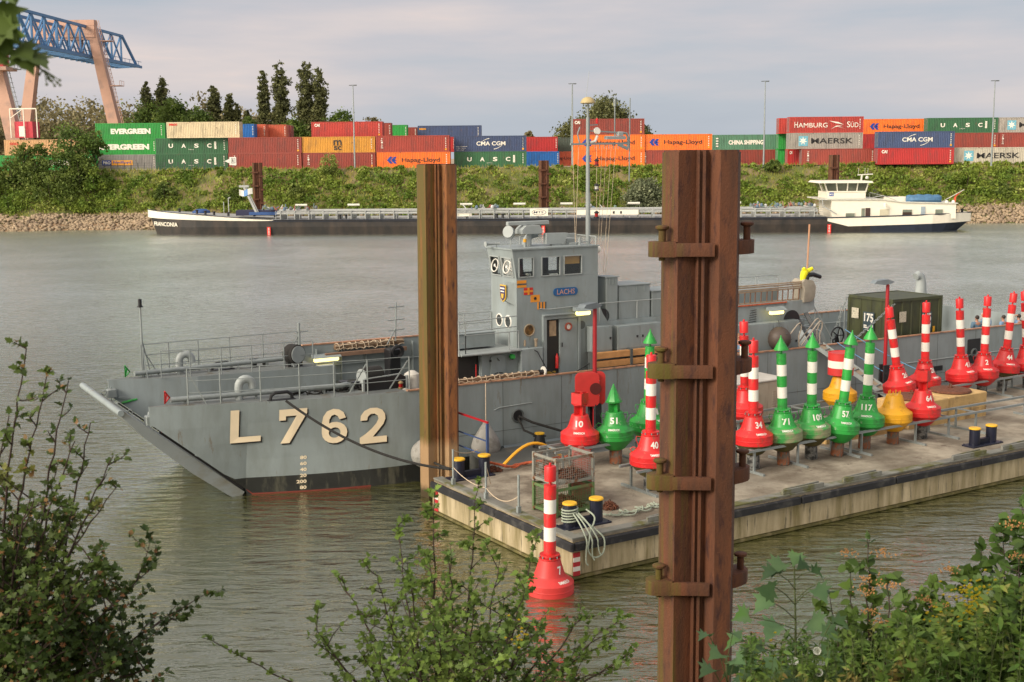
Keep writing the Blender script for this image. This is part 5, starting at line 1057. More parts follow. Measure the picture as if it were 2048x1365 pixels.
mb = MB(); mb.bbox(8.45, 9.3, 1.42, 1.6, 11.12, 11.24, .02); mb.bbox(8.95, 9.2, 1.42, 1.6, 11.25, 11.40, .03); mb.build('radar_bar', M_greyl, mo)
mb = MB(); mb.tube([(7.78, 1.5, 11.0), (8.0, 1.5, 11.05), (8.1, 1.5, 11.25)], .05, 8); mb.lathe([(.13, -.03), (.13, .03)], 16, T=Matrix.Translation((8.05, 1.45, 11.42)) @ Matrix.Rotation(R(70), 4, 'X')); mb.build('loud_hailer', M_white, mo)
mb = MB(); mb.lathe([(.05, 0), (.05, .16), (0, .2)], 10, T=Matrix.Translation((8.08, 1.5, 11.68))); mb.build('red_mast_light', M_red, mo)
mb = MB(); mb.tube([(8.85, 1.5, 11.24), (8.85, 1.5, 12.55)], .022, 6); mb.tube([(8.85, 1.5, 12.3), (8.85, 1.5, 12.55)], .05, 8); mb.tube([(9.5, 1.5, 9.6), (9.52, 1.5, 12.6)], .022, 6); mb.tube([(7.0, 1.5, 11.4), (7.02, 1.5, 13.0)], .012, 5); mb.tube([(7.6, 1.5, 12.5), (7.74, 1.5, 13.5)], .008, 4); mb.build('whip_antennas', M_galv, mo)
for i, z in enumerate((10.3, 9.42, 8.44)): lantern(8.0, 1.4, z - .12, M_black, i != 1)
mb = MB()
for a, b in (((8.0, 1.4, 10.9), (8.0, 1.4, 8.35)), ((7.05, 1.5, 10.9), (7.15, 1.5, 7.45)), ((8.3, 1.5, 10.9), (8.15, 1.5, 7.45)), ((8.5, 1.5, 10.9), (8.25, 1.5, 7.45)), ((8.7, 1.5, 10.9), (8.3, 1.4, 6.3)), ((8.9, 1.5, 10.9), (8.4, 1.4, 6.3)), ((7.3, 1.5, 10.9), (7.1, 1.4, 7.5))): mb.tube([a, b], .008, 4)
mb.build('halyards', M_ropew, mo)
mb = MB(); mb.lathe([(.12, -.08), (.12, .08), (.06, .12)], 14, T=Matrix.Translation((7.9, 1.2, 7.2)) @ Matrix.Rotation(R(90), 4, 'Y')); mb.build('stern_light', M_white, sh)
# ------------- aft house
mb = MB(); mb.box(7.73, 16.6, NV, FV, 1.5, 4.62); mb.prism([(7.73, 4.62), (8.15, 4.62), (7.95, 4.9), (7.84, 5.15), (7.73, 5.3)], NV, NV + .05, ax='y'); mb.box(12.2, 16.7, NV, FV, 4.621, 4.70)
mb.prism([(16.6, 4.05), (18.2, 4.35), (18.2, 4.78), (12.8, 4.78), (12.8, 4.705), (16.6, 4.705)], NV + .0, NV + .08, ax='y'); mb.build('aft_house', M_grey, sh, smooth=0)
for u0, u1, z0, z1, n in ((7.22, 8.13, 3.58, 4.50, 1), (8.35, 10.30, 3.57, 4.46, 2), (10.45, 12.9, 3.4, 4.3, 2), (13.0, 17.1, 2.4, 4.06, 3)):
    c = MB(); c.bbox(u0, u1, NV - .36, NV, z0, z1, .02); c = c.build('side_cabinet', M_grey, sh); w_ = (u1 - u0) / n
    for i in range(n): mb = MB(); mb.box(u0 + i * w_ + .04, u0 + (i + 1) * w_ - .04, NV - .375, NV - .362, z0 + .06, z1 - .06); mb.box(u0 + (i + (.85 if i % 2 == 0 else .1)) * w_, u0 + (i + (.85 if i % 2 == 0 else .1)) * w_ + .05, NV - .41, NV - .376, (z0 + z1) / 2 - .03, (z0 + z1) / 2 + .05, 1); mb.build('cabinet_door', [M_grey, M_black], c, smooth=0)
for u0, u1, z1, v0, v1 in ((8.12, 8.64, 6.18, NV + .05, 1.6), (8.72, 10.12, 5.84, NV + .1, 2.2), (10.2, 12.0, 5.55, NV + .1, 2.2)):
    mb = MB(); mb.bbox(u0, u1, v0, v1, 4.625, z1, .02); mb.box(u0 - .03, u1 + .03, v0 - .03, v1 + .03, z1, z1 + .035)
    for x in (.25, .55, .8): mb.bar((u0 + (u1 - u0) * x, v0 - .02, z1 - .03), (u0 + (u1 - u0) * x, v0 - .02, z1 - .25), .025)
    mb.build('roof_locker', M_grey, sh, smooth=0)
pipe_rail([(7.75, .82, 4.65), (9.4, .82, 4.65), (10.7, .82, 4.65), (12.2, .82, 4.65)], .64, 1)
for z in (3.36, 3.05):
    mb = MB(); mb.bbox(7.18, 11.2, .32, .52, z, z + .22, .01); mb.build('timber_balk', mat('bright_timber', (.50, .25, .09), .7, var=.15, vs=5, col2=(.3, .15, .06), amt=.3, s2=1, streak=.2), sh, smooth=0)
mb = MB(); mb.box(8.75, 8.85, .28, .56, 2.8, 3.62); mb.build('balk_strap', M_greyd, sh, smooth=0); mb = MB(); mb.box(7.1, 7.2, .28, .6, 2.7, 3.62); mb.build('balk_strap', M_greyd, sh, smooth=0)
chain = MB()
for i in range(60): a = i * .7; chain.ring((9.9 + .3 * math.cos(a * 1.7), .3 + .15 * math.sin(a), 3.12 + .05 * math.sin(a * 3)), (math.cos(a), math.sin(a), .4), .09, .02, 8, sec=4)
chain.build('green_net', mat('dark_green_net', (.01, .05, .03), .9), sh)
for x in (9.0, 9.9, 12.6):
    mb = MB(); mb.lathe([(0, -.75), (.3, -.68), (.42, -.4), (.42, .4), (.3, .68), (0, .75)], 20, T=Matrix.Translation((x + .3, 3.1, 5.15)) @ Matrix.Rotation(R(90), 4, 'X')); mb.ring((x + .3, 3.1, 5.15), (0, 1, 0), .43, .02, 20); mb.build('life_raft', M_white, sh)
mb = MB(); mb.lathe([(.2, -.1), (.27, 0), (.27, .1)], 20, T=Matrix.Translation((8.0, NV + .15, 4.80)) @ Matrix.Rotation(R(90), 4, 'X')); mb.build('recess_shade_drum', M_black, sh)  # black drum stands in for the shade of a round recess
# ladder rack with canvas hood
lr = MB(); rr = random.Random(9)
for j, z in enumerate((5.50, 5.42, 5.32, 5.24, 4.80)): lr.bar((12.2, NV + .03 * j, z), (17.7, NV + .03 * j, z + .02), .05)
lr = lr.build('ladder_rack', mat('weathered_ladder_wood', (.34, .25, .17), .7, var=.2, vs=4), sh, smooth=0)
mb = MB()
for i in range(19): x = 12.4 + i * .28 + rr.uniform(-.03, .03); mb.bar((x, NV + .1, 4.82), (x + .02, NV + .1, 5.26), .035)
mb.bar((12.2, NV - .02, 4.74), (16.7, NV - .02, 4.76), .05, m=1); mb.build('rungs', [mat('rung_wood', (.20, .11, .07), .7), M_ropeo], lr, smooth=0)
mb = MB(); P = [(17.55, 4.68), (18.0, 4.70), (18.16, 4.85), (18.2, 5.3), (18.05, 5.55), (17.6, 5.62), (17.45, 5.5), (17.6, 5.2)]; mb.prism(P, NV - .08, NV + .55, ax='y'); mb.build('canvas_hood', mat('grey_tan_canvas', (.30, .27, .22), .9, var=.15, vs=3, bump=.5, bs=6), sh, bevel=.05)
pipe_rail([(13.4, FV - .1, 4.70), (15.0, FV - .1, 4.70), (16.6, FV - .1, 4.70), (17.8, FV - .1, 4.70)], .95, 2)
mb = MB(); mb.box(14.2, 17.0, 1.7, 2.4, 4.71, 5.25); mb.build('vent_box', M_grey, sh, smooth=0)
mb = MB(); mb.tube([(18.2, 1.4, 4.8), (18.3, 1.4, 7.75)], .035, 6); mb.build('orange_pole', mat('tan_pole', (.48, .25, .14), .6), sh)
mb = MB()
for i in range(6): z = 4.08 + i * .09; mb.bar((14.75 + .02 * i, NV - .03, z), (15.15 - .0 * i, NV - .03, z + .03), .018)
mb.build('vent_louvre', M_black, sh)
mb = MB(); mb.prism(arc(17.0, 4.0, .42, 0, 180, 10), NV - .02, NV + .3, ax='y'); mb.build('dark_cowl', M_black, sh)
# stairs aft
st = MB()
for v_ in (1.0, 1.6): st.bar((17.5, v_, 4.7), (19.2, v_, 2.2), .05, .14)
for i in range(8): t_ = (i + .5) / 8; st.box(17.5 + 1.7 * t_ - .1, 17.5 + 1.7 * t_ + .1, 1.02, 1.58, 4.7 - 2.5 * t_, 4.72 - 2.5 * t_)
st.build('stair', M_galv, sh, smooth=0)
mb = MB()
for v_ in (1.0, 1.6): mb.tube([(17.5, v_, 4.7), (17.5, v_, 5.5), (19.3, v_, 3.1), (19.3, v_, 2.2)], .02, 6); mb.bar((18.3, v_, 3.5), (18.35, v_, 4.35), .03)
mb.build('stair_rail', M_greyl, sh)
mb = MB(); mb.lathe([(0, -.5), (.42, -.5), (.5, -.3), (.5, .5), (.42, .6), (0, .62)], 20, T=Matrix.Translation((20.3, 3.4, 2.6)) @ Matrix.Rotation(R(80), 4, 'X')); mb.build('grey_tank', M_greyl, sh)
mb = MB(); mb.bbox(19.6, 21.2, 4.6, 5.2, 1.5, 3.35, .03); mb.box(19.7, 20.6, 4.65, 5.1, 3.352, 3.40); mb.build('deck_cabinet', M_grey, sh)
mb = MB(); mb.ring((21.0, 2.4, 2.9), (0, 1, 0), .36, .035, 24)
for i in range(5): a = R(72 * i); mb.bar((21.0, 2.4, 2.9), (21.0 + .35 * math.cos(a), 2.4, 2.9 + .35 * math.sin(a)), .04)
mb.bar((21.0, 2.45, 1.5), (21.0, 2.45, 2.9), .1); mb.build('hand_wheel', M_black, sh)
mb = MB(); mb.lathe([(.38, 0), (.38, .75), (.40, .77), (.40, .8)], 18, T=Matrix.Translation((30.3, 6.2, 2.9))); mb.tube([(30.2, 6.2, 3.6), (30.2, 6.2, 4.35), (30.15, 6.2, 4.6), (29.95, 6.2, 4.72), (29.8, 6.2, 4.65)], [.3, .24, .22, .2, .18], 12); mb.build('exhaust_stack', M_greyl, sh)
mb = MB(); mb.disc((30.4, 5.8, 3.3), (.3, -1, 0), .12, .03, 12); mb.build('red_emblem', M_redf, sh)
railing('guard_rail', [(25.6 + i * 1.3, 6.9, 1.5) for i in range(5)], 1.9, 3)
mb = MB(); mb.bar((29.7, 7.2, 1.5), (29.7, 7.2, 3.6), .12); mb.bar((26, 7.0, 1.5), (26, 7, 3.3), .06); mb.build('deck_post', M_galv, sh)
# boarding hand rails
mb = MB()
for v_, du in ((.12, 0), (.8, .5)):
    for k in (0, 1): x = 16.6 + du + k * 1.1; mb.tube([(x - .9, v_, 3.1), (x, v_, 3.95), (x + .12, v_, 4.0), (x + .2, v_, 3.92), (x + .2, v_, 3.75), (x + .08, v_, 3.5), (x + .1, v_, 3.05)], .028, 6)
mb.build('boarding_rail', mat('tan_grey_rail', (.33, .29, .24), .5), sh)
# brown ball and yellow jacket
t = thing('ball_float', 'dark brown ribbed ball float hanging at the ship side behind the green cones', 'float', SW(15.9, .38, 3.42))
mb = MB(); mb.lathe([(.47 * math.sin(R(a)), -.47 * math.cos(R(a))) for a in range(0, 181, 15)], 24); mb.build('ball', mat('brown_ball_paint', (.075, .055, .045), .55, var=.2), t)
mb = MB()
for a, b_ in ((20, 20), (60, 60), (100, 40), (140, 10), (200, 50), (300, 30), (330, 0), (270, -20)):
    p = Vector((math.cos(R(a)) * math.cos(R(b_)), math.sin(R(a)) * math.cos(R(b_)), math.sin(R(b_)))) * .46; mb.tube([p, p * 1.12], .022, 6)
mb.tube([(0, 0, .46), (0, .2, .7)], .02, 6); mb.build('studs', M_greyd, t)
t = thing('rain_jacket', 'bright yellow jacket with black sleeves draped over the aft rail', 'jacket', SW(17.75, 1.0, 5.55), SA)
mb = MB(); mb.tube([(-.12, 0, 0), (-.10, .0, .15), (-.02, 0, .32), (.02, 0, .40)], [.10, .13, .16, .1], 10); mb.tube([(.0, -.02, .38), (-.10, -.02, .47), (-.16, -.02, .44)], [.1, .08, .05], 8); mb.tube([(.05, 0, .34), (.22, 0, .40), (.36, 0, .46), (.42, 0, .40)], [.1, .09, .07, .04], 8); mb.build('yellow_front', mat('fluorescent_yellow_cloth', (.75, .70, .01), .7), t)
mb = MB(); mb.tube([(-.02, -.05, .30), (.12, -.05, .22), (.4, -.05, .22), (.78, -.05, .10)], [.08, .10, .09, .08], 10); mb.tube([(.08, -.08, .22), (.02, -.08, .05), (.05, -.08, -.15)], [.09, .09, .06], 8); mb.build('black_sleeve', M_black, t)
# ---------------------------------------------------------------- people
def skin_body(name, joints, edges, m, parent, subd=1, root=0):
    me = bpy.data.meshes.new(name); me.from_pydata([j[:3] for j in joints], edges, []); o = bpy.data.objects.new(name, me); COL.objects.link(o)
    md = o.modifiers.new('skin', 'SKIN'); sb = o.modifiers.new('sub', 'SUBSURF'); sb.levels = subd; sb.render_levels = subd
    for i, v in enumerate(me.skin_vertices[0].data): v.radius = (joints[i][3], joints[i][4] if len(joints[i]) > 4 else joints[i][3]); v.use_root = (i == root)
    bpy.context.view_layer.update(); me2 = bpy.data.meshes.new_from_object(o.evaluated_get(bpy.context.evaluated_depsgraph_get()))
    bpy.data.objects.remove(o); bpy.data.meshes.remove(me); me2.name = name; me2.materials.clear(); me2.materials.append(m); me2.polygons.foreach_set('use_smooth', [True] * len(me2.polygons))
    r = bpy.data.objects.new(name, me2); COL.objects.link(r); r.parent = parent; return r
def person(loc, rz, label, shirt, hair, h=1.76, armR='down', lean=0., group='crew members standing on deck'):
    t = thing('person', label, 'person', loc, rz, group); k = h / 1.76
    def sc(L): return [tuple([a * k for a in j]) for j in L]
    J = [(0, 0, .95, .13, .10), (0, lean * .3, 1.15, .12, .09), (0, lean * .7, 1.36, .19, .12), (0, lean, 1.47, .065), (0, lean - .01, 1.56, .058)]
    E_ = [(0, 1), (1, 2), (2, 3), (3, 4)]
    J += [(0, lean - .02, 1.64, .078, .095), (0, lean - .01, 1.72, .068, .085)]; E_ += [(4, 5), (5, 6)]
    for s in (-1, 1):
        b = len(J); J += [(s * .22, lean, 1.42, .070), (s * .29, lean + .02, 1.16, .052)]
        if s > 0 and armR == 'head': J[b + 1] = (s * .42, lean + .05, 1.52, .045); J += [(s * .22, lean + .03, 1.70, .03), (s * .13, lean + .02, 1.74, .034)]
        elif armR == 'front': J += [(s * .12, lean - .25, 1.14, .034), (s * .05, lean - .33, 1.15, .034)]
        else: J += [(s * .27, lean - .08, .92, .033), (s * .27, lean - .11, .84, .034)]
        E_ += [(2, b), (b, b + 1), (b + 1, b + 2), (b + 2, b + 3)]
        b = len(J); J += [(s * .10, .0, .86, .088), (s * .11, -.01, .48, .060), (s * .11, .03, .10, .042), (s * .12, -.12, .04, .042)]; E_ += [(0, b), (b, b + 1), (b + 1, b + 2), (b + 2, b + 3)]
    J = sc(J); body = skin_body('body', J, E_, M_skin, t)
    # face, ears and fingers merged into the body mesh
    bm = bmesh.new(); bm.from_mesh(body.data); mb = MB(); hy = lean * k
    for s in (-1, 1):
        mb.lathe([(.014, -.02), (.02, 0), (.012, .022)], 8, T=Matrix.Translation((s * .085 * k, hy, 1.63 * k)))
        hand = Vector(J[8 + 0 if 0 else (10 if s < 0 else 18)][:3]) if False else None
    mb.tube([(0, hy - .095, 1.66 * k), (0, hy - .118, 1.62 * k), (0, hy - .10, 1.60 * k)], [.010, .016, .010], 6)
    hands = [10, 18]; wr = [9, 17]
    for a, b in zip(wr, hands):
        A, B = Vector(J[a][:3]), Vector(J[b][:3]); d = (B - A).normalized(); x, y = frame_from(d)
        for i in range(4): off = x * (i - 1.5) * .019; L = (.065, .075, .070, .055)[i]; mb.tube([B + off, B + off + d * L * .5 + y * .006, B + off + d * L + y * .022], [.010, .009, .007], 6)
        mb.tube([B - d * .03 + x * .03, B + x * .055 + y * .01, B + d * .03 + x * .065 + y * .015], [.011, .010, .008], 6)
    tmp = bpy.data.meshes.new('t'); tmp.from_pydata(mb.v, [], mb.f); bm.from_mesh(tmp); bm.to_mesh(body.data); bm.free(); bpy.data.meshes.remove(tmp); body.data.polygons.foreach_set('use_smooth', [True] * len(body.data.polygons))
    gr = .024
    S_ = [J[0][:3] + (J[0][3] + gr, J[0][4] + gr)] + [j[:3] + tuple(r + gr for r in j[3:]) for j in J[1:3]] + [tuple(J[3][:2]) + (J[3][2] - .005, .088)]
    SE = [(0, 1), (1, 2), (2, 3)]
    for q in (7, 15): b = len(S_); S_ += [J[q][:3] + (J[q][3] + .028,), J[q + 1][:3] + (J[q + 1][3] + .022,)]; SE += [(2, b), (b, b + 1)]
    skin_body('shirt', S_, SE, shirt, t)
    T_ = [J[0][:3] + (J[0][3] + .008, J[0][4] + .008)]; TE = []
    for q in (11, 19): b = len(T_); T_ += [J[q + i][:3] + (J[q + i][3] + .02,) for i in range(3)]; TE += [(0, b), (b, b + 1), (b + 1, b + 2)]
    skin_body('trousers', T_, TE, mat('navy_trousers', (.015, .018, .035), .8), t)
    mb = MB(); mb.lathe([(.088, -.05), (.095, .0), (.085, .05), (.05, .085), (0, .095)], 14, T=Matrix.Translation((0, hy + .012, 1.685 * k)) @ Matrix.Rotation(R(-12), 4, 'X')); mb.build('hair', hair, t)
    mb = MB()
    for s in (-1, 1): mb.lathe([(0, -.01), (.009, 0), (0, .01)], 6, T=Matrix.Translation((s * .032 * k, hy - .092, 1.645 * k)))
    mb.build('eyes', M_black, t); return t
hb = mat('dark_brown_hair', (.03, .02, .014), .7); hg = mat('reddish_short_hair', (.25, .12, .07), .7)
person(SW(29.1, 1.9, 1.50), SA + R(170), 'person with dark hair and grey-blue shirt, back turned, right of the striped mast 41', mat('grey_blue_shirt', (.11, .19, .27), .8), hb, 1.74)
person(SW(31.2, 3.2, 1.50), SA + R(60), 'person with reddish hair in a pale shirt behind the dark-haired one', mat('pale_pink_shirt', (.55, .45, .43), .8), hg, 1.85)
person(SW(30.6, 2.6, 1.50), SA + R(80), 'person in a blue shirt between the pale-shirted one and the mast of buoy 2', M_shirt, hb, 1.70)
person(SW(31.7, 1.7, 1.42), SA + R(165), 'person in a light blue shirt with one hand raised to the head', mat('light_blue_shirt', (.20, .36, .56), .8), hb, 1.72, armR='head')
person(SW(31.4, 2.3, 1.35), SA + R(190), 'person with dark hair mostly hidden behind the mast of buoy 2', M_shirt, hb, 1.70)
person(SW(28.0, 1.6, 1.25), SA + R(150), 'person in light blue bending low behind the bulwark left of the mast 41', mat('light_blue_shirt', (.20, .36, .56), .8), hb, 1.5, lean=-.1)
person(SW(13.9, .42, 2.1), SA - R(50), 'person in a blue shirt standing alone beside the big clamped pile', M_shirt, hg, 1.66, armR='front')
# ---------------------------------------------------------------- tanker barge
def at(px, py, Y):      # a point of the photographed view at depth Y, used for surveying far things
    d = _f + _Rt * ((px - 1024) / 2500) - _Up * ((py - 682.5) / 2500); return Vector((0, 0, CAMZ)) + d * (Y / d.y)
B0 = Vector((-50.9, 176.3, 0)); B1 = Vector((61.5, 169.9, 0)); BA = math.atan2(B1.y - B0.y, B1.x - B0.x); BL = (B1 - B0).length
bg = thing('tanker_barge', 'long black and cream river tanker barge moored along the far bank', 'barge', B0, BA)
M_bhull = mat('scuffed_black_hull', (.012, .011, .011), .6, var=.4, vs=.5, col2=(.045, .032, .025), amt=.42, s2=.35, streak=2.5, edge=.3)
M_bnavy = mat('navy_hull_paint', (.012, .018, .035), .5, var=.2)
M_bcream = mat('barge_cream_paint', (.74, .69, .58), .5, var=.04)
M_bdeck = mat('barge_deck_grey', (.32, .33, .33), .6, var=.15, vs=1, col2=(.2, .18, .15), amt=.3, s2=1)
# plan and sheer: bow at x=0, stern x=BL
def bv(x):      # half breadth loss near ends
    if x < 9: return 5.7 * (1 - (1 - x / 9) ** 2) ** .5 if x > 0 else 0
    if x > BL - 7: q = (x - BL + 7) / 7; return 5.7 * (1 - .55 * q * q)
    return 5.7
def bx(x): return x - 1.9 * max(0, 1 - x / 9) + 1.7 * max(0, (x - BL + 9) / 9)
def bz(x):
    if x < 17: return 2.15 + 1.1 * (1 - x / 17) ** 1.3
    if x > 94: return 1.78 + .52 * ((x - 94) / (BL - 94)) ** 1.4
    return 2.15
xs = [0, .15, .5, 1, 2, 3.5, 5, 7, 9, 12, 15, 17, 20, 30, 40, 50, 60, 70, 80, 90, 94, 97, 100, 104, BL - 7, BL - 5, BL - 3, BL - 1.5, BL]
mb = MB(); rows = []
for x in xs:
    h = bv(x); zt = bz(x); rake = 1.0 * max(0, 1 - x / 4); st = 1.6 * max(0, (x - (BL - 5)) / 5)
    rows.append([(x + (rake - rake * z / 3.4) - (st * (1 - min(1, max(0, z) / 1.6)) if x > BL - 5 else 0), z) for z in (-.6, .15, 1.15, zt)] + [h])
def brow(r, s): return [(bx(r[i][0]), 5.75 + s * r[4] * (1 if i > 1 else .97), r[i][1]) for i in range(4)]
for s in (-1, 1):
    for a, b in zip(rows[:-1], rows[1:]):
        A, B = brow(a, s), brow(b, s)
        for i in range(3): mb.add([A[i], B[i], B[i + 1], A[i + 1]], [(0, 1, 2, 3)], 1 if a[3][0] > 97 else 0)
A, B = brow(rows[-1], -1), brow(rows[-1], 1)
for i in range(3): mb.add([A[i], B[i], B[i + 1], A[i + 1]], [(0, 1, 2, 3)], 1)
mb.build('hull', [M_bhull, M_bnavy], bg, smooth=30)
mb = MB()
for a, b in zip(rows[:-1], rows[1:]):
    q = [brow(a, -1)[3], brow(b, -1)[3], brow(b, 1)[3], brow(a, 1)[3]]; mb.sheet([(x, y, z - .03) for x, y, z in q])
mb.build('deck', M_bdeck, bg, smooth=0)
def belt(f0, f1, xr, zlo, zhi, off=.03):
    mb = MB(); P = []
    for x in xr: P.append((bx(x), 5.75 - bv(x) - off, zlo(x), zhi(x)))
    for a, b in zip(P[:-1], P[1:]): mb.sheet([(a[0], a[1], a[2]), (b[0], b[1], b[2]), (b[0], b[1], b[3]), (a[0], a[1], a[3])]); mb.sheet([(a[0], a[1], a[3]), (b[0], b[1], b[3]), (b[0], b[1] + .12, b[3]), (a[0], a[1] + .12, a[3])])
    return mb
xr = [.1, .3, .6, 1, 2, 3.5, 5, 7, 9, 12, 15, 16.6, 17.8]
belt(0, 0, xr, lambda x: bz(x) - .82 + .70 * min(1, x / 17.6), lambda x: bz(x) + .32 - .3 * max(0, x / 17.6), .05).build('bow_bulwark', M_bcream, bg, smooth=0)
mb = belt(0, 0, [94.2, 97, 100, 104, BL - 7, BL - 5, BL - 3, BL - 1.5, BL], lambda x: bz(x) - .95 + (.75 if x < 95 else 0), lambda x: bz(x) + .28, .05); mb.sheet([(BL + 1.75, 5.75 - bv(BL) - .05, bz(BL) - .95), (BL + 1.75, 5.75 + bv(BL), bz(BL) - .95), (BL + 1.75, 5.75 + bv(BL), bz(BL) + .28), (BL + 1.75, 5.75 - bv(BL) - .05, bz(BL) + .28)]); mb.build('stern_bulwark', M_bcream, bg, smooth=0)
mb = MB(); xx = [.1, .5, 1, 2, 3.5, 5, 7, 9, 12, 15, 17.5]; mb.tube([(bx(x), 5.75 - bv(x) - .06, bz(x) + .34 - .3 * x / 17.6) for x in xx], .06, 6); xx = [94.2, 97, 100, 104, BL - 7, BL - 4, BL]; mb.tube([(bx(x), 5.75 - bv(x) - .06, bz(x) + .28) for x in xx], .09, 6); mb.tube([(17.6, -.0, 2.12), (94, -.0, 2.12)], .07, 6); mb.tube([(17, 0.02, 1.9), (94, 0.02, 1.9)], .05, 5)
mb.build('rail_edge', M_bnavy, bg)
def nm(mb, t_, x0, w_, z0, h, m=0, off=.02, slope=0.): put_text(mb, t_, (x0, 0, z0), (1, 0, 0), (0, 0, 1), w_, h, m, .02, lambda p: Vector((bx(p.x), 5.75 - bv(p.x) * (.97 + .03 * min(1, (p.z + .0) / 1.15)) - off - .05, p.z - (p.x - x0) * slope)))
mb = MB(); nm(mb, 'FRANCONIA', 1.5, 3.3, 1.30, .60, slope=.03, off=.16); mb.build('barge_name', M_bcream, bg, smooth=0)
mb = MB(); mb.add([(1.0, 5.75 - bv(1.2) - .02, .25), (2.2, 5.75 - bv(2.2) - .1, .15), (2.2, 5.75 - bv(2.2) - .1, .75), (.9, 5.75 - bv(1.1) - .02, .8)], [(0, 1, 2, 3)]); mb.build('anchor_pocket', mat('rusty_pocket', (.13, .05, .04), .8), bg, smooth=0)
for x in (16.8, 55.2, 94.2):
    mb = MB(); mb.box(x, x + .48, -.10, -.03, .02, 1.15, 0)
    for i in range(5): mb.box(x + .14, x + .34, -.115, -.10, .12 + i * .2, .2 + i * .2, 1)
    mb.build('draught_board', [mat('bright_red_board', (.65, .03, .02), .5), M_white], bg, smooth=0)
M_pipe = mat('barge_pipe_grey', (.34, .35, .34), .5, var=.15, vs=2)
mb = MB()
for y, z, r in ((.9, 3.0, .14), (1.4, 3.25, .1), (2.6, 3.35, .16), (4.4, 3.3, .12)): mb.tube([(18, y, z), (93, y, z)], r, 8)
for i in range(38): x = 18.5 + i * 2; mb.box(x, x + .12, .7, 4.8, 2.15, 3.3)
mb.build('deck_pipes', M_pipe, bg)
mb = MB()
for i in range(45): x = 18 + i * 1.7; mb.bar((x, .15, 2.12), (x, .15, 3.35), .05)
for z in (2.9, 3.35): mb.bar((18, .15, z), (92.8, .15, z), .035)
mb.build('deck_railing', M_pipe, bg, smooth=0)
for i, x in enumerate((21, 28.5, 38.7, 44.5, 52, 58.6, 68, 82)):
    mb = MB(); mb.lathe([(.16, -.85), (.16, .85)], 10, T=Matrix.Translation((x, 3.2, 4.05)) @ Matrix.Rotation(R(90), 4, 'Y')); mb.build('white_fender', mat('dull_white_tank', (.62, .60, .52), .5), bg)
mb = MB(); mb.box(53.6, 56.1, -.06, -.01, 2.5, 3.5, 0); mb.disc((54.85, -.07, 3.0), (0, -1, 0), .5, .006, 24, 1); mb.build('company_board', [M_bcream, M_bcream], bg, smooth=0)
mb = MB()
P = [(54.85 + 1.0 * math.cos(a), 3.0 + .38 * math.sin(a)) for a in [2 * math.pi * i / 28 for i in range(28)]]
mb.prism(P, -.078, -.07, 0, ax='y'); mb.prism([((a - 54.85) * .93 + 54.85, (b - 3) * .85 + 3) for a, b in P], -.084, -.0785, 1, ax='y'); put_text(mb, 'MTS', (54.1, -.088, 2.85), (1, 0, .0), (.2, 0, 1), 1.35, .32, 0, .015); mb.build('company_emblem', [mat('emblem_navy', (.01, .02, .06), .5), M_bcream], bg, smooth=0)
mb = MB(); mb.box(60, 68.5, -.06, -.01, 2.62, 3.28, 0); mb.box(65, 65.25, -.08, -.061, 2.75, 3.1, 1); mb.box(66, 66.25, -.08, -.061, 2.75, 3.1, 1); mb.box(38.5, 45.5, .3, .34, 2.5, 2.9, 0); mb.build('white_boards', [M_bcream, M_black], bg, smooth=0)
mb = MB(); mb.box(41.6, 43.0, .5, .55, 3.3, 4.15, 0); mb.ring((42.55, .48, 3.75), (0, 1, 0), .26, .05, 18, 1); mb.bar((42.4, .47, 3.58), (42.7, .47, 3.9), .05, m=1); mb.build('warning_sign', [M_bcream, M_redf], bg, smooth=0)
rr = random.Random(12); junk = [(.34, .22, .15), (.15, .16, .17), (.5, .5, .48), (.26, .07, .05), (.10, .15, .22), (.14, .20, .17)]
mbs = [MB() for _ in junk]
for c0, n, sp in ((19, 34, 4), (47, 18, 2.5), (76, 20, 3), (88.5, 50, 4.5), (63.5, 8, 2)):
    for i in range(n):
        k = rr.randrange(len(junk)); x = c0 + rr.uniform(-sp, sp); y = rr.uniform(1.2, 5); z = 3.3 + rr.uniform(0, .25)
        if rr.random() < .5: mbs[k].bar((x, y, z), (x + rr.uniform(-.7, .7), y, z + rr.uniform(.1, .8)), .12)
        else: mbs[k].lathe([(.1, 0), (.22, .1), (.22, .35), (.08, .5)], 8, T=Matrix.Translation((x, y, z)))
for i, q in enumerate(mbs): q.build('manifold_valves', mat('manifold_%s' % 'abcdef'[i], junk[i], .6), bg)['kind'] = 'stuff'
mb = MB()
for x, y in ((3.6, 2.6), (6.3, 2.0), (7.6, 1.7), (8.9, 1.5), (11, 1.3), (12.3, 4), (14, 4), (17, 4)): mb.lathe([(.2, 0), (.17, .1), (.17, .42), (.26, .48), (.26, .55)], 10, T=Matrix.Translation((x, y, bz(x) + .2)))
for x in (27, 27.9, 49, 49.8, 76.5, 77.5, 112.5, 113.4): mb.lathe([(.2, 0), (.17, .1), (.17, .5), (.28, .55), (.28, .62)], 10, T=Matrix.Translation((x, .5 if x < 90 else 4.2, 2.2 if x < 90 else 2.35)))
mb.build('barge_bollards', M_black, bg)
mb = MB(); mb.lathe([(1.3, 0), (1.25, .25), (.7, .55), (0, .6)], 14, T=Matrix.Translation((6.2, 4.4, bz(6) + .2))); mb.box(13.5, 17.5, 3, 5, 2.7, 3.1); mb.build('blue_cover', mat('blue_cover', (.02, .07, .22), .6), bg)
mb = MB(); mb.box(11.5, 18, 3.4, 6, 2.6, 3.35); mb.build('bow_hatch', mat('dark_navy_hatch', (.012, .014, .05), .6), bg, smooth=0)
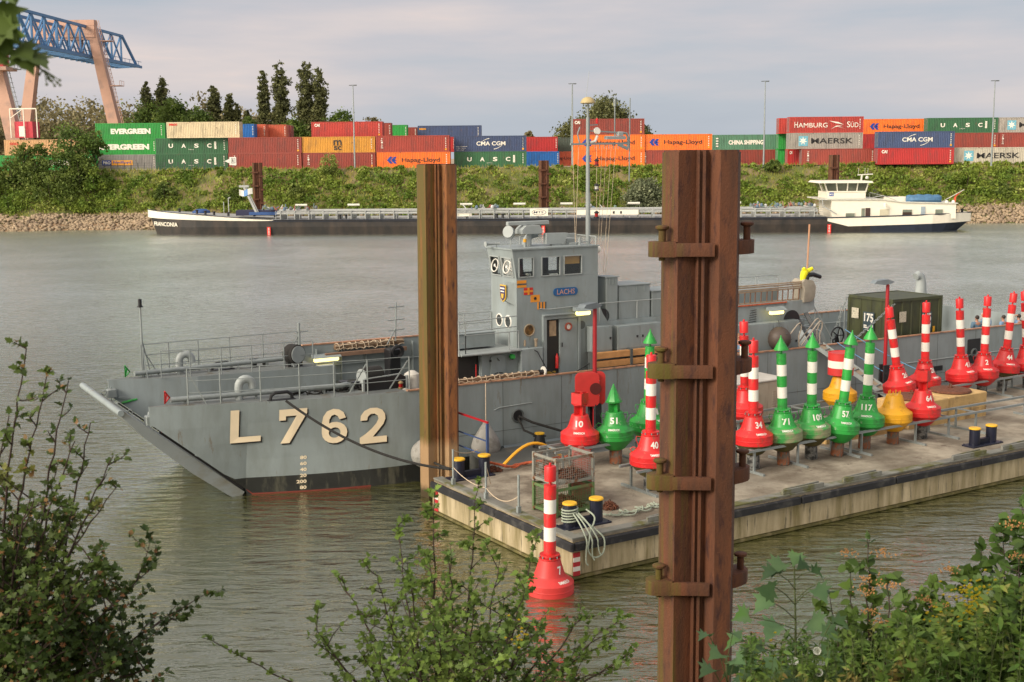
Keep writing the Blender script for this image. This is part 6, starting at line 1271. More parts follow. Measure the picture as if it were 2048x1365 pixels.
mb = MB(); mb.bar((14.6, 3.2, 2.9), (12.9, 3.2, 6.6), .35, .3); mb.bar((14.9, 3.2, 2.9), (13.2, 3.2, 6.6), .15, .1); mb.box(12.2, 13.6, 3, 3.4, 6.6, 6.9); mb.bar((12.9, 3.2, 6.9), (12.9, 3.2, 7.5), .05); mb.bar((9.9, 3, 3), (9.9, 3, 4.6), .08); mb.bar((10.6, 3, 3), (10.6, 3, 5.1), .1); mb.bar((10.6, 3, 5.1), (10.9, 3, 5.2), .15); mb.build('foremast', M_pipe, bg, smooth=0)
fl = MB()
for i in range(6):
    a, b = i / 6, (i + 1) / 6; f = lambda t: (12.2 + 1.9 * t, 3.0 + .12 * math.sin(t * 7), 6.35 - .18 * math.sin(t * 5)); A, B = f(a), f(b); fl.add([A, B, (B[0], B[1], B[2] - .85), (A[0], A[1], A[2] - .85)], [(0, 1, 2, 3)], 1 if i in (2, 3) else 0)
fl.build('bow_flag', [M_white, mat('pale_blue_flag', (.12, .25, .50), .7)], bg)
# accommodation and wheelhouse
DZ = 2.1
M_croof = mat('roof_white', (.55, .54, .48), .5)
mb = MB(); mb.prism([(95.2, DZ - .6), (BL - .9, DZ - .3), (BL - .9, 3.82), (104.6, 4.02), (101.5, 4.42), (93.6, 4.46), (94.9, 4.3), (94.9, 2.6)], 1.2, 10.3, ax='y'); mb.build('cabin', M_bcream, bg, smooth=0)
mb = MB(); mb.prism([(93.2, 4.462), (101.5, 4.422), (104.6, 4.022), (BL - .7, 3.822), (BL - .7, 3.93), (104.6, 4.13), (101.5, 4.54), (93.2, 4.60)], .95, 10.5, ax='y'); mb.build('cabin_roof', M_croof, bg, smooth=0)
mb = MB(); mb.prism([(94.5, 4.575), (99.7, 4.575), (99.7, 5.5), (94.5, 5.5)], 2.2, 9, ax='y'); mb.build('wheelhouse', M_bcream, bg, smooth=0)
mb = MB()
def slab(x0, x1, y0, y1, X0, X1, Y0, Y1, z0, z1, m): mb.add([(x0, y0, z0), (x1, y0, z0), (x1, y1, z0), (x0, y1, z0), (X0, Y0, z1), (X1, Y0, z1), (X1, Y1, z1), (X0, Y1, z1)], [(0, 3, 2, 1), (4, 5, 6, 7), (0, 1, 5, 4), (1, 2, 6, 5), (2, 3, 7, 6), (3, 0, 4, 7)], m)
slab(94.5, 99.7, 2.2, 9, 94.0, 99.95, 1.8, 9.4, 5.501, 6.68, 0); mb.build('wheelhouse_glazing', mat('wheelhouse_glass', (.10, .105, .08), .12, var=.45, vs=.7, spec=.6), bg, smooth=0)
mb = MB()
for xa, xb in ((95.85, 95.6), (97.15, 97.15), (98.45, 98.5), (99.68, 99.9)): mb.bar((xa, 2.16, 5.5), (xb, 1.76, 6.7), .15)
mb.bar((94.5, 2.15, 5.5), (94.0, 1.76, 6.7), .13); mb.bar((94.5, 2.14, 5.52), (99.7, 2.14, 5.52), .14); mb.bar((94.4, 5.5, 5.5), (93.9, 5.5, 6.7), .12)
mb.prism([(93.2, 6.69), (100.5, 6.69), (100.3, 6.95), (93.5, 6.95)], 1.2, 10, ax='y'); mb.build('wheelhouse_frame', M_bcream, bg, smooth=0)
mb = MB(); mb.box(94.75, 95.35, 2.16, 2.199, 4.9, 5.4, 0); put_text(mb, 'MTS', (94.8, 2.15, 5.0), (1, 0, 0), (0, 0, 1), .5, .25, 1, .03); mb.build('blue_sign', [mat('blue_sign', (.01, .06, .30), .5), M_white], bg, smooth=0)
M_win = mat('cabin_window_glass', (.16, .18, .14), .15, var=.3, vs=.6)
M_win2 = mat('drawn_blind', (.50, .46, .34), .6)
for x, w_, z0, z1, m_ in ((96.85, 1.2, 1.95, 2.6, M_win), (101.45, 1.2, 2.25, 3.1, M_win2), (104.5, 1.25, 2.25, 3.05, M_win), (108.9, 1.0, 2.35, 3.05, M_win)):
    mb = MB(); mb.box(x - .1, x + w_ + .1, 1.13, 1.199, z0 - .1, z1 + .1); f = mb.build('cabin_window', M_bcream, bg, smooth=0)
    mb = MB(); mb.box(x, x + w_, 1.09, 1.129, z0, z1, 0)
    if 104 < x < 105: mb.box(x, x + w_, 1.07, 1.089, z0, z0 + .45, 1)
    mb.build('pane', [m_, mat('dark_lower_sash', (.04, .02, .012), .5)], f, smooth=0)
for x, w_, z0, z1, mt in ((98.95, .45, 1.95, 3.25, M_win), (99.5, .65, 1.95, 3.3, mat('dark_doorway', (.05, .025, .02), .6)), (106.95, .6, 2.0, 3.45, mat('striped_blue_door', (.30, .36, .40), .5))):
    mb = MB(); mb.box(x - .07, x + w_ + .07, 1.13, 1.199, z0, z1 + .08); f = mb.build('cabin_door', M_bcream, bg, smooth=0); mb = MB(); mb.box(x, x + w_, 1.10, 1.129, z0, z1); mb.build('pane', mt, f, smooth=0)
mb = MB(); mb.tube([(100.1, 2, 4.6), (102, 2.0, 4.95), (104, 2, 4.2)], .05, 6); mb.tube([(93.6, .95, 4.5), (93.7, .95, 3.6), (95.6, .95, 2.5)], .07, 6); mb.tube([(100.2, 2, 4.6), (100.2, 2, 5.4), (102.1, 2, 4.9)], .03, 5)
for i in range(7): mb.bar((93.2 - .1 * i, 1.5, 4.3 - i * .3), (94.3 - .1 * i, 1.5, 4.3 - i * .3), .05)
mb.build('stair_rail', M_pipe, bg)
mb = MB(); mb.box(102.4, 105.4, 3, 4.5, 4.1, 4.75, 0); mb.box(102.0, 104.4, 3.2, 4.2, 4.76, 4.86, 1); mb.box(103.3, 104.6, 2.5, 2.9, 3.98, 4.12, 1); mb.lathe([(.2, 0), (.2, .5), (.1, .6)], 8, 0, T=Matrix.Translation((102.0, .6, 3.4))); mb.build('roof_boxes', [M_bcream, M_black], bg, smooth=0)
mb = MB(); mb.bar((99.4, 4, 6.95), (99.5, 4, 7.8), .2); mb.bar((98.9, 4, 7.75), (101.0, 4, 7.85), .1, .14); mb.lathe([(.2, 0), (.25, .2), (.1, .4)], 10, T=Matrix.Translation((100.2, 4, 7.2)))
for x in (99.0, 99.9, 100.3): mb.bar((x, 4, 7.8), (x, 4, 8.7), .03)
mb.build('radar_mast', M_croof, bg, smooth=0)
mb = MB(); mb.bar((109.9, 3, 3.85), (113.2, 3, 5.65), .08); mb.build('flag_staff', M_croof, bg)
mb = MB(); mb.add([(112.2, 3, 5.1), (113.0, 3, 5.5), (112.2, 3.05, 4.75), (111.9, 3.1, 4.6), (111.8, 3.05, 3.6), (112.05, 3, 3.6)], [(0, 1, 2), (0, 2, 3), (3, 2, 5, 4)]); mb.build('stern_flag', mat('orange_red_flag', (.55, .07, .03), .7), bg, smooth=0)
for x in (110.8, 111.7): mb = MB(); mb.lathe([(.2, 0), (.24, .1), (.24, .3), (.1, .42)], 10, T=Matrix.Translation((x - .3, 1.6, 3.86))); mb.build('white_drum', M_white, bg)
t = thing('covered_boat', 'small boat under a blue tarpaulin on the barge cabin roof', 'boat', Matrix.Translation(B0) @ Matrix.Rotation(BA, 4, 'Z') @ Vector((107.6, 2.4, 3.95)), BA)
mb = MB(); n = 12; sec = []
for i in range(n + 1):
    x = -2.35 + 4.7 * i / n; q = (1 - abs(x / 2.42) ** 3); w_ = 1.0 * max(.12, q) ** .5; z1 = .95 + .06 * math.sin(i * 1.9)
    sec.append([(x, -w_ * .7, .0), (x, -w_, .35), (x, -w_ * .92, .72), (x, 0, z1 + .15 * q), (x, w_ * .92, .72), (x, w_, .35), (x, w_ * .7, 0)])
for a, b in zip(sec[:-1], sec[1:]):
    for j in range(6): mb.add([a[j], b[j], b[j + 1], a[j + 1]], [(0, 1, 2, 3)])
mb.sheet(sec[0]); mb.sheet(sec[-1]); mb.build('tarpaulin', M_tarp, t)

# ---------------------------------------------------------------- shipping containers
CM = {}
def cmat(k):
    c = {'green': (.025, .30, .05), 'dgreen': (.035, .13, .055), 'pgreen': (.10, .24, .15), 'red': (.35, .052, .035), 'bred': (.42, .027, .026), 'brown': (.28, .052, .036), 'orange': (.80, .165, .02), 'ored': (.58, .12, .06), 'yellow': (.56, .26, .035),
         'navy': (.05, .075, .16), 'cream': (.68, .56, .36), 'beige': (.58, .34, .16), 'grey': (.33, .30, .26), 'lgrey': (.50, .45, .36), 'blue': (.015, .13, .42), 'dark': (.07, .09, .07), 'mgrey': (.26, .25, .24), 'hred': (.43, .045, .033)}[k]
    return mat('container_' + k, c, .5, var=.07, vs=.5, col2=tuple(x * .55 + .02 for x in c), amt=.25, s2=.35, streak=4, rnd=.10, edge=.25, col3=(.13, .07, .045), amt3=.22, s3=.8, streak3=1.6)
M_cblack = mat('lettering_black', (.02, .018, .018), .5); M_cwhite = mat('lettering_white', (.80, .76, .66), .5); M_cblue = mat('lettering_blue', (.015, .05, .30), .5); M_cred = mat('lettering_red', (.60, .03, .02), .5); M_cyan = mat('star_panel_blue', (.16, .42, .52), .5)
YAW = R(-1.0)
def star(mb, cx, cz, r, m, n=7, y=-.03):
    P = []
    for i in range(2 * n): a = math.pi * i / n + math.pi / 2; rr = r if i % 2 == 0 else r * .42; P.append((cx + rr * math.cos(a), y, cz + rr * math.sin(a)))
    mb.add([(cx, y, cz)] + P, [(0, i + 1, (i + 1) % (2 * n) + 1) for i in range(2 * n)], m)
def chevrons(mb, x, z, s, m):
    for dx, dz in ((0, 0), (.62, 0)):
        for f in (1, -1):
            P = [(x + dx * s, z), (x + (dx + .42) * s, z + f * .5 * s), (x + (dx + .85) * s, z + f * .5 * s), (x + (dx + .48) * s, z)]
            mb.add([(a, -.03, b) for a, b in P], [(0, 1, 2, 3)], m)
    mb.add([(a, -.03, b) for a, b in ((x + .9 * s, z - .1 * s), (x + 1.5 * s, z - .1 * s), (x + 1.2 * s, z + .1 * s), (x + .9 * s, z + .1 * s))], [(0, 1, 2, 3)], m)
def deco(mb, kind, L, H):
    T = lambda t, x, z, w_, h, m, off=.0: put_text(mb, t, (x, -.03, z), (1, 0, 0), (0, 0, 1), w_, h, m, off)
    B, W, U, RD = 1, 2, 3, 4
    if kind == 'EVERGREEN': T('EVERGREEN', L * .22, H * .33, L * .575, H * .34, W, .06)
    elif kind == 'EVERGREEN2': T('EVERGREEN', L * .16, H * .32, L * .72, H * .38, W, .06)
    elif kind == 'seaco': T('seaco', .4, H * .78, 1.4, .34, RD, .04); T('a b c', .8, H * .70, .9, .1, RD) if 0 else None
    elif kind == 'seaco2': T('seaco', .3, H * .68, 1.3, .34, 5, .04)
    elif kind == 'UASC':
        for i, c in enumerate('UASC'): T(c, L * (.18 + i * .178), H * .38, L * .062, H * .27, W, .03)
        mb.box(L * .815, L * .842, -.04, -.03, H * .30, H * .76, W)
        for i in range(5): mb.box(L * .82, L * .837, -.05, -.041, H * (.36 + i * .08), H * (.375 + i * .08), 0)
        T('SHIPPING', L * .45, H * .25, L * .08, .12, W)
    elif kind == 'MSC': T('m', L * .43, H * .47, L * .115, H * .32, B, .02); T('sc', L * .435, H * .16, L * .105, H * .24, B, .02); mb.box(L * .415, L * .56, -.04, -.03, H * .42, H * .435, B)
    elif kind == 'HL': chevrons(mb, L * .14, H * .5, H * .42, U); T('Hapag-Lloyd', L * .34, H * .30, L * .52, H * .34, B, .01)
    elif kind == 'HLr': T('Hapag-Lloyd', L * .33, H * .38, L * .66, H * .26, B, .01)
    elif kind in ('triton', 'tritonr'):
        for i, c in enumerate('TRITON'): T(c, L * .07, H * (.78 - i * .11), .3, .2, W, .02)
    elif kind == 'CAI': T('CAI', L * .045, H * .68, L * .075, H * .2, W, .05)
    elif kind == 'CMA': 
        T('CMA CGM', L * .31, H * .38, L * .40, H * .26, W, .02)
        for a0, cx, cz, rr in ((100, L * .52, H * .18, H * .64), (-80, L * .52, H * .80, H * .64)):
            P = [(cx + rr * 1.3 * math.cos(R(a0 + i * 6)), cz + rr * math.sin(R(a0 + i * 6))) for i in range(8)]; Q = [(cx + rr * 1.3 * math.cos(R(a0 + i * 6)), cz + (rr + .10) * math.sin(R(a0 + i * 6))) for i in range(8)]
            for i in range(7): mb.add([(P[i][0], -.03, P[i][1]), (P[i + 1][0], -.03, P[i + 1][1]), (Q[i + 1][0], -.03, Q[i + 1][1]), (Q[i][0], -.03, Q[i][1])], [(0, 1, 2, 3)], W)
        if 0: pass
    elif kind == 'CMA2':
        deco(mb, 'CMA', L, H)
        for i, t in enumerate(('eco container', 'bamboo flooring', 'light steel')): T(t, L * .03, H * (.30 - i * .11), 1.9 - .3 * i, .15, W)
    elif kind == 'CS': T('CHINA SHIPPING', L * .26, H * .34, L * .50, H * .30, W, .05); [T(c, L * .07, H * (.66 - .18 * i), .45, .34, W, .02) for i, c in enumerate(('中', '国', '海')) if 0]; [mb.box(L * .08, L * .08 + .4, -.04, -.03, H * (.2 + .17 * i), H * (.2 + .17 * i) + .22, W) for i in range(4)]
    elif kind == 'HS':
        T('H', L * .065, H * .33, L * .045, H * .36, W, .0); T('AMBURG', L * .117, H * .33, L * .395, H * .29, W, 0); T('S', L * .775, H * .33, L * .042, H * .36, W, 0); T('ÜD', L * .825, H * .33, L * .105, H * .36, W, 0)
        for P in (((.53, .74), (.66, .66), (.73, .50), (.62, .60)), ((.56, .22), (.63, .44), (.72, .42), (.62, .36)), ((.66, .38), (.76, .24), (.68, .34))): mb.add([(a * L, -.03, b * H) for a, b in P], [tuple(range(len(P)))], W)
    elif kind == 'MK': mb.box(L * .13, L * .255, -.03, -.02, H * .18, H * .80, 6); star(mb, L * .19, H * .5, H * .27, W, y=-.034); T('MAERSK', L * .30, H * .33, L * .565, H * .34, B, .012)
    elif kind == 'KL': T('K', L * .22, H * .25, .8, H * .4, W, .03); T('L', L * .30, H * .25, .5, H * .28, W, .03)
    elif kind == 'OOCL': T('OOCL', L * .08, H * .66, L * .13, H * .17, RD, .05)
    elif kind == 'PO': mb.box(L * .20, L * .335, -.04, -.03, H * .30, H * .62, 3); mb.box(L * .335, L * .64, -.04, -.03, H * .30, H * .62, 5); put_text(mb, 'P&O', (L * .215, -.045, H * .36), (1, 0, 0), (0, 0, 1), L * .105, H * .2, W, .03); put_text(mb, 'Nedlloyd', (L * .36, -.045, H * .36), (1, 0, 0), (0, 0, 1), L * .26, H * .22, U, .02)
    # small codes at the upper right
    if kind != 'HLr':
        for i in range(6): mb.box(L * .945, L * .945 + .16, -.034, -.03, H * (.80 - i * .11), H * (.80 - i * .11) + .12, W)
        if kind in ('CAI', 'red', 'triton', 'HL', 'CMA'): mb.box(L * .94, L * .94 + .3, -.036, -.03, H * .10, H * .10 + .28, 5)
M_oy = mat('code_plate_orange', (.75, .33, .03), .5)
def container(org, L, H, colr, kind, label, yaw=YAW, group='shipping containers stacked in the yard'):
    t = thing('shipping_container', label, 'shipping container', org, yaw, group); m = cmat(colr); W_ = 2.44
    mb = MB(); n = int(L / .28)
    def corr(P0, P1, dep, inv):
        P0 = Vector(P0); P1 = Vector(P1); d = (P1 - P0).normalized(); nn = Vector((d.y, -d.x, 0)); Lw = (P1 - P0).length; k = max(2, int(Lw / .28)); pr = []
        for i in range(k):
            a = i / k * Lw; s_ = Lw / k
            pr += [(a, 0), (a + s_ * .35, 0), (a + s_ * .5, dep), (a + s_ * .85, dep)]
        pr.append((Lw, 0)); vs = []
        for z in (.12, H - .1): vs += [tuple(P0 + d * a - nn * b + Vector((0, 0, z))) for a, b in pr]
        q = len(pr); mb.add(vs, [(i, i + 1, q + i + 1, q + i) for i in range(q - 1)])
    corr((.12, 0, 0), (L - .12, 0, 0), .045, 0); corr((L, .1, 0), (L, W_ - .1, 0), .045, 0); corr((L - .12, W_, 0), (.12, W_, 0), .045, 0)
    mb.sheet([(0, 0, H - .03), (L, 0, H - .03), (L, W_, H - .03), (0, W_, H - .03)])
    deco(mb, kind, L, H); mb.build('body', [m, M_cblack, M_cwhite, M_cblue, M_cred, M_oy, M_cyan], t, smooth=0)
    mb = MB()
    for x in (0, L - .12):
        for y in (-.01, W_ - .11): mb.box(x, x + .12, y, y + .12, 0, H)
    for z in (0, H - .12):
        for y in (-.008, W_ - .108): mb.box(.121, L - .121, y, y + .1, z + .002, z + .118)
        for x in (.004, L - .116): mb.box(x, x + .11, .112, W_ - .112, z + .002, z + .118)
    mb.build('frame', m, t, smooth=0)
    mb = MB(); mb.box(-.0, .05, .12, W_ - .12, .12, H - .12)
    for y in (.4, .85, 1.5, 2.0): mb.bar((-.03, y, .15), (-.03, y, H - .15), .04, m=1)
    mb.build('end_doors', [m, M_galv], t, smooth=0); return t
def ctn(px0, px1, py, tier, colr, kind, label, ft=40, D=None, H=2.62, dz=0):
    L = 12.19 if ft == 40 else 6.06; D_ = D or L * 2500 / (px1 - px0)
    p = at(px0, py, D_); z = YZ + .03 + tier * 2.62 + dz
    return container((p.x, D_, z), L, H, colr, kind, label)
DL = 214
R_ = [
 (195, 330, 2, 'green', 'EVERGREEN', 'bright green EVERGREEN container on top of its stack, left of the cream one', 40, 222, 2.8),
 (180, 313, 1, 'green', 'EVERGREEN2', 'bright green EVERGREEN container in the middle of its stack', 40, 222, 2.6),
 (180, 310, 0, 'mgrey', 'PO', 'grey P&O Nedlloyd container at the bottom of the stack by the tree', 40, 222, 2.62),
 (336, 480, 2, 'cream', 'seaco', 'cream seaco container on the top row', 40, 212, 2.62),
 (313, 455, 1, 'dgreen', 'UASC', 'dark green UASC container under the cream one', 40, 213, 2.62),
 (311, 454, 0, 'dgreen', 'UASC', 'dark green UASC container at ground level on the left', 40, 213, 2.62),
 (458, 603, 1, 'brown', 'red', 'plain brown-red container left of the yellow one', 40, 211, 2.62),
 (456, 603, 0, 'brown', 'tritonr', 'brown-red container at ground level behind the first far pile', 40, 211, 2.62),
 (605, 750, 1, 'yellow', 'MSC', 'yellow container with black msc letters', 40, 211, 2.62),
 (605, 750, 0, 'brown', 'triton', 'brown-red container under the yellow one, behind a sapling', 40, 211, 2.62),
 (625, 765, 2, 'hred', 'CAI', 'red CAI container on the top row behind the light mast', 40, 217, 2.62),
 (753, 898, 1, 'red', 'triton', 'red container on top of the orange one left of the tall pile', 40, 210, 2.7),
 (754, 899, 0, 'orange', 'HL', 'orange Hapag-Lloyd container partly behind the tall rusty pile', 40, 210, 2.62),
 (837, 962, 2, 'navy', 'seaco2', 'dark blue seaco container on the top row', 40, 243, 2.5),
 (909, 1052, 1, 'navy', 'CMA2', 'navy CMA CGM container right of the tall rusty pile', 40, 213, 2.62),
 (909, 1052, 0, 'dgreen', 'UASC', 'green UASC container with worn letters under the navy one', 40, 213, 2.62),
 (1085, 1144, 1, 'dark', 'none', 'short dark green-black container left of the ship mast', 20, 232, 2.5),
 (1085, 1145, 0, 'ored', 'HLr', 'short faded orange Hapag-Lloyd container under the dark one', 20, 232, 2.62),
 (1149, 1282, 2, 'brown', 'CAI', 'brown-red container on top of two orange ones behind the ship mast', 40, 212, 2.62),
 (1150, 1283, 1, 'orange', 'HL', 'middle orange Hapag-Lloyd container behind the ship mast', 40, 212, 2.62),
 (1150, 1283, 0, 'orange', 'HL', 'lowest orange Hapag-Lloyd container behind the ship mast', 40, 212, 2.62),
 (1285, 1417, 1, 'orange', 'HL', 'orange Hapag-Lloyd container just above the top of the big pile', 40, 212, 2.62),
 (1285, 1417, 0, 'brown', 'triton', 'brown-red container partly hidden by the big pile', 40, 212, 2.62),
 (1422, 1558, 1, 'pgreen', 'CS', 'green CHINA SHIPPING container', 40, 222, 2.62),
 (1422, 1558, 0, 'brown', 'red', 'brown-red container under the CHINA SHIPPING one', 40, 222, 2.62),
 (1580, 1723, 2, 'hred', 'HS', 'red container with HAMBURG SUD lettering on the top row', 40, 210, 2.62),
 (1580, 1722, 1, 'grey', 'MK', 'grey MAERSK container under the HAMBURG SUD one', 40, 210, 2.62),
 (1606, 1750, 0, 'brown', 'triton', 'brown-red container at ground level behind the third far pile', 40, 209, 2.62),
 (1724, 1850, 2, 'orange', 'HL', 'orange Hapag-Lloyd container on the top row on the right', 40, 226, 2.62),
 (1724, 1850, 1, 'bred', 'KL', 'bright red container mostly hidden behind a navy one', 40, 226, 2.62),
 (1758, 1906, 1, 'navy', 'CMA', 'navy CMA CGM container above a bright red one on the right', 40, 204, 2.62),
 (1758, 1906, 0, 'bred', 'CAI', 'bright red CAI container above the barge wheelhouse', 40, 204, 2.62),
 (1857, 1990, 2, 'dgreen', 'UASC', 'green UASC container on the top row on the right', 40, 222, 2.62),
 (1908, 1991, 1, 'brown', 'red', 'brown-red container under the top right green one', 40, 222, 2.62),
 (1913, 2055, 0, 'lgrey', 'MK', 'pale MAERSK container at ground level at the right edge', 40, 205, 2.62),
 (1997, 2130, 2, 'grey', 'MK', 'grey MAERSK container cut by the right edge on the top row', 40, 222, 2.62),
 (1995, 2130, 1, 'brown', 'triton', 'brown-red container cut by the right edge', 40, 222, 2.62),
 (10, 150, 1, 'beige', 'OOCL', 'beige OOCL container above the bushes at the left', 40, 217, 2.62),
 (-12, 40, 0, 'green', 'none', 'green container end half hidden by bushes at the far left', 20, 217, 2.62),
 (45, 185, 0, 'green', 'EVERGREEN', 'green EVERGREEN container mostly hidden by bushes at the left', 40, 217, 2.62),
]
for (a, b, tr, c, k, lab, ft, D, H) in R_:
    L = 12.19 if ft == 40 else 6.06; mid = (a + b) / 2 if k != 'red' or a != 1908 else (1857 + 1990) / 2
    if a == 1908: mid = 1925
    p = at(mid, 300, D); container((p.x - L / 2 * math.cos(YAW), D, YZ + .035 + tr * 2.625), L, H, c, k, lab)
# rows behind: upper tiers and stack ends that show between the front ones
bk = [(500, 2, 'blue', 'short blue container end behind the cream one', 226), (522, 2, 'ored', 'orange-red short container on the back row nearest the cream one', 229), (552, 2, 'ored', 'orange-red short container farther along the back row', 232), (569, 2, 'bred', 'thin bright red container end on the back row', 234), (577, 2, 'brown', 'thin brown-red container end on the back row', 238),
      (772, 2, 'brown', 'brown-red container end behind the red CAI one', 226), (798, 2, 'green', 'small green container left of the dark blue seaco one', 240), (822, 2, 'brown', 'small brown container between the green and dark blue ones', 246), (1058, 1, 'bred', 'red container end behind the navy one, right of the tall pile', 228), (1062, 0, 'blue', 'small blue container between the green UASC and the faded orange one', 224), (1066, 1, 'pgreen', 'small pale green container left of the short dark one', 236),
      (1588, 0, 'bred', 'bright red CAI container end beside the stack with the star logo', 214), (1568, 0, 'green', 'green container end at the foot of the MAERSK stack', 218), (1568, 1, 'green', 'green container end in the middle of the MAERSK stack', 218), (1572, 2, 'hred', 'red container end behind the HAMBURG SUD one', 216), (905, 1, 'bred', 'red container end glimpsed beside the tall pile top', 222)]
for px, tr, c, lab, D in bk:
    p = at(px, 300, D); s = 1 if px < 1024 else 0; L = 6.06
    w_ = {500: 20, 522: 22, 552: 44, 569: 16, 577: 14, 772: 22, 798: 34, 822: 24, 1058: 20, 1062: 24, 1066: 18, 1588: 24, 1568: 22, 1572: 30, 905: 12}[px]
    xr_ = at(px + w_ / 2, 300, D).x; xl_ = at(px - w_ / 2, 300, D).x
    container(((xr_ - L) if px < 1024 else xl_, D + (0 if px != 1568 or tr else .3), YZ + .035 + tr * 2.625), L, 2.62 if px != 822 else 2.3, c, 'none' if px != 1588 else 'CAI', lab)

# ---------------------------------------------------------------- yard light masts
for px, top, D, lab in ((710, 171, 208, 'slim light mast in front of the containers, left of the tall rusty pile'), (1145, 168, 208, 'slim light mast just left of the ship mast'), (1527, 163, 206, 'slim light mast beside the CHINA SHIPPING container'), (1982, 162, 202, 'slim light mast near the right edge')):
    p = at(px, 336, D); h = at(px, top, D).z; t = thing('light_mast', lab, 'light mast', (p.x, D, YZ), 0, 'tall light masts along the container yard')
    mb = MB(); mb.tube([(0, 0, -.3), (0, 0, h - YZ)], [.16, .07], 8); mb.build('pole', M_galv, t); mb = MB(); mb.bar((-.65, 0, h - YZ), (.65, 0, h - YZ + .05), .08); mb.box(.15, .6, -.2, .2, h - YZ - .08, h - YZ + .02); mb.box(-.6, -.2, -.2, .2, h - YZ - .05, h - YZ + .04); mb.build('lamp_head', M_greyd, t, smooth=0)
# low fence in front of the P&O stack and info sign
t = thing('yard_fence', 'low dark fence in front of the grey P&O container', 'fence', (0, 0, 0)); mb = MB()
a = at(195, 330, 207.5).x; b = at(450, 330, 207.5).x
for i in range(20): x = a + (b - a) * i / 19; mb = MB(); mb.bar((x, 207.5, YZ - .2), (x, 207.5, YZ + 1.25), .08); mb.build('post', M_greyd, t, smooth=0)
mb = MB()
for z in (.4, .8, 1.2): mb.bar((a, 207.5, YZ + z), (b, 207.5, YZ + z), .03)
mb.build('wires', M_greyd, t, smooth=0)
t = thing('berth_sign', 'white square berth sign with an arrow on the bank at the dark green containers', 'sign', (at(460, 320, 206).x, 206, YZ), 0); mb = MB(); mb.box(-.1, 1.0, 0, .06, .75, 2.05, 0); mb.add([(-.12, 0, 1.05), (-.12, 0, 1.75), (-.9, 0, 1.4)], [(0, 1, 2)], 0); mb.box(.18, .82, -.02, -.001, 1.05, 1.85, 1); mb.box(.24, .76, -.03, -.021, 1.11, 1.79, 0); put_text(mb, 'R', (.34, -.035, 1.2), (1, 0, 0), (0, 0, 1), .32, .5, 1, .03); mb.build('board', [M_white, M_black], t, smooth=0); mb = MB(); mb.bar((.45, .05, -.3), (.45, .05, .74), .08); mb.build('post', M_galv, t)
# ---------------------------------------------------------------- gantry crane
cr_ = thing('gantry_crane', 'tall salmon and blue gantry crane over the left end of the yard', 'crane', (0, 0, 0))
M_sal = mat('salmon_crane_paint', (.48, .28, .20), .5, var=.08, vs=.4, col2=(.35, .22, .17), amt=.3, s2=.3); M_blu = mat('blue_crane_paint', (.07, .19, .38), .5, var=.12, vs=.5)
CX = -98.7
_q = Matrix.Rotation(R(-2.6), 4, 'Z'); _pv = Vector((CX, 226, 0)); cr_.location = _pv - _q @ _pv; cr_.rotation_euler[2] = R(-2.6)
def leg(y, s, w0, w1, m=M_sal, kink=True):
    a = Vector((CX + s * 11.6, y, YZ)); b = Vector((CX + s * (10.5), y, YZ + 6)); c = Vector((CX + s * 5.7, y, 40.4)); mb = MB(); pts = [a, b, c]; ws = [w1 * .9, w1, w0]
    vs = []
    for p, w_ in zip(pts, ws): vs += [(p.x - w_ / 2, y - w_ * .45, p.z), (p.x + w_ / 2, y - w_ * .45, p.z), (p.x + w_ / 2, y + w_ * .45, p.z), (p.x - w_ / 2, y + w_ * .45, p.z)]
    fs = []
    for k in range(2): fs += [(4 * k + i, 4 * k + (i + 1) % 4, 4 * k + 4 + (i + 1) % 4, 4 * k + 4 + i) for i in range(4)]
    mb.add(vs, fs + [(3, 2, 1, 0), (8, 9, 10, 11)]); return mb.build('leg', m, cr_, smooth=0)
for y in (226, 278):
    for s in (-1, 1): leg(y, s, 1.8, 2.5)
    mb = MB(); mb.box(CX - 6.2, CX + 6.8, y - 1, y + 1, 36.9, 40.6)
    for z in (37.6, 38.5, 39.4): mb.box(CX - 6.2, CX + 6.8, y - 1.05, y - 1.001, z, z + .12)
    mb.box(CX - 7, CX + 7, y - .8, y + .8, 36.4, 36.9); mb.build('portal_beam', M_sal, cr_, smooth=0)
    mb = MB()
    for s in (-1, 1): mb.box(CX + s * 3.2 - .5, CX + s * 3.2 + .5, y - .6, y + .6, 33.6, 36.4)
    mb.build('hanger', M_sal, cr_, smooth=0)
    mb = MB(); n = 34
    for i in range(n): t_ = i / n; x = CX + 11.6 - 5.9 * t_ + 1.9; z = YZ + 3 + 28 * t_; mb.bar((x, y - 1.4, z), (x + .1, y - .4, z), .08)
    for dy in (-1.4, -.4): mb.bar((CX + 11.6 + 1.9, y + dy, YZ + 2), (CX + 5.7 + 1.9, y + dy, 40.5), .1)
    for z in (26.5, 36.0): t_ = (z - YZ) / 31.5; x = CX + 11.6 - 5.9 * t_ + 1.6; mb.box(x, x + 2.2, y - 1.8, y + .8, z, z + .15); [mb.bar((x + 2.15, y + q, z), (x + 2.15, y + q, z + 1.1), .07) for q in (-1.8, -.5, .8)]; mb.bar((x + 2.15, y - 1.8, z + 1.1), (x + 2.15, y + .8, z + 1.1), .07)
    mb.build('access_ladder', M_sal if y > 250 else M_greyl, cr_, smooth=0)
Gy0, Gy1 = 214, 309
def gx(y): return -97.9 + (y - 226) * .01
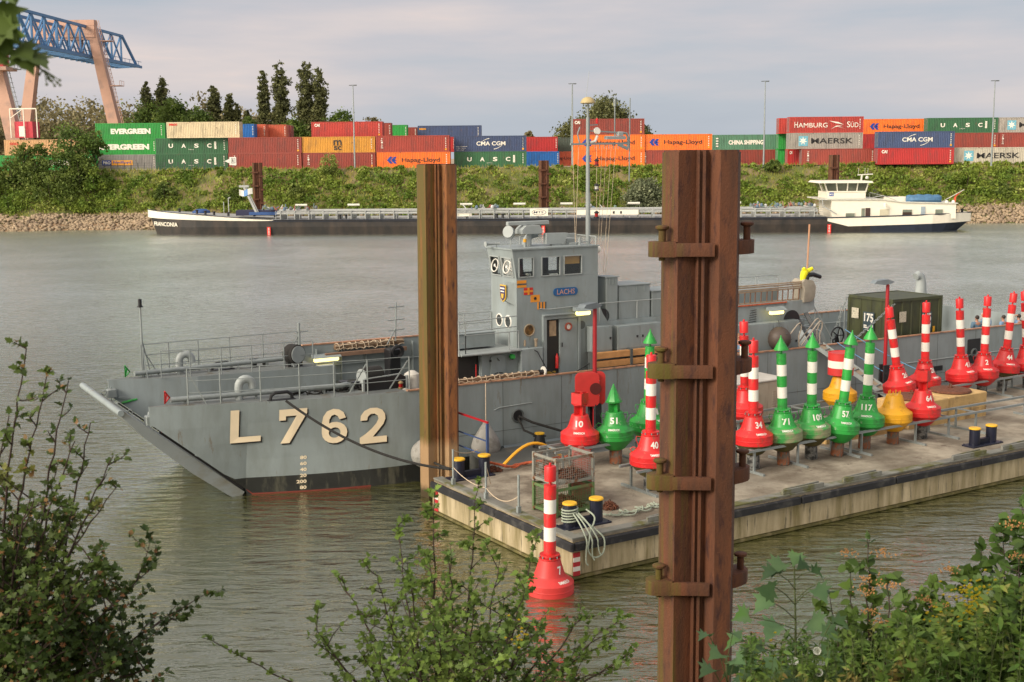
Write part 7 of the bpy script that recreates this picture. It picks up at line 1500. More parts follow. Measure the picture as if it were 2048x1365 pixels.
for s in (-1, 1):
    mb = MB(); X = lambda y: gx(y) + s * 2.6 + .9
    zb, zt = 33.0, 39.2; ys_ = np.arange(Gy0, Gy1 - 3, 6.0)
    mb.bar((X(Gy0), Gy0, zb), (X(Gy1), Gy1, zb), .7, .7); mb.bar((X(Gy0), Gy0, zt), (X(Gy1 - 10), Gy1 - 10, zt), .55, .55); mb.bar((X(Gy1 - 10), Gy1 - 10, zt), (X(Gy1 - 1), Gy1 - 1, zb), .5)
    for y in ys_[:-1]:
        mb.bar((X(y), y, zb), (X(y), y, zt), .35); 
        if y + 6 < Gy1 - 9: mb.bar((X(y), y, zb), (X(y + 6), y + 6, zt), .3); mb.bar((X(y), y, zt), (X(y + 6), y + 6, zb), .3)
    mb.build('truss_girder', M_blu, cr_, smooth=0)
mb = MB()
for y in np.arange(Gy0, Gy1, 3.0): mb.bar((gx(y) - 2.5, y, 32.7), (gx(y) + 4.3, y, 32.7), .3); mb.bar((gx(y) + 4.3, y, 32.7), (gx(y) + 4.3, y, 34), .08); mb.bar((gx(y) + 4.3, y, 32.7), (gx(y + 3) - 2.5, y + 3, 32.7), .2)
mb.bar((gx(Gy0) + 4.3, Gy0, 34), (gx(Gy1) + 4.3, Gy1, 34), .1); mb.bar((gx(Gy0) + 4.3, Gy0, 32.8), (gx(Gy1) + 4.3, Gy1, 32.8), .3, .6); mb.build('walkway', M_blu, cr_, smooth=0)
mb = MB(); mb.box(-90.9, -87.9, 222.5, 225, 26.8, 30.5, 0); mb.box(-90.2, -88.5, 222.4, 222.49, 27.2, 29.6, 1); mb.box(-94, -87.0, 221.5, 226, 26.2, 26.8, 2); RC = [mat('crane_cabin_red', (.50, .03, .05), .5), M_white, M_sal, M_bcream]; mb.build('red_cabin', RC, cr_, smooth=0); mb = MB(); mb.box(-86.8, -83.6, 223, 226, 14.6, 17.4, 0); mb.box(-86, -84.9, 222.9, 222.99, 14.8, 16.6, 1)
for x in (-87.3, -84.9, -82.6): mb.bar((x, 222.6, 14.6), (x, 222.6, 19.6), .15, m=3)
mb.bar((-87.3, 222.6, 19.6), (-82.6, 222.6, 19.6), .2, m=3); mb.bar((-87.3, 222.6, 18), (-84.9, 222.6, 19.6), .12, m=3)
mb.build('ground_cabin', RC, cr_, smooth=0)
# ---------------------------------------------------------------- vegetation
LM_pop = leaf_mat('poplar_leaves', (.09, .10, .045), (.19, .20, .08), (.26, .25, .11), .5)
LM_tree = leaf_mat('tree_leaves', (0.058, 0.099, 0.023), (0.140, 0.206, 0.041), (0.214, 0.264, 0.066), .35)
LM_brown = leaf_mat('brownish_wood_leaves', (0.165, 0.148, 0.074), (0.281, 0.239, 0.124), (0.198, 0.231, 0.083), .12)
LM_bush = leaf_mat('bank_bush_leaves', (.075, .115, .024), (.16, .21, .045), (.25, .28, .08), .5) #(0.066, 0.096, 0.023), (0.132, 0.173, 0.040), (0.198, 0.231, 0.066), .5)
LM_shr = leaf_mat('bank_shrub_leaves', (.11, .18, .026), (.235, .30, .05), (.38, .39, .12), .3) #(0.099, 0.132, 0.026), (0.214, 0.247, 0.049), (0.330, 0.330, 0.091), .35)
LM_will = leaf_mat('grey_willow_leaves', (0.124, 0.148, 0.083), (0.231, 0.256, 0.148), (0.314, 0.330, 0.198), .6)
LM_grass = leaf_mat('dry_bank_grass', (.22, .26, .04), (.38, .36, .08), (.33, .22, .11), .25) #(0.264, 0.247, 0.049), (0.446, 0.380, 0.099), (0.330, 0.214, 0.116), .25)
LM_light = leaf_mat('light_green_leaves', (0.165, 0.214, 0.049), (0.297, 0.346, 0.083), (0.380, 0.412, 0.148), .6)
M_trunk = mat('tree_bark', (.07, .05, .035), .9, var=.3, vs=3)
def quads(C, size, n, aspect=.6, up=.0):
    a = rng.normal(size=(n, 3)); a[:, 2] += up; a /= np.linalg.norm(a, axis=1)[:, None] + 1e-9
    b = np.cross(a, rng.normal(size=(n, 3))); b /= np.linalg.norm(b, axis=1)[:, None] + 1e-9
    s = (size * rng.uniform(.6, 1.35, n))[:, None]; V = np.stack([C - a * s * .5, C + b * s * aspect * .5, C + a * s * .5, C - b * s * aspect * .5], 1).reshape(-1, 3)
    return V, np.arange(4 * n).reshape(-1, 4)
def crown_pts(lobes, ncl, nlf, cr=.22, shell=.55):
    lobes = np.array(lobes, float); w_ = lobes[:, 3] * lobes[:, 4] * lobes[:, 5]; w_ = w_ ** .7; idx = rng.choice(len(lobes), ncl, p=w_ / w_.sum()); L = lobes[idx]
    d = rng.normal(size=(ncl, 3)); d /= np.linalg.norm(d, axis=1)[:, None]; q = rng.uniform(shell, 1.05, ncl)[:, None]; C = L[:, :3] + d * q * L[:, 3:6]
    rad = (cr * np.minimum(L[:, 3], L[:, 5]) * rng.uniform(.6, 1.3, ncl))[:, None]; P = np.repeat(C, nlf, 0) + rng.normal(size=(ncl * nlf, 3)) * np.repeat(rad, nlf, 0) * np.array([1, 1, .75]); return P
def tree(px, py_top, py_base, hw, D, label, cat='tree', m=LM_tree, lobes=None, ncl=150, nlf=36, size=.55, name='tree', group=None, trunk=True, zb=None):
    top = at(px, py_top, D); zb = YZ - .1 if zb is None else zb; W_ = hw / 2500 * D; H = top.z - zb; t = thing(name, label, cat, (top.x, D, zb), 0, group)
    if lobes is None: lobes = [(0, 0, .62, 1, .9, .38), (-.45, .1, .5, .55, .6, .28), (.45, -.1, .52, .55, .6, .3), (.1, .0, .82, .6, .6, .18), (-.2, -.3, .35, .6, .5, .22), (.3, .2, .33, .6, .5, .2)]
    Lb = [(a * W_, b * W_, c * H, d * W_, e * W_, f * H) for a, b, c, d, e, f in lobes]; P = crown_pts(Lb, ncl, nlf); P[:, 2] = np.maximum(P[:, 2], .1)
    V, F = quads(P, size, len(P)); leafmesh('crown', V, F, m, t)
    if trunk:
        mb = MB(); mb.tube([(0, 0, -.3), (.02 * W_, 0, H * .3), (-.03 * W_, 0, H * .6), (0, 0, H * .85)], [.035 * H * .5 + .1, .025 * H * .5 + .07, .08, .03], 7)
        for i in range(5): a = i * 1.3; z = H * (.25 + .1 * i); mb.tube([(0, 0, z), (W_ * .35 * math.cos(a), W_ * .35 * math.sin(a), z + H * .12), (W_ * .6 * math.cos(a), W_ * .6 * math.sin(a), z + H * .2)], [.1, .06, .02], 5)
        mb.build('trunk', M_trunk, t)
    return t
pop = [(0, 0, .08 + .1 * i, .95 - .06 * max(0, i - 3) + .10 * math.sin(i * 2.1), .8, .13) for i in range(9)] + [(.25 * math.sin(i * 1.7), 0, .2 + .1 * i, .75 - .06 * i, .7, .10) for i in range(7)] + [(.05, 0, .93, .22, .3, .07)]
for px, ty, hw, lab in ((292, 161, 13, 'leftmost of the far poplars, rising from the green wood near the crane'), (322, 154, 15, 'poplar beside the leftmost one above the green wood'), (427, 171, 16, 'dark poplar above the cream container'), (457, 189, 13, 'shorter poplar right of the dark one'), (473, 206, 8, 'small poplar between two taller ones'), (494, 220, 9, 'smallest dark poplar left of the narrow tall one'),
                        (525, 140, 13, 'narrow tall poplar, left one of the tall group'), (560, 125, 20, 'broad tall poplar in the middle of the group'), (608, 118, 20, 'tallest poplar leaning right at its tip'), (636, 138, 19, 'poplar at the right end of the tall group')):
    tree(px, ty, 250, hw, 300, lab, 'poplar', LM_pop, pop, 330, 30, .62, 'poplar_tree', 'poplars behind the container yard')
for px, ty, hw, lab, m_, D in ((680, 222, 28, 'round green tree right of the tall poplars', LM_tree, 290), (745, 236, 20, 'low bushy tree behind the red top container', LM_brown, 300), (345, 197, 34, 'bright green round tree at the wood edge left of the cream container', LM_tree, 290), (300, 200, 40, 'broad green tree under the leftmost poplars', LM_tree, 300), (395, 218, 30, 'low green tree above the cream container', LM_tree, 285), (500, 236, 20, 'low tree behind the orange-red containers', LM_tree, 290), (585, 240, 30, 'low dark tree filling the gap under the tall poplars', LM_tree, 292),
                           (1212, 196, 44, 'large windblown tree behind the ship mast', LM_pop, 280), (1148, 243, 34, 'lower tree left of the large windblown one', LM_pop, 285), (1278, 253, 26, 'low tree at the right of the windblown one', LM_pop, 285), (1058, 262, 10, 'tiny treetop between the dark and navy containers', LM_brown, 330)):
    tree(px, ty, 280, hw, D, lab, 'tree', m_, None, 330 if hw > 40 else 190, 36, .62, 'broadleaf_tree', 'trees behind the container yard')
# far brownish wood
P = []
for i in range(60):
    px = -260 + i * 13.5; D = 325 + rng.uniform(-8, 30); top = at(px, 208 + 10 * math.sin(i * .9) + rng.uniform(-8, 8) + max(0, (px - 380) * .12) + max(0, 60 - px) * .15, D); h = top.z - YZ
    P.append(crown_pts([(top.x, D, YZ + h * .5, 4.6, 4, h * .5), (top.x + 2, D, YZ + h * .3, 5, 4, h * .3)], 46, 26, .28))
P = np.concatenate(P); V, F = quads(P, 1.0, len(P)); leafmesh('distant_woods', V, F, LM_brown)['kind'] = 'stuff'
# bank shrubbery: low mounds over the slope
P = []; 
for i in range(3600):
    x = rng.uniform(-95, 112); d = rng.uniform(4.2, 13.6) if x < -30 or x > 56 else rng.uniform(2.5, 13.6)
    if h2(x * .35, d * .9) > .45 and rng.random() < .75: continue
    y = shore(x) + d; r = rng.uniform(.45, 1.05) * (1.1 if d < 12 else .6); n = 30
    q = rng.normal(size=(n, 3)); q /= np.linalg.norm(q, axis=1)[:, None]; q[:, 2] = np.abs(q[:, 2]) * .9; P.append(np.array([x, y, bank_z(x, y)]) + q * r * rng.uniform(.7, 1.05, (n, 1)))
P = np.concatenate(P); V, F = quads(P, .42, len(P), .7, .3); leafmesh('bank_shrubbery', V, F, LM_shr)['kind'] = 'stuff'
n = 20000; x = rng.uniform(-100, 115, n); d = rng.uniform(3.0, 14.2, n); y = np.array([shore(a) for a in x]) + d; z = np.array([bank_z(a, b) for a, b in zip(x, y)]); h = rng.uniform(.3, .75, n); t_ = rng.normal(0, .2, (n, 2))
V = np.stack([np.stack([x - .06, y, z], 1), np.stack([x + .06, y, z], 1), np.stack([x + t_[:, 0], y + t_[:, 1], z + h], 1)], 1).reshape(-1, 3); leafmesh('bank_grass', V, np.arange(3 * n).reshape(-1, 3), LM_grass)['kind'] = 'stuff'
def bush(px, py, hw, hh, D, label, m, ncl=90, size=.4, name='bush', trunk=False):
    c = at(px, py, D); W_ = hw / 2500 * D; H = hh / 2500 * D; t = thing(name, label, 'bush', (c.x, D, c.z - H), 0)
    Lb = [(0, 0, H * .8, W_, W_ * .8, H * .9), (-W_ * .4, 0, H * .6, W_ * .6, W_ * .6, H * .7), (W_ * .4, -.2, H * .6, W_ * .6, W_ * .6, H * .7), (W_ * .1, 0, H * 1.4, W_ * .55, W_ * .5, H * .5), (-W_ * .3, 0, H * 1.2, W_ * .4, W_ * .5, H * .5)]
    P = crown_pts(Lb, ncl, 34, .2); V, F = quads(P, size, len(P)); leafmesh('foliage', V, F, m, t)
    mb = MB()
    for i in range(4): a = i * 1.6; mb.tube([(0, 0, -.6), (W_ * .3 * math.cos(a), W_ * .3 * math.sin(a), H * .7), (W_ * .6 * math.cos(a), W_ * .5 * math.sin(a), H * 1.4)], [.09, .05, .02], 5)
    mb.build('stems', M_trunk, t); return t
for px, py, hw, hh, D, lab, m_, nc in ((28, 352, 44, 44, 200, 'grey-green bush under the left end of the beige container', LM_bush, 110), (105, 385, 62, 56, 199, 'large dark green bush on the left bank', LM_bush, 190), (22, 415, 40, 38, 196, 'light mottled bush at the left edge of the bank', LM_shr, 100), (160, 345, 34, 50, 201, 'dark bush left of the young tree by the green containers', LM_bush, 110), (190, 375, 24, 46, 200, 'mid green bush under the young tree', LM_shr, 80), (60, 310, 40, 30, 203, 'bushy scrub in front of the green container at the far left', LM_bush, 80), (165, 415, 24, 20, 197, 'low rounded bush above the stones on the left', LM_shr, 60), (75, 340, 34, 34, 200, 'dark scrub between the beige container and the large bush', LM_bush, 80), (330, 385, 26, 26, 199, 'dark twiggy bush above the barge bow', LM_bush, 60), (-30, 380, 40, 60, 198, 'bush cut by the left edge on the bank', LM_bush, 80),
                                (1290, 384, 40, 34, 197, 'round grey-green willow bush just left of the big pile', LM_will, 170), (592, 384, 20, 18, 198, 'bright green bush below the brown-red containers', LM_light, 60), (1738, 396, 26, 20, 197, 'grey-green bush behind the barge radar mast', LM_will, 70), (470, 392, 22, 18, 198, 'dark scrub above the barge fore deck', LM_bush, 60), (1930, 362, 34, 24, 200, 'bright bush near the right edge of the bank', LM_shr, 80), (1860, 392, 26, 18, 198, 'low bush above the covered boat', LM_shr, 60), (1545, 330, 16, 12, 205, 'small bush at the foot of the light mast by the green container', LM_bush, 40), (1990, 385, 40, 26, 199, 'bush at the right edge above the stones', LM_bush, 80)):
    bush(px, py, hw, hh, D, lab, m_, nc)
bush(660, 334, 20, 34, 203, 'feathery yellow-green sapling in front of the brown-red container', LM_light, 60, .3, 'sapling')
tree(140, 251, 345, 42, 203, 'young broad tree in front of the left green containers', m=LM_tree, ncl=130, nlf=34, size=.42, name='broadleaf_tree', zb=6.5)
tree(187, 264, 345, 24, 204, 'slim young tree with visible trunk in front of the P&O container', m=LM_tree, ncl=60, nlf=34, size=.4, name='broadleaf_tree', zb=7.5, lobes=[(0, 0, .8, 1, .9, .2), (-.3, 0, .62, .7, .7, .16), (.3, 0, .66, .7, .7, .15)])

# near plants -------------------------------------------------
HAW = np.array([(0, 0), (.14, .22), (.46, .30), (.26, .46), (.50, .62), (.24, .70), (.16, .95), (0, 1.02), (-.16, .95), (-.24, .70), (-.50, .62), (-.26, .46), (-.46, .30), (-.14, .22)]) * (.9, 1)
OVA = np.array([(0, 0), (.16, .10), (.30, .32), (.33, .52), (.24, .76), (.10, .94), (0, 1.08), (-.10, .94), (-.24, .76), (-.33, .52), (-.30, .32), (-.16, .10)])
MAP = np.array([(0, 0), (.10, .06), (.42, -.06), (.34, .14), (.66, .22), (.44, .36), (.60, .62), (.32, .56), (.26, .74), (.12, .82), (0, 1.08), (-.12, .82), (-.26, .74), (-.32, .56), (-.60, .62), (-.44, .36), (-.66, .22), (-.34, .14), (-.42, -.06), (-.10, .06)]) * (1.05, 1)
LANC = np.array([(0, 0), (.07, .2), (.09, .5), (.05, .8), (0, 1.05), (-.05, .8), (-.09, .5), (-.07, .2)])
def leaves_mesh(name, pts, dirs, sizes, tpl, m, parent, fold=.18):
    n = len(pts); k = len(tpl); pts = np.array(pts); d = np.array(dirs); d /= np.linalg.norm(d, axis=1)[:, None] + 1e-9
    nrm = rng.normal(size=(n, 3)) * .55 + np.array([0, -.35, .8]); nrm -= d * (nrm * d).sum(1)[:, None]; nrm /= np.linalg.norm(nrm, axis=1)[:, None] + 1e-9; sd_ = np.cross(d, nrm); s = np.array(sizes)[:, None, None]
    V = pts[:, None, :] + s * (sd_[:, None, :] * tpl[None, :, 0, None] + d[:, None, :] * tpl[None, :, 1, None] + nrm[:, None, :] * (np.abs(tpl[:, 0]) * fold * 2 - tpl[:, 1] ** 2 * .18)[None, :, None])
    return leafmesh(name, V.reshape(-1, 3), np.arange(n * k).reshape(n, k), m, parent)
class Plant:
    def __init__(s, seed): s.r = random.Random(seed); s.mb = MB(); s.P = []; s.D = []; s.S = []
    def leaf(s, p, d, size): s.P.append(tuple(p)); s.D.append(tuple(d)); s.S.append(size * s.r.uniform(.65, 1.2))
    def twig(s, p, d, L, r, lv, ls, dens):
        rr = s.r; n = max(3, int(L / .05)); pts = [p.copy()]; d = d.normalized()
        for i in range(n):
            d = (d + Vector((rr.gauss(0, .13), rr.gauss(0, .13), rr.gauss(.02, .11)))).normalized(); p = p + d * (L / n); pts.append(p.copy())
            for _ in range(dens):
                ax = Vector((rr.gauss(0, 1), rr.gauss(0, 1), rr.gauss(.1, .7))).normalized(); s.leaf(p, (ax + d * .6), ls)
            if lv > 0 and rr.random() < .42: s.twig(p, d + Vector((rr.gauss(0, .8), rr.gauss(0, .8), rr.gauss(.15, .5))), L * rr.uniform(.3, .6), r * .55, lv - 1, ls, dens)
        s.mb.tube(pts, [max(.0008, r * (1 - .75 * i / len(pts))) for i in range(len(pts))], 5)
    def stem(s, a, b, r, bend, ls, dens, lv=2, t0=.2, tw=.35, every=.09):
        rr = s.r; a = Vector(a); b = Vector(b); L = (b - a).length; n = max(6, int(L / .06)); off = Vector(bend); pts = []
        for i in range(n + 1):
            t = i / n; pts.append(a.lerp(b, t) + off * math.sin(math.pi * t) + Vector((rr.gauss(0, .004), rr.gauss(0, .004), rr.gauss(0, .004))))
        s.mb.tube(pts, [r * (1 - .85 * i / n) + .0008 for i in range(n + 1)], 6)
        acc = 0
        for i in range(1, n + 1):
            t = i / n
            if t < t0: continue
            d = (pts[i] - pts[i - 1]).normalized(); acc += L / n
            for _ in range(dens): ax = Vector((rr.gauss(0, 1), rr.gauss(0, 1), rr.gauss(.2, .6))).normalized(); s.leaf(pts[i], ax + d * .5, ls)
            if acc > every:
                acc = 0
                sd_ = Vector((rr.gauss(0, 1), rr.gauss(0, .8), rr.gauss(.2, .4))).normalized(); s.twig(pts[i], d * .7 + sd_, tw * (1.1 - .75 * t) * rr.uniform(.6, 1.2), r * .4, lv - 1, ls, dens)
    def done(s, t, tpl, m, mt, leafname='leaves'): leaves_mesh(leafname, s.P, s.D, s.S, tpl, m, t); s.mb.build('stems', mt, t)
LM_haw = leaf_mat('hawthorn_leaves', (.034, .062, .015), (.085, .125, .026), (.17, .16, .035), 2.2, .5, .3) #(0.045, 0.075, 0.018), (0.112, 0.158, 0.030), (0.195, 0.180, 0.038), 2.2, .5, .3)
LM_haw2 = leaf_mat('fresh_hawthorn_leaves', (0.075, 0.128, 0.027), (0.150, 0.225, 0.042), (0.225, 0.285, 0.075), 2.2, .5, .35)
LM_tip = leaf_mat('reddish_young_leaves', (0.240, 0.105, 0.045), (0.300, 0.195, 0.075), None, 2, .5, .35)
LM_dog = leaf_mat('dogwood_leaves', (0.053, 0.098, 0.021), (0.112, 0.180, 0.033), (0.165, 0.240, 0.053), 1.5, .45, .3)
LM_maple = leaf_mat('sycamore_leaves', (.045, .095, .042), (.09, .155, .065), (.07, .16, .03), 5, .5, .3) #(0.090, 0.165, 0.075), (0.165, 0.270, 0.105), (0.150, 0.300, 0.045), 3, .5, .35)
M_twig = mat('dark_twig_bark', (.045, .028, .022), .85, var=.3, vs=8)
M_gstem = mat('green_stem', (.07, .09, .03), .7)
t = thing('hawthorn_bush', 'dark leafy hawthorn bush filling the lower left corner', 'bush', at(40, 1500, 5.6))
pl_ = Plant(21); loc = t.location
LB = ((100, 1250, 5.3), (40, 1120, 5.3), (170, 1170, 5.6), (80, 1070, 5.6), (210, 1330, 5.2), (55, 697, 5.0), (96, 752, 5.2), (138, 762, 5.4), (182, 846, 5.5), (228, 908, 5.6), (231, 978, 5.7), (150, 880, 5.2), (296, 1142, 5.8), (350, 1226, 5.9), (288, 1342, 5.6), (20, 830, 5.3), (60, 1000, 5.1), (130, 1060, 5.4), (20, 1050, 5.6), (180, 1120, 5.3), (90, 1160, 5.0), (230, 1210, 5.4), (150, 1220, 5.1), (20, 1190, 5.2), (60, 1280, 5.0), (190, 1290, 5.3), (-40, 900, 5.4), (-40, 1100, 5.2), (120, 1310, 5.2), (240, 1290, 5.5), (0, 960, 5.2))
for k, (tx, ty, D) in enumerate(LB):
    up = ty < 1000; pl_.stem(at(-20 + 9 * (k % 9) + tx * .2, 1480, 5.5) - loc, at(tx, ty, D) - loc, .010, (-.12 + .02 * (k % 5), .05 * (k % 3), .02), .036, 1 if up else 3, 2, .35 if up else .25, .20 if up else .42, .11 if up else .055)
o_ = pl_.done(t, HAW, LM_haw, M_twig)
idx = [i for i in range(len(pl_.P)) if rng.random() < .10]; leaves_mesh('reddish_leaves', [tuple(np.array(pl_.P[i]) + rng.normal(0, .01, 3)) for i in idx], [pl_.D[i] for i in idx], [pl_.S[i] * .8 for i in idx], HAW, LM_tip, t)
t = thing('hawthorn_bush', 'fresh green hawthorn bush with upright shoots at the bottom centre', 'bush', at(880, 1500, 6.4)); loc = t.location; pl_ = Plant(5)
for k, (tx, ty, D) in enumerate(((866, 978, 6.2), (953, 978, 6.4), (1076, 1066, 6.6), (796, 1052, 7.0), (752, 1150, 6.5), (680, 1152, 6.9), (634, 1262, 6.3), (1164, 1232, 6.6), (1205, 1263, 6.5), (1254, 1308, 6.4), (1000, 1120, 6.9), (900, 1130, 6.0), (820, 1150, 6.2), (950, 1200, 6.0), (860, 1230, 5.8), (1050, 1180, 6.3), (780, 1240, 6.1), (1100, 1290, 6.1), (720, 1300, 6.2), (1000, 1270, 5.9), (940, 1290, 5.5), (880, 1270, 5.4), (820, 1280, 5.6), (1060, 1250, 5.8), (760, 1330, 5.6), (1120, 1330, 5.8), (960, 1340, 5.3), (900, 1190, 6.3), (860, 1120, 6.5), (1010, 1200, 6.5), (900, 1320, 5.8), (680, 1340, 6.4), (1180, 1350, 6.2), (840, 1330, 6.4), (1040, 1330, 6.3))):
    pl_.stem(at(880 + (tx - 880) * .25 + 12 * (k % 3), 1480, 6.4) - loc, at(tx, ty, D) - loc, .009, ((tx - 880) * .0002, .04 * (k % 3), .03), .038, 2, 2, .25, .38 if ty > 1100 else .16, .07)
pl_.stem(at(760, 1480, 6.3) - loc, at(404, 1274, 6.3) - loc, .006, (0, 0, .03), .034, 2, 1, .3, .07, .16)
pl_.done(t, HAW, LM_haw2, M_twig)
# right-hand plants
t = thing('sycamore_sapling', 'sycamore sapling with large blue-green lobed leaves right of the big pile', 'sapling', at(1590, 1480, 5.4)); loc = t.location; mb = MB(); P = []; Dd = []; Sz = []; rr = random.Random(8)
st_ = [at(1592, 1480, 5.4) - loc, at(1591, 1250, 5.4) - loc, at(1588, 1115, 5.4) - loc]; mb.tube(st_, [.008, .005, .003], 6)
for (sx_, sy_, ex, ey, sz) in ((1590, 1210, 1550, 1175, .115), (1590, 1210, 1625, 1180, .11), (1591, 1240, 1545, 1205, .12), (1592, 1290, 1560, 1250, .13), (1592, 1200, 1640, 1165, .12), (1588, 1130, 1570, 1128, .11), (1588, 1130, 1600, 1120, .09), (1592, 1310, 1490, 1285, .12), (1592, 1350, 1560, 1330, .12), (1592, 1300, 1640, 1270, .12), (1588, 1118, 1592, 1105, .08), (1592, 1340, 1640, 1310, .12), (1592, 1380, 1520, 1340, .12), (1600, 1400, 1590, 1352, .13), (1592, 1320, 1530, 1300, .12), (1592, 1340, 1510, 1320, .12), (1592, 1280, 1620, 1240, .11), (1592, 1370, 1650, 1335, .13), (1592, 1390, 1480, 1350, .13), (1591, 1180, 1560, 1150, .12), (1591, 1160, 1620, 1145, .10), (1592, 1400, 1620, 1350, .14), (1592, 1260, 1500, 1235, .10), (1590, 1390, 1660, 1250, .12)):
    a = at(sx_, sy_, 5.4) - loc; b = at(ex, ey, 5.3 + rr.uniform(-.1, .1)) - loc; mb.tube([a, a.lerp(b, .5) + Vector((0, 0, .01)), b], .0022, 5); P.append(tuple(b)); Dd.append((b.x - a.x, -.04, -.02 + rr.uniform(-.05, .02))); Sz.append(sz)
leaves_mesh('leaves', P, Dd, Sz, MAP * (.85, .8), LM_maple, t, .34); mb.build('stems', M_gstem, t)
t = thing('sycamore_sapling', 'small sycamore shoot with lobed leaves in front of the big pile foot', 'sapling', at(1450, 1480, 5.0)); loc = t.location; mb = MB(); P = []; Dd = []; Sz = []
for (sx_, sy_, ex, ey, sz) in ((1452, 1330, 1420, 1275, .08), (1452, 1330, 1465, 1270, .08), (1455, 1370, 1440, 1310, .10), (1455, 1370, 1470, 1320, .09), (1458, 1400, 1430, 1345, .11), (1458, 1400, 1478, 1350, .10)):
    a = at(sx_, sy_, 5.0) - loc; b = at(ex, ey, 4.95) - loc; mb.tube([a, a.lerp(b, .5), b], .002, 5); P.append(tuple(b)); Dd.append((b.x - a.x, -.05, .01)); Sz.append(sz)
mb.tube([at(1460, 1480, 5) - loc, at(1452, 1320, 5) - loc], .004, 5); leaves_mesh('leaves', P, Dd, Sz, MAP * (.85, .8), LM_maple, t, .34); mb.build('stems', M_gstem, t)
def shrub(label, targets, base, seed, m, tpl, ls, dens=1, tw=.2, D0=5.5, every=.07, name='dogwood_shrub', mt=M_twig, lv=2, t0=.25, r=.006):
    t = thing(name, label, 'shrub', at(base[0], base[1], D0)); loc = t.location; q = Plant(seed)
    for k, (tx, ty, D) in enumerate(targets): q.stem(at(base[0] + (tx - base[0]) * .4, base[1], D0) - loc, at(tx, ty, D) - loc, r, (.01 * (k % 3), .03 * (k % 2), .01), ls, dens, lv, t0, tw, every)
    q.done(t, tpl, m, mt); return q, t
q, t = shrub('dogwood shoot with oval leaves and small orange clusters, standing free over the water', [(1735, 1072, 5.5), (1700, 1150, 5.6), (1775, 1150, 5.4), (1745, 1200, 5.5), (1690, 1230, 5.4), (1800, 1260, 5.5), (1660, 1200, 5.6)], (1745, 1480), 31, LM_dog, OVA, .055, 1, .12)
q, t = shrub('large dogwood bush climbing the right edge', [(2045, 985, 5.6), (2010, 1060, 5.6), (1960, 1120, 5.7), (1990, 1180, 5.4), (2040, 1120, 5.2), (1930, 1170, 5.6), (2075, 1050, 5.4), (2000, 1260, 5.2), (2060, 1230, 5.0), (1940, 1250, 5.5), (1900, 1230, 5.6), (1880, 1210, 5.8), (1950, 1330, 5.2), (2030, 1340, 5.0), (2100, 1150, 5.3), (2080, 1330, 5.1)], (1990, 1520), 32, LM_dog, OVA, .055, 2, .24, 5.4, .06)
q, t = shrub('low leafy dogwood between the free shoot and the large bush', [(1850, 1250, 5.8), (1800, 1290, 5.7), (1880, 1310, 5.6), (1760, 1300, 5.6), (1690, 1290, 5.7), (1650, 1320, 5.6), (1700, 1250, 5.8), (1860, 1180, 5.9), (1820, 1220, 5.8), (1830, 1340, 5.3), (1905, 1290, 5.7), (1720, 1330, 5.5), (1780, 1350, 5.3)], (1830, 1500), 33, LM_dog, OVA, .05, 2, .2, 5.5, .06)
# small orange-tan flower clusters
mb = MB(); rr = random.Random(4)
for px, py, D in ((1695, 1107, 5.45), (1765, 1108, 5.4), (1735, 1160, 5.4), (1730, 1185, 5.4), (1775, 1172, 5.3), (1740, 1225, 5.4), (1800, 1235, 5.5), (1850, 1200, 5.6), (2030, 1050, 5.4), (1900, 1140, 5.6), (1880, 1215, 5.6), (1765, 1245, 5.4), (2040, 1115, 5.2)):
    c = at(px, py, D)
    for i in range(26): p = c + Vector((rr.gauss(0, .024), rr.gauss(0, .02), rr.gauss(0, .009))); mb.bar(p, p + Vector((rr.gauss(0, .004), rr.gauss(0, .004), .006)), .0045)
o = mb.build('flower_clusters', mat('orange_tan_flowers', (.30, .15, .05), .8, var=.3), None, smooth=0); o['kind'] = 'stuff'
# undergrowth: fine herbs and grasses on the near bank at the lower right
t = None; P = []; Dd = []; Sz = []; mbs_ = MB(); rr = random.Random(17)
for i in range(560):
    px = rr.uniform(1490, 2080); top_ = 1310 - max(0, px - 1640) * .22 - (40 if px > 1950 else 0) + rr.uniform(-45, 60); D = rr.uniform(4.8, 6.2); a = at(px + rr.uniform(-20, 20), 1470, D); b = at(px, top_, D)
    pts = [a, a.lerp(b, .5) + Vector((rr.gauss(0, .02), rr.gauss(0, .02), 0)), b]; mbs_.tube(pts, [.002, .0015, .0008], 4); L = (b - a).length
    for k in range(int(L / .014)): f = rr.uniform(.1, 1); p = pts[0].lerp(pts[1], f * 2) if f < .5 else pts[1].lerp(pts[2], f * 2 - 1); P.append(tuple(p)); Dd.append((rr.gauss(0, 1), rr.gauss(0, 1), rr.gauss(.3, .6))); Sz.append(rr.uniform(.018, .042) * (1.5 if px > 1760 and k % 3 else 1))
LM_herb = leaf_mat('herb_leaves', (.045, .095, .018), (.11, .17, .03), (.22, .16, .05), 4.5, .6, .3) #(0.075, 0.098, 0.024), (0.150, 0.165, 0.038), (0.300, 0.165, 0.060), 4.5, .6, .3)
leaves_mesh('undergrowth', P, Dd, Sz, LANC * (2.2, 1), LM_herb, None)['kind'] = 'stuff'
mbs_.build('undergrowth_stalks', M_gstem, None)['kind'] = 'stuff'
mb = MB()
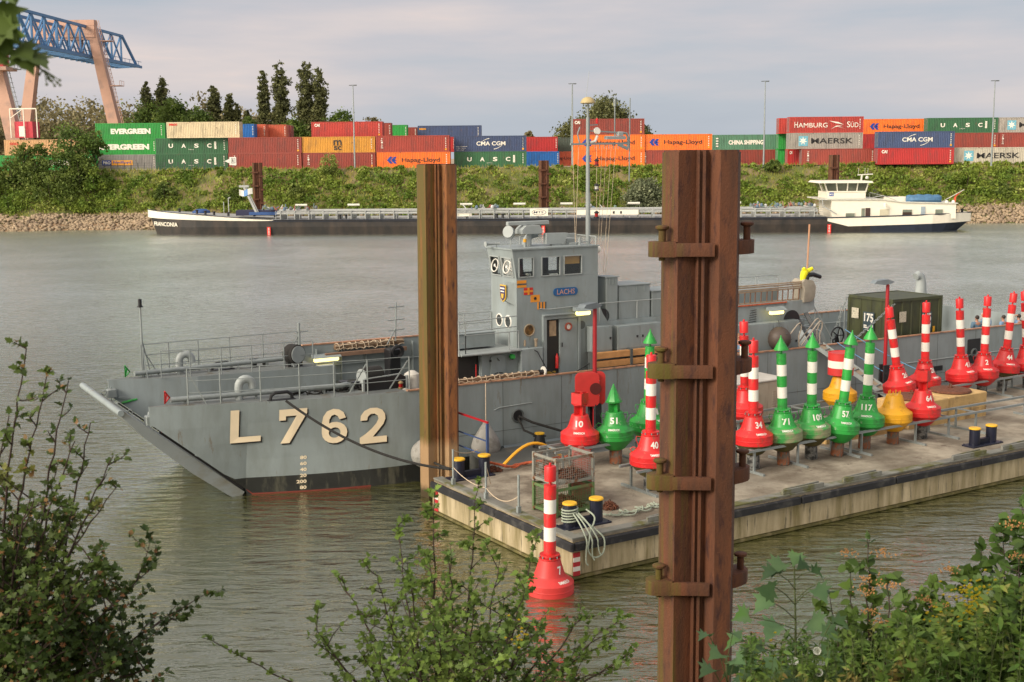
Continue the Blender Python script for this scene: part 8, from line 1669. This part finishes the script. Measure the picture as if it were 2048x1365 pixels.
for c0, n, sx_, sy_ in (((1955, 1190), 90, 26, 20), ((1945, 1225), 30, 14, 12), ((1036, 1272), 14, 10, 12), ((1890, 1240), 30, 30, 20), ((1545, 1300), 12, 20, 20)):
    for i in range(n): p = at(c0[0] + rr.gauss(0, sx_), c0[1] + rr.gauss(0, sy_), 5.25 + rr.uniform(-.1, .1)); mb.add([p + Vector((-.008, 0, 0)), p + Vector((0, -.004, .008)), p + Vector((.008, 0, 0)), p + Vector((0, .004, -.006))], [(0, 1, 2, 3)])
o = mb.build('yellow_flowers', mat('yellow_flower_petals', (.55, .42, .02), .7), None, smooth=0); o['kind'] = 'stuff'
for k, (px, py, lab) in enumerate(((1590, 1322, 'white trumpet flower under the sycamore leaves'), (1638, 1345, 'white trumpet flower lowest by the bottom edge'), (1634, 1302, 'white trumpet flower behind the dark stalk'))):
    mb = MB(); mb.lathe([(.004, -.05), (.008, -.03), (.012, -.012), (.017, -.002), (.015, -.003), (.009, -.018), (.004, -.04)], 12); o = mb.build('bindweed_flower', mat('white_petals', (.50, .52, .46), .7)); o.location = at(px, py, 5.0); o.rotation_euler = (R(50), R(20 - 30 * k), 0); tag(o, lab, 'flower')
# overhanging leaves, top left
t = thing('overhanging_branch', 'out of focus leafy branch hanging into the top left corner', 'branch', at(-60, -40, 2.2)); loc = t.location; mb = MB(); P = []; Dd = []; Sz = []
mb.tube([Vector((0, 0, 0)), at(20, 60, 2.1) - loc, at(60, 120, 2.1) - loc, at(95, 150, 2.1) - loc], [.006, .004, .003, .0015], 5)
for (sx_, sy_, dx, dy, sz) in ((-20, 20, 25, 25, .075), (10, 40, -20, 30, .07), (10, 60, 18, 8, .05), (-10, 60, 12, 40, .06), (35, 95, 20, 15, .045), (40, 105, 18, 26, .05), (50, 112, 36, 12, .055), (0, 90, 15, 30, .05), (-30, 0, 30, -5, .07), (-25, 100, 30, 20, .05)):
    a = at(sx_, sy_, 2.1) - loc; b = at(sx_ + dx, sy_ + dy, 2.08) - loc; P.append(tuple(a)); Dd.append(tuple(b - a)); Sz.append(sz)
leaves_mesh('leaves', P, Dd, Sz, MAP, LM_haw, t, .1)
rr = random.Random(2)
for i in range(14): a = at(88, 140, 2.1) - loc; b = at(rr.uniform(76, 122), rr.uniform(148, 172), 2.1) - loc; mb.tube([a, b], .0008, 4); mb.lathe([(0, -.003), (.003, 0), (0, .003)], 6, T=Matrix.Translation(b))
mb.build('twigs', M_gstem, t)
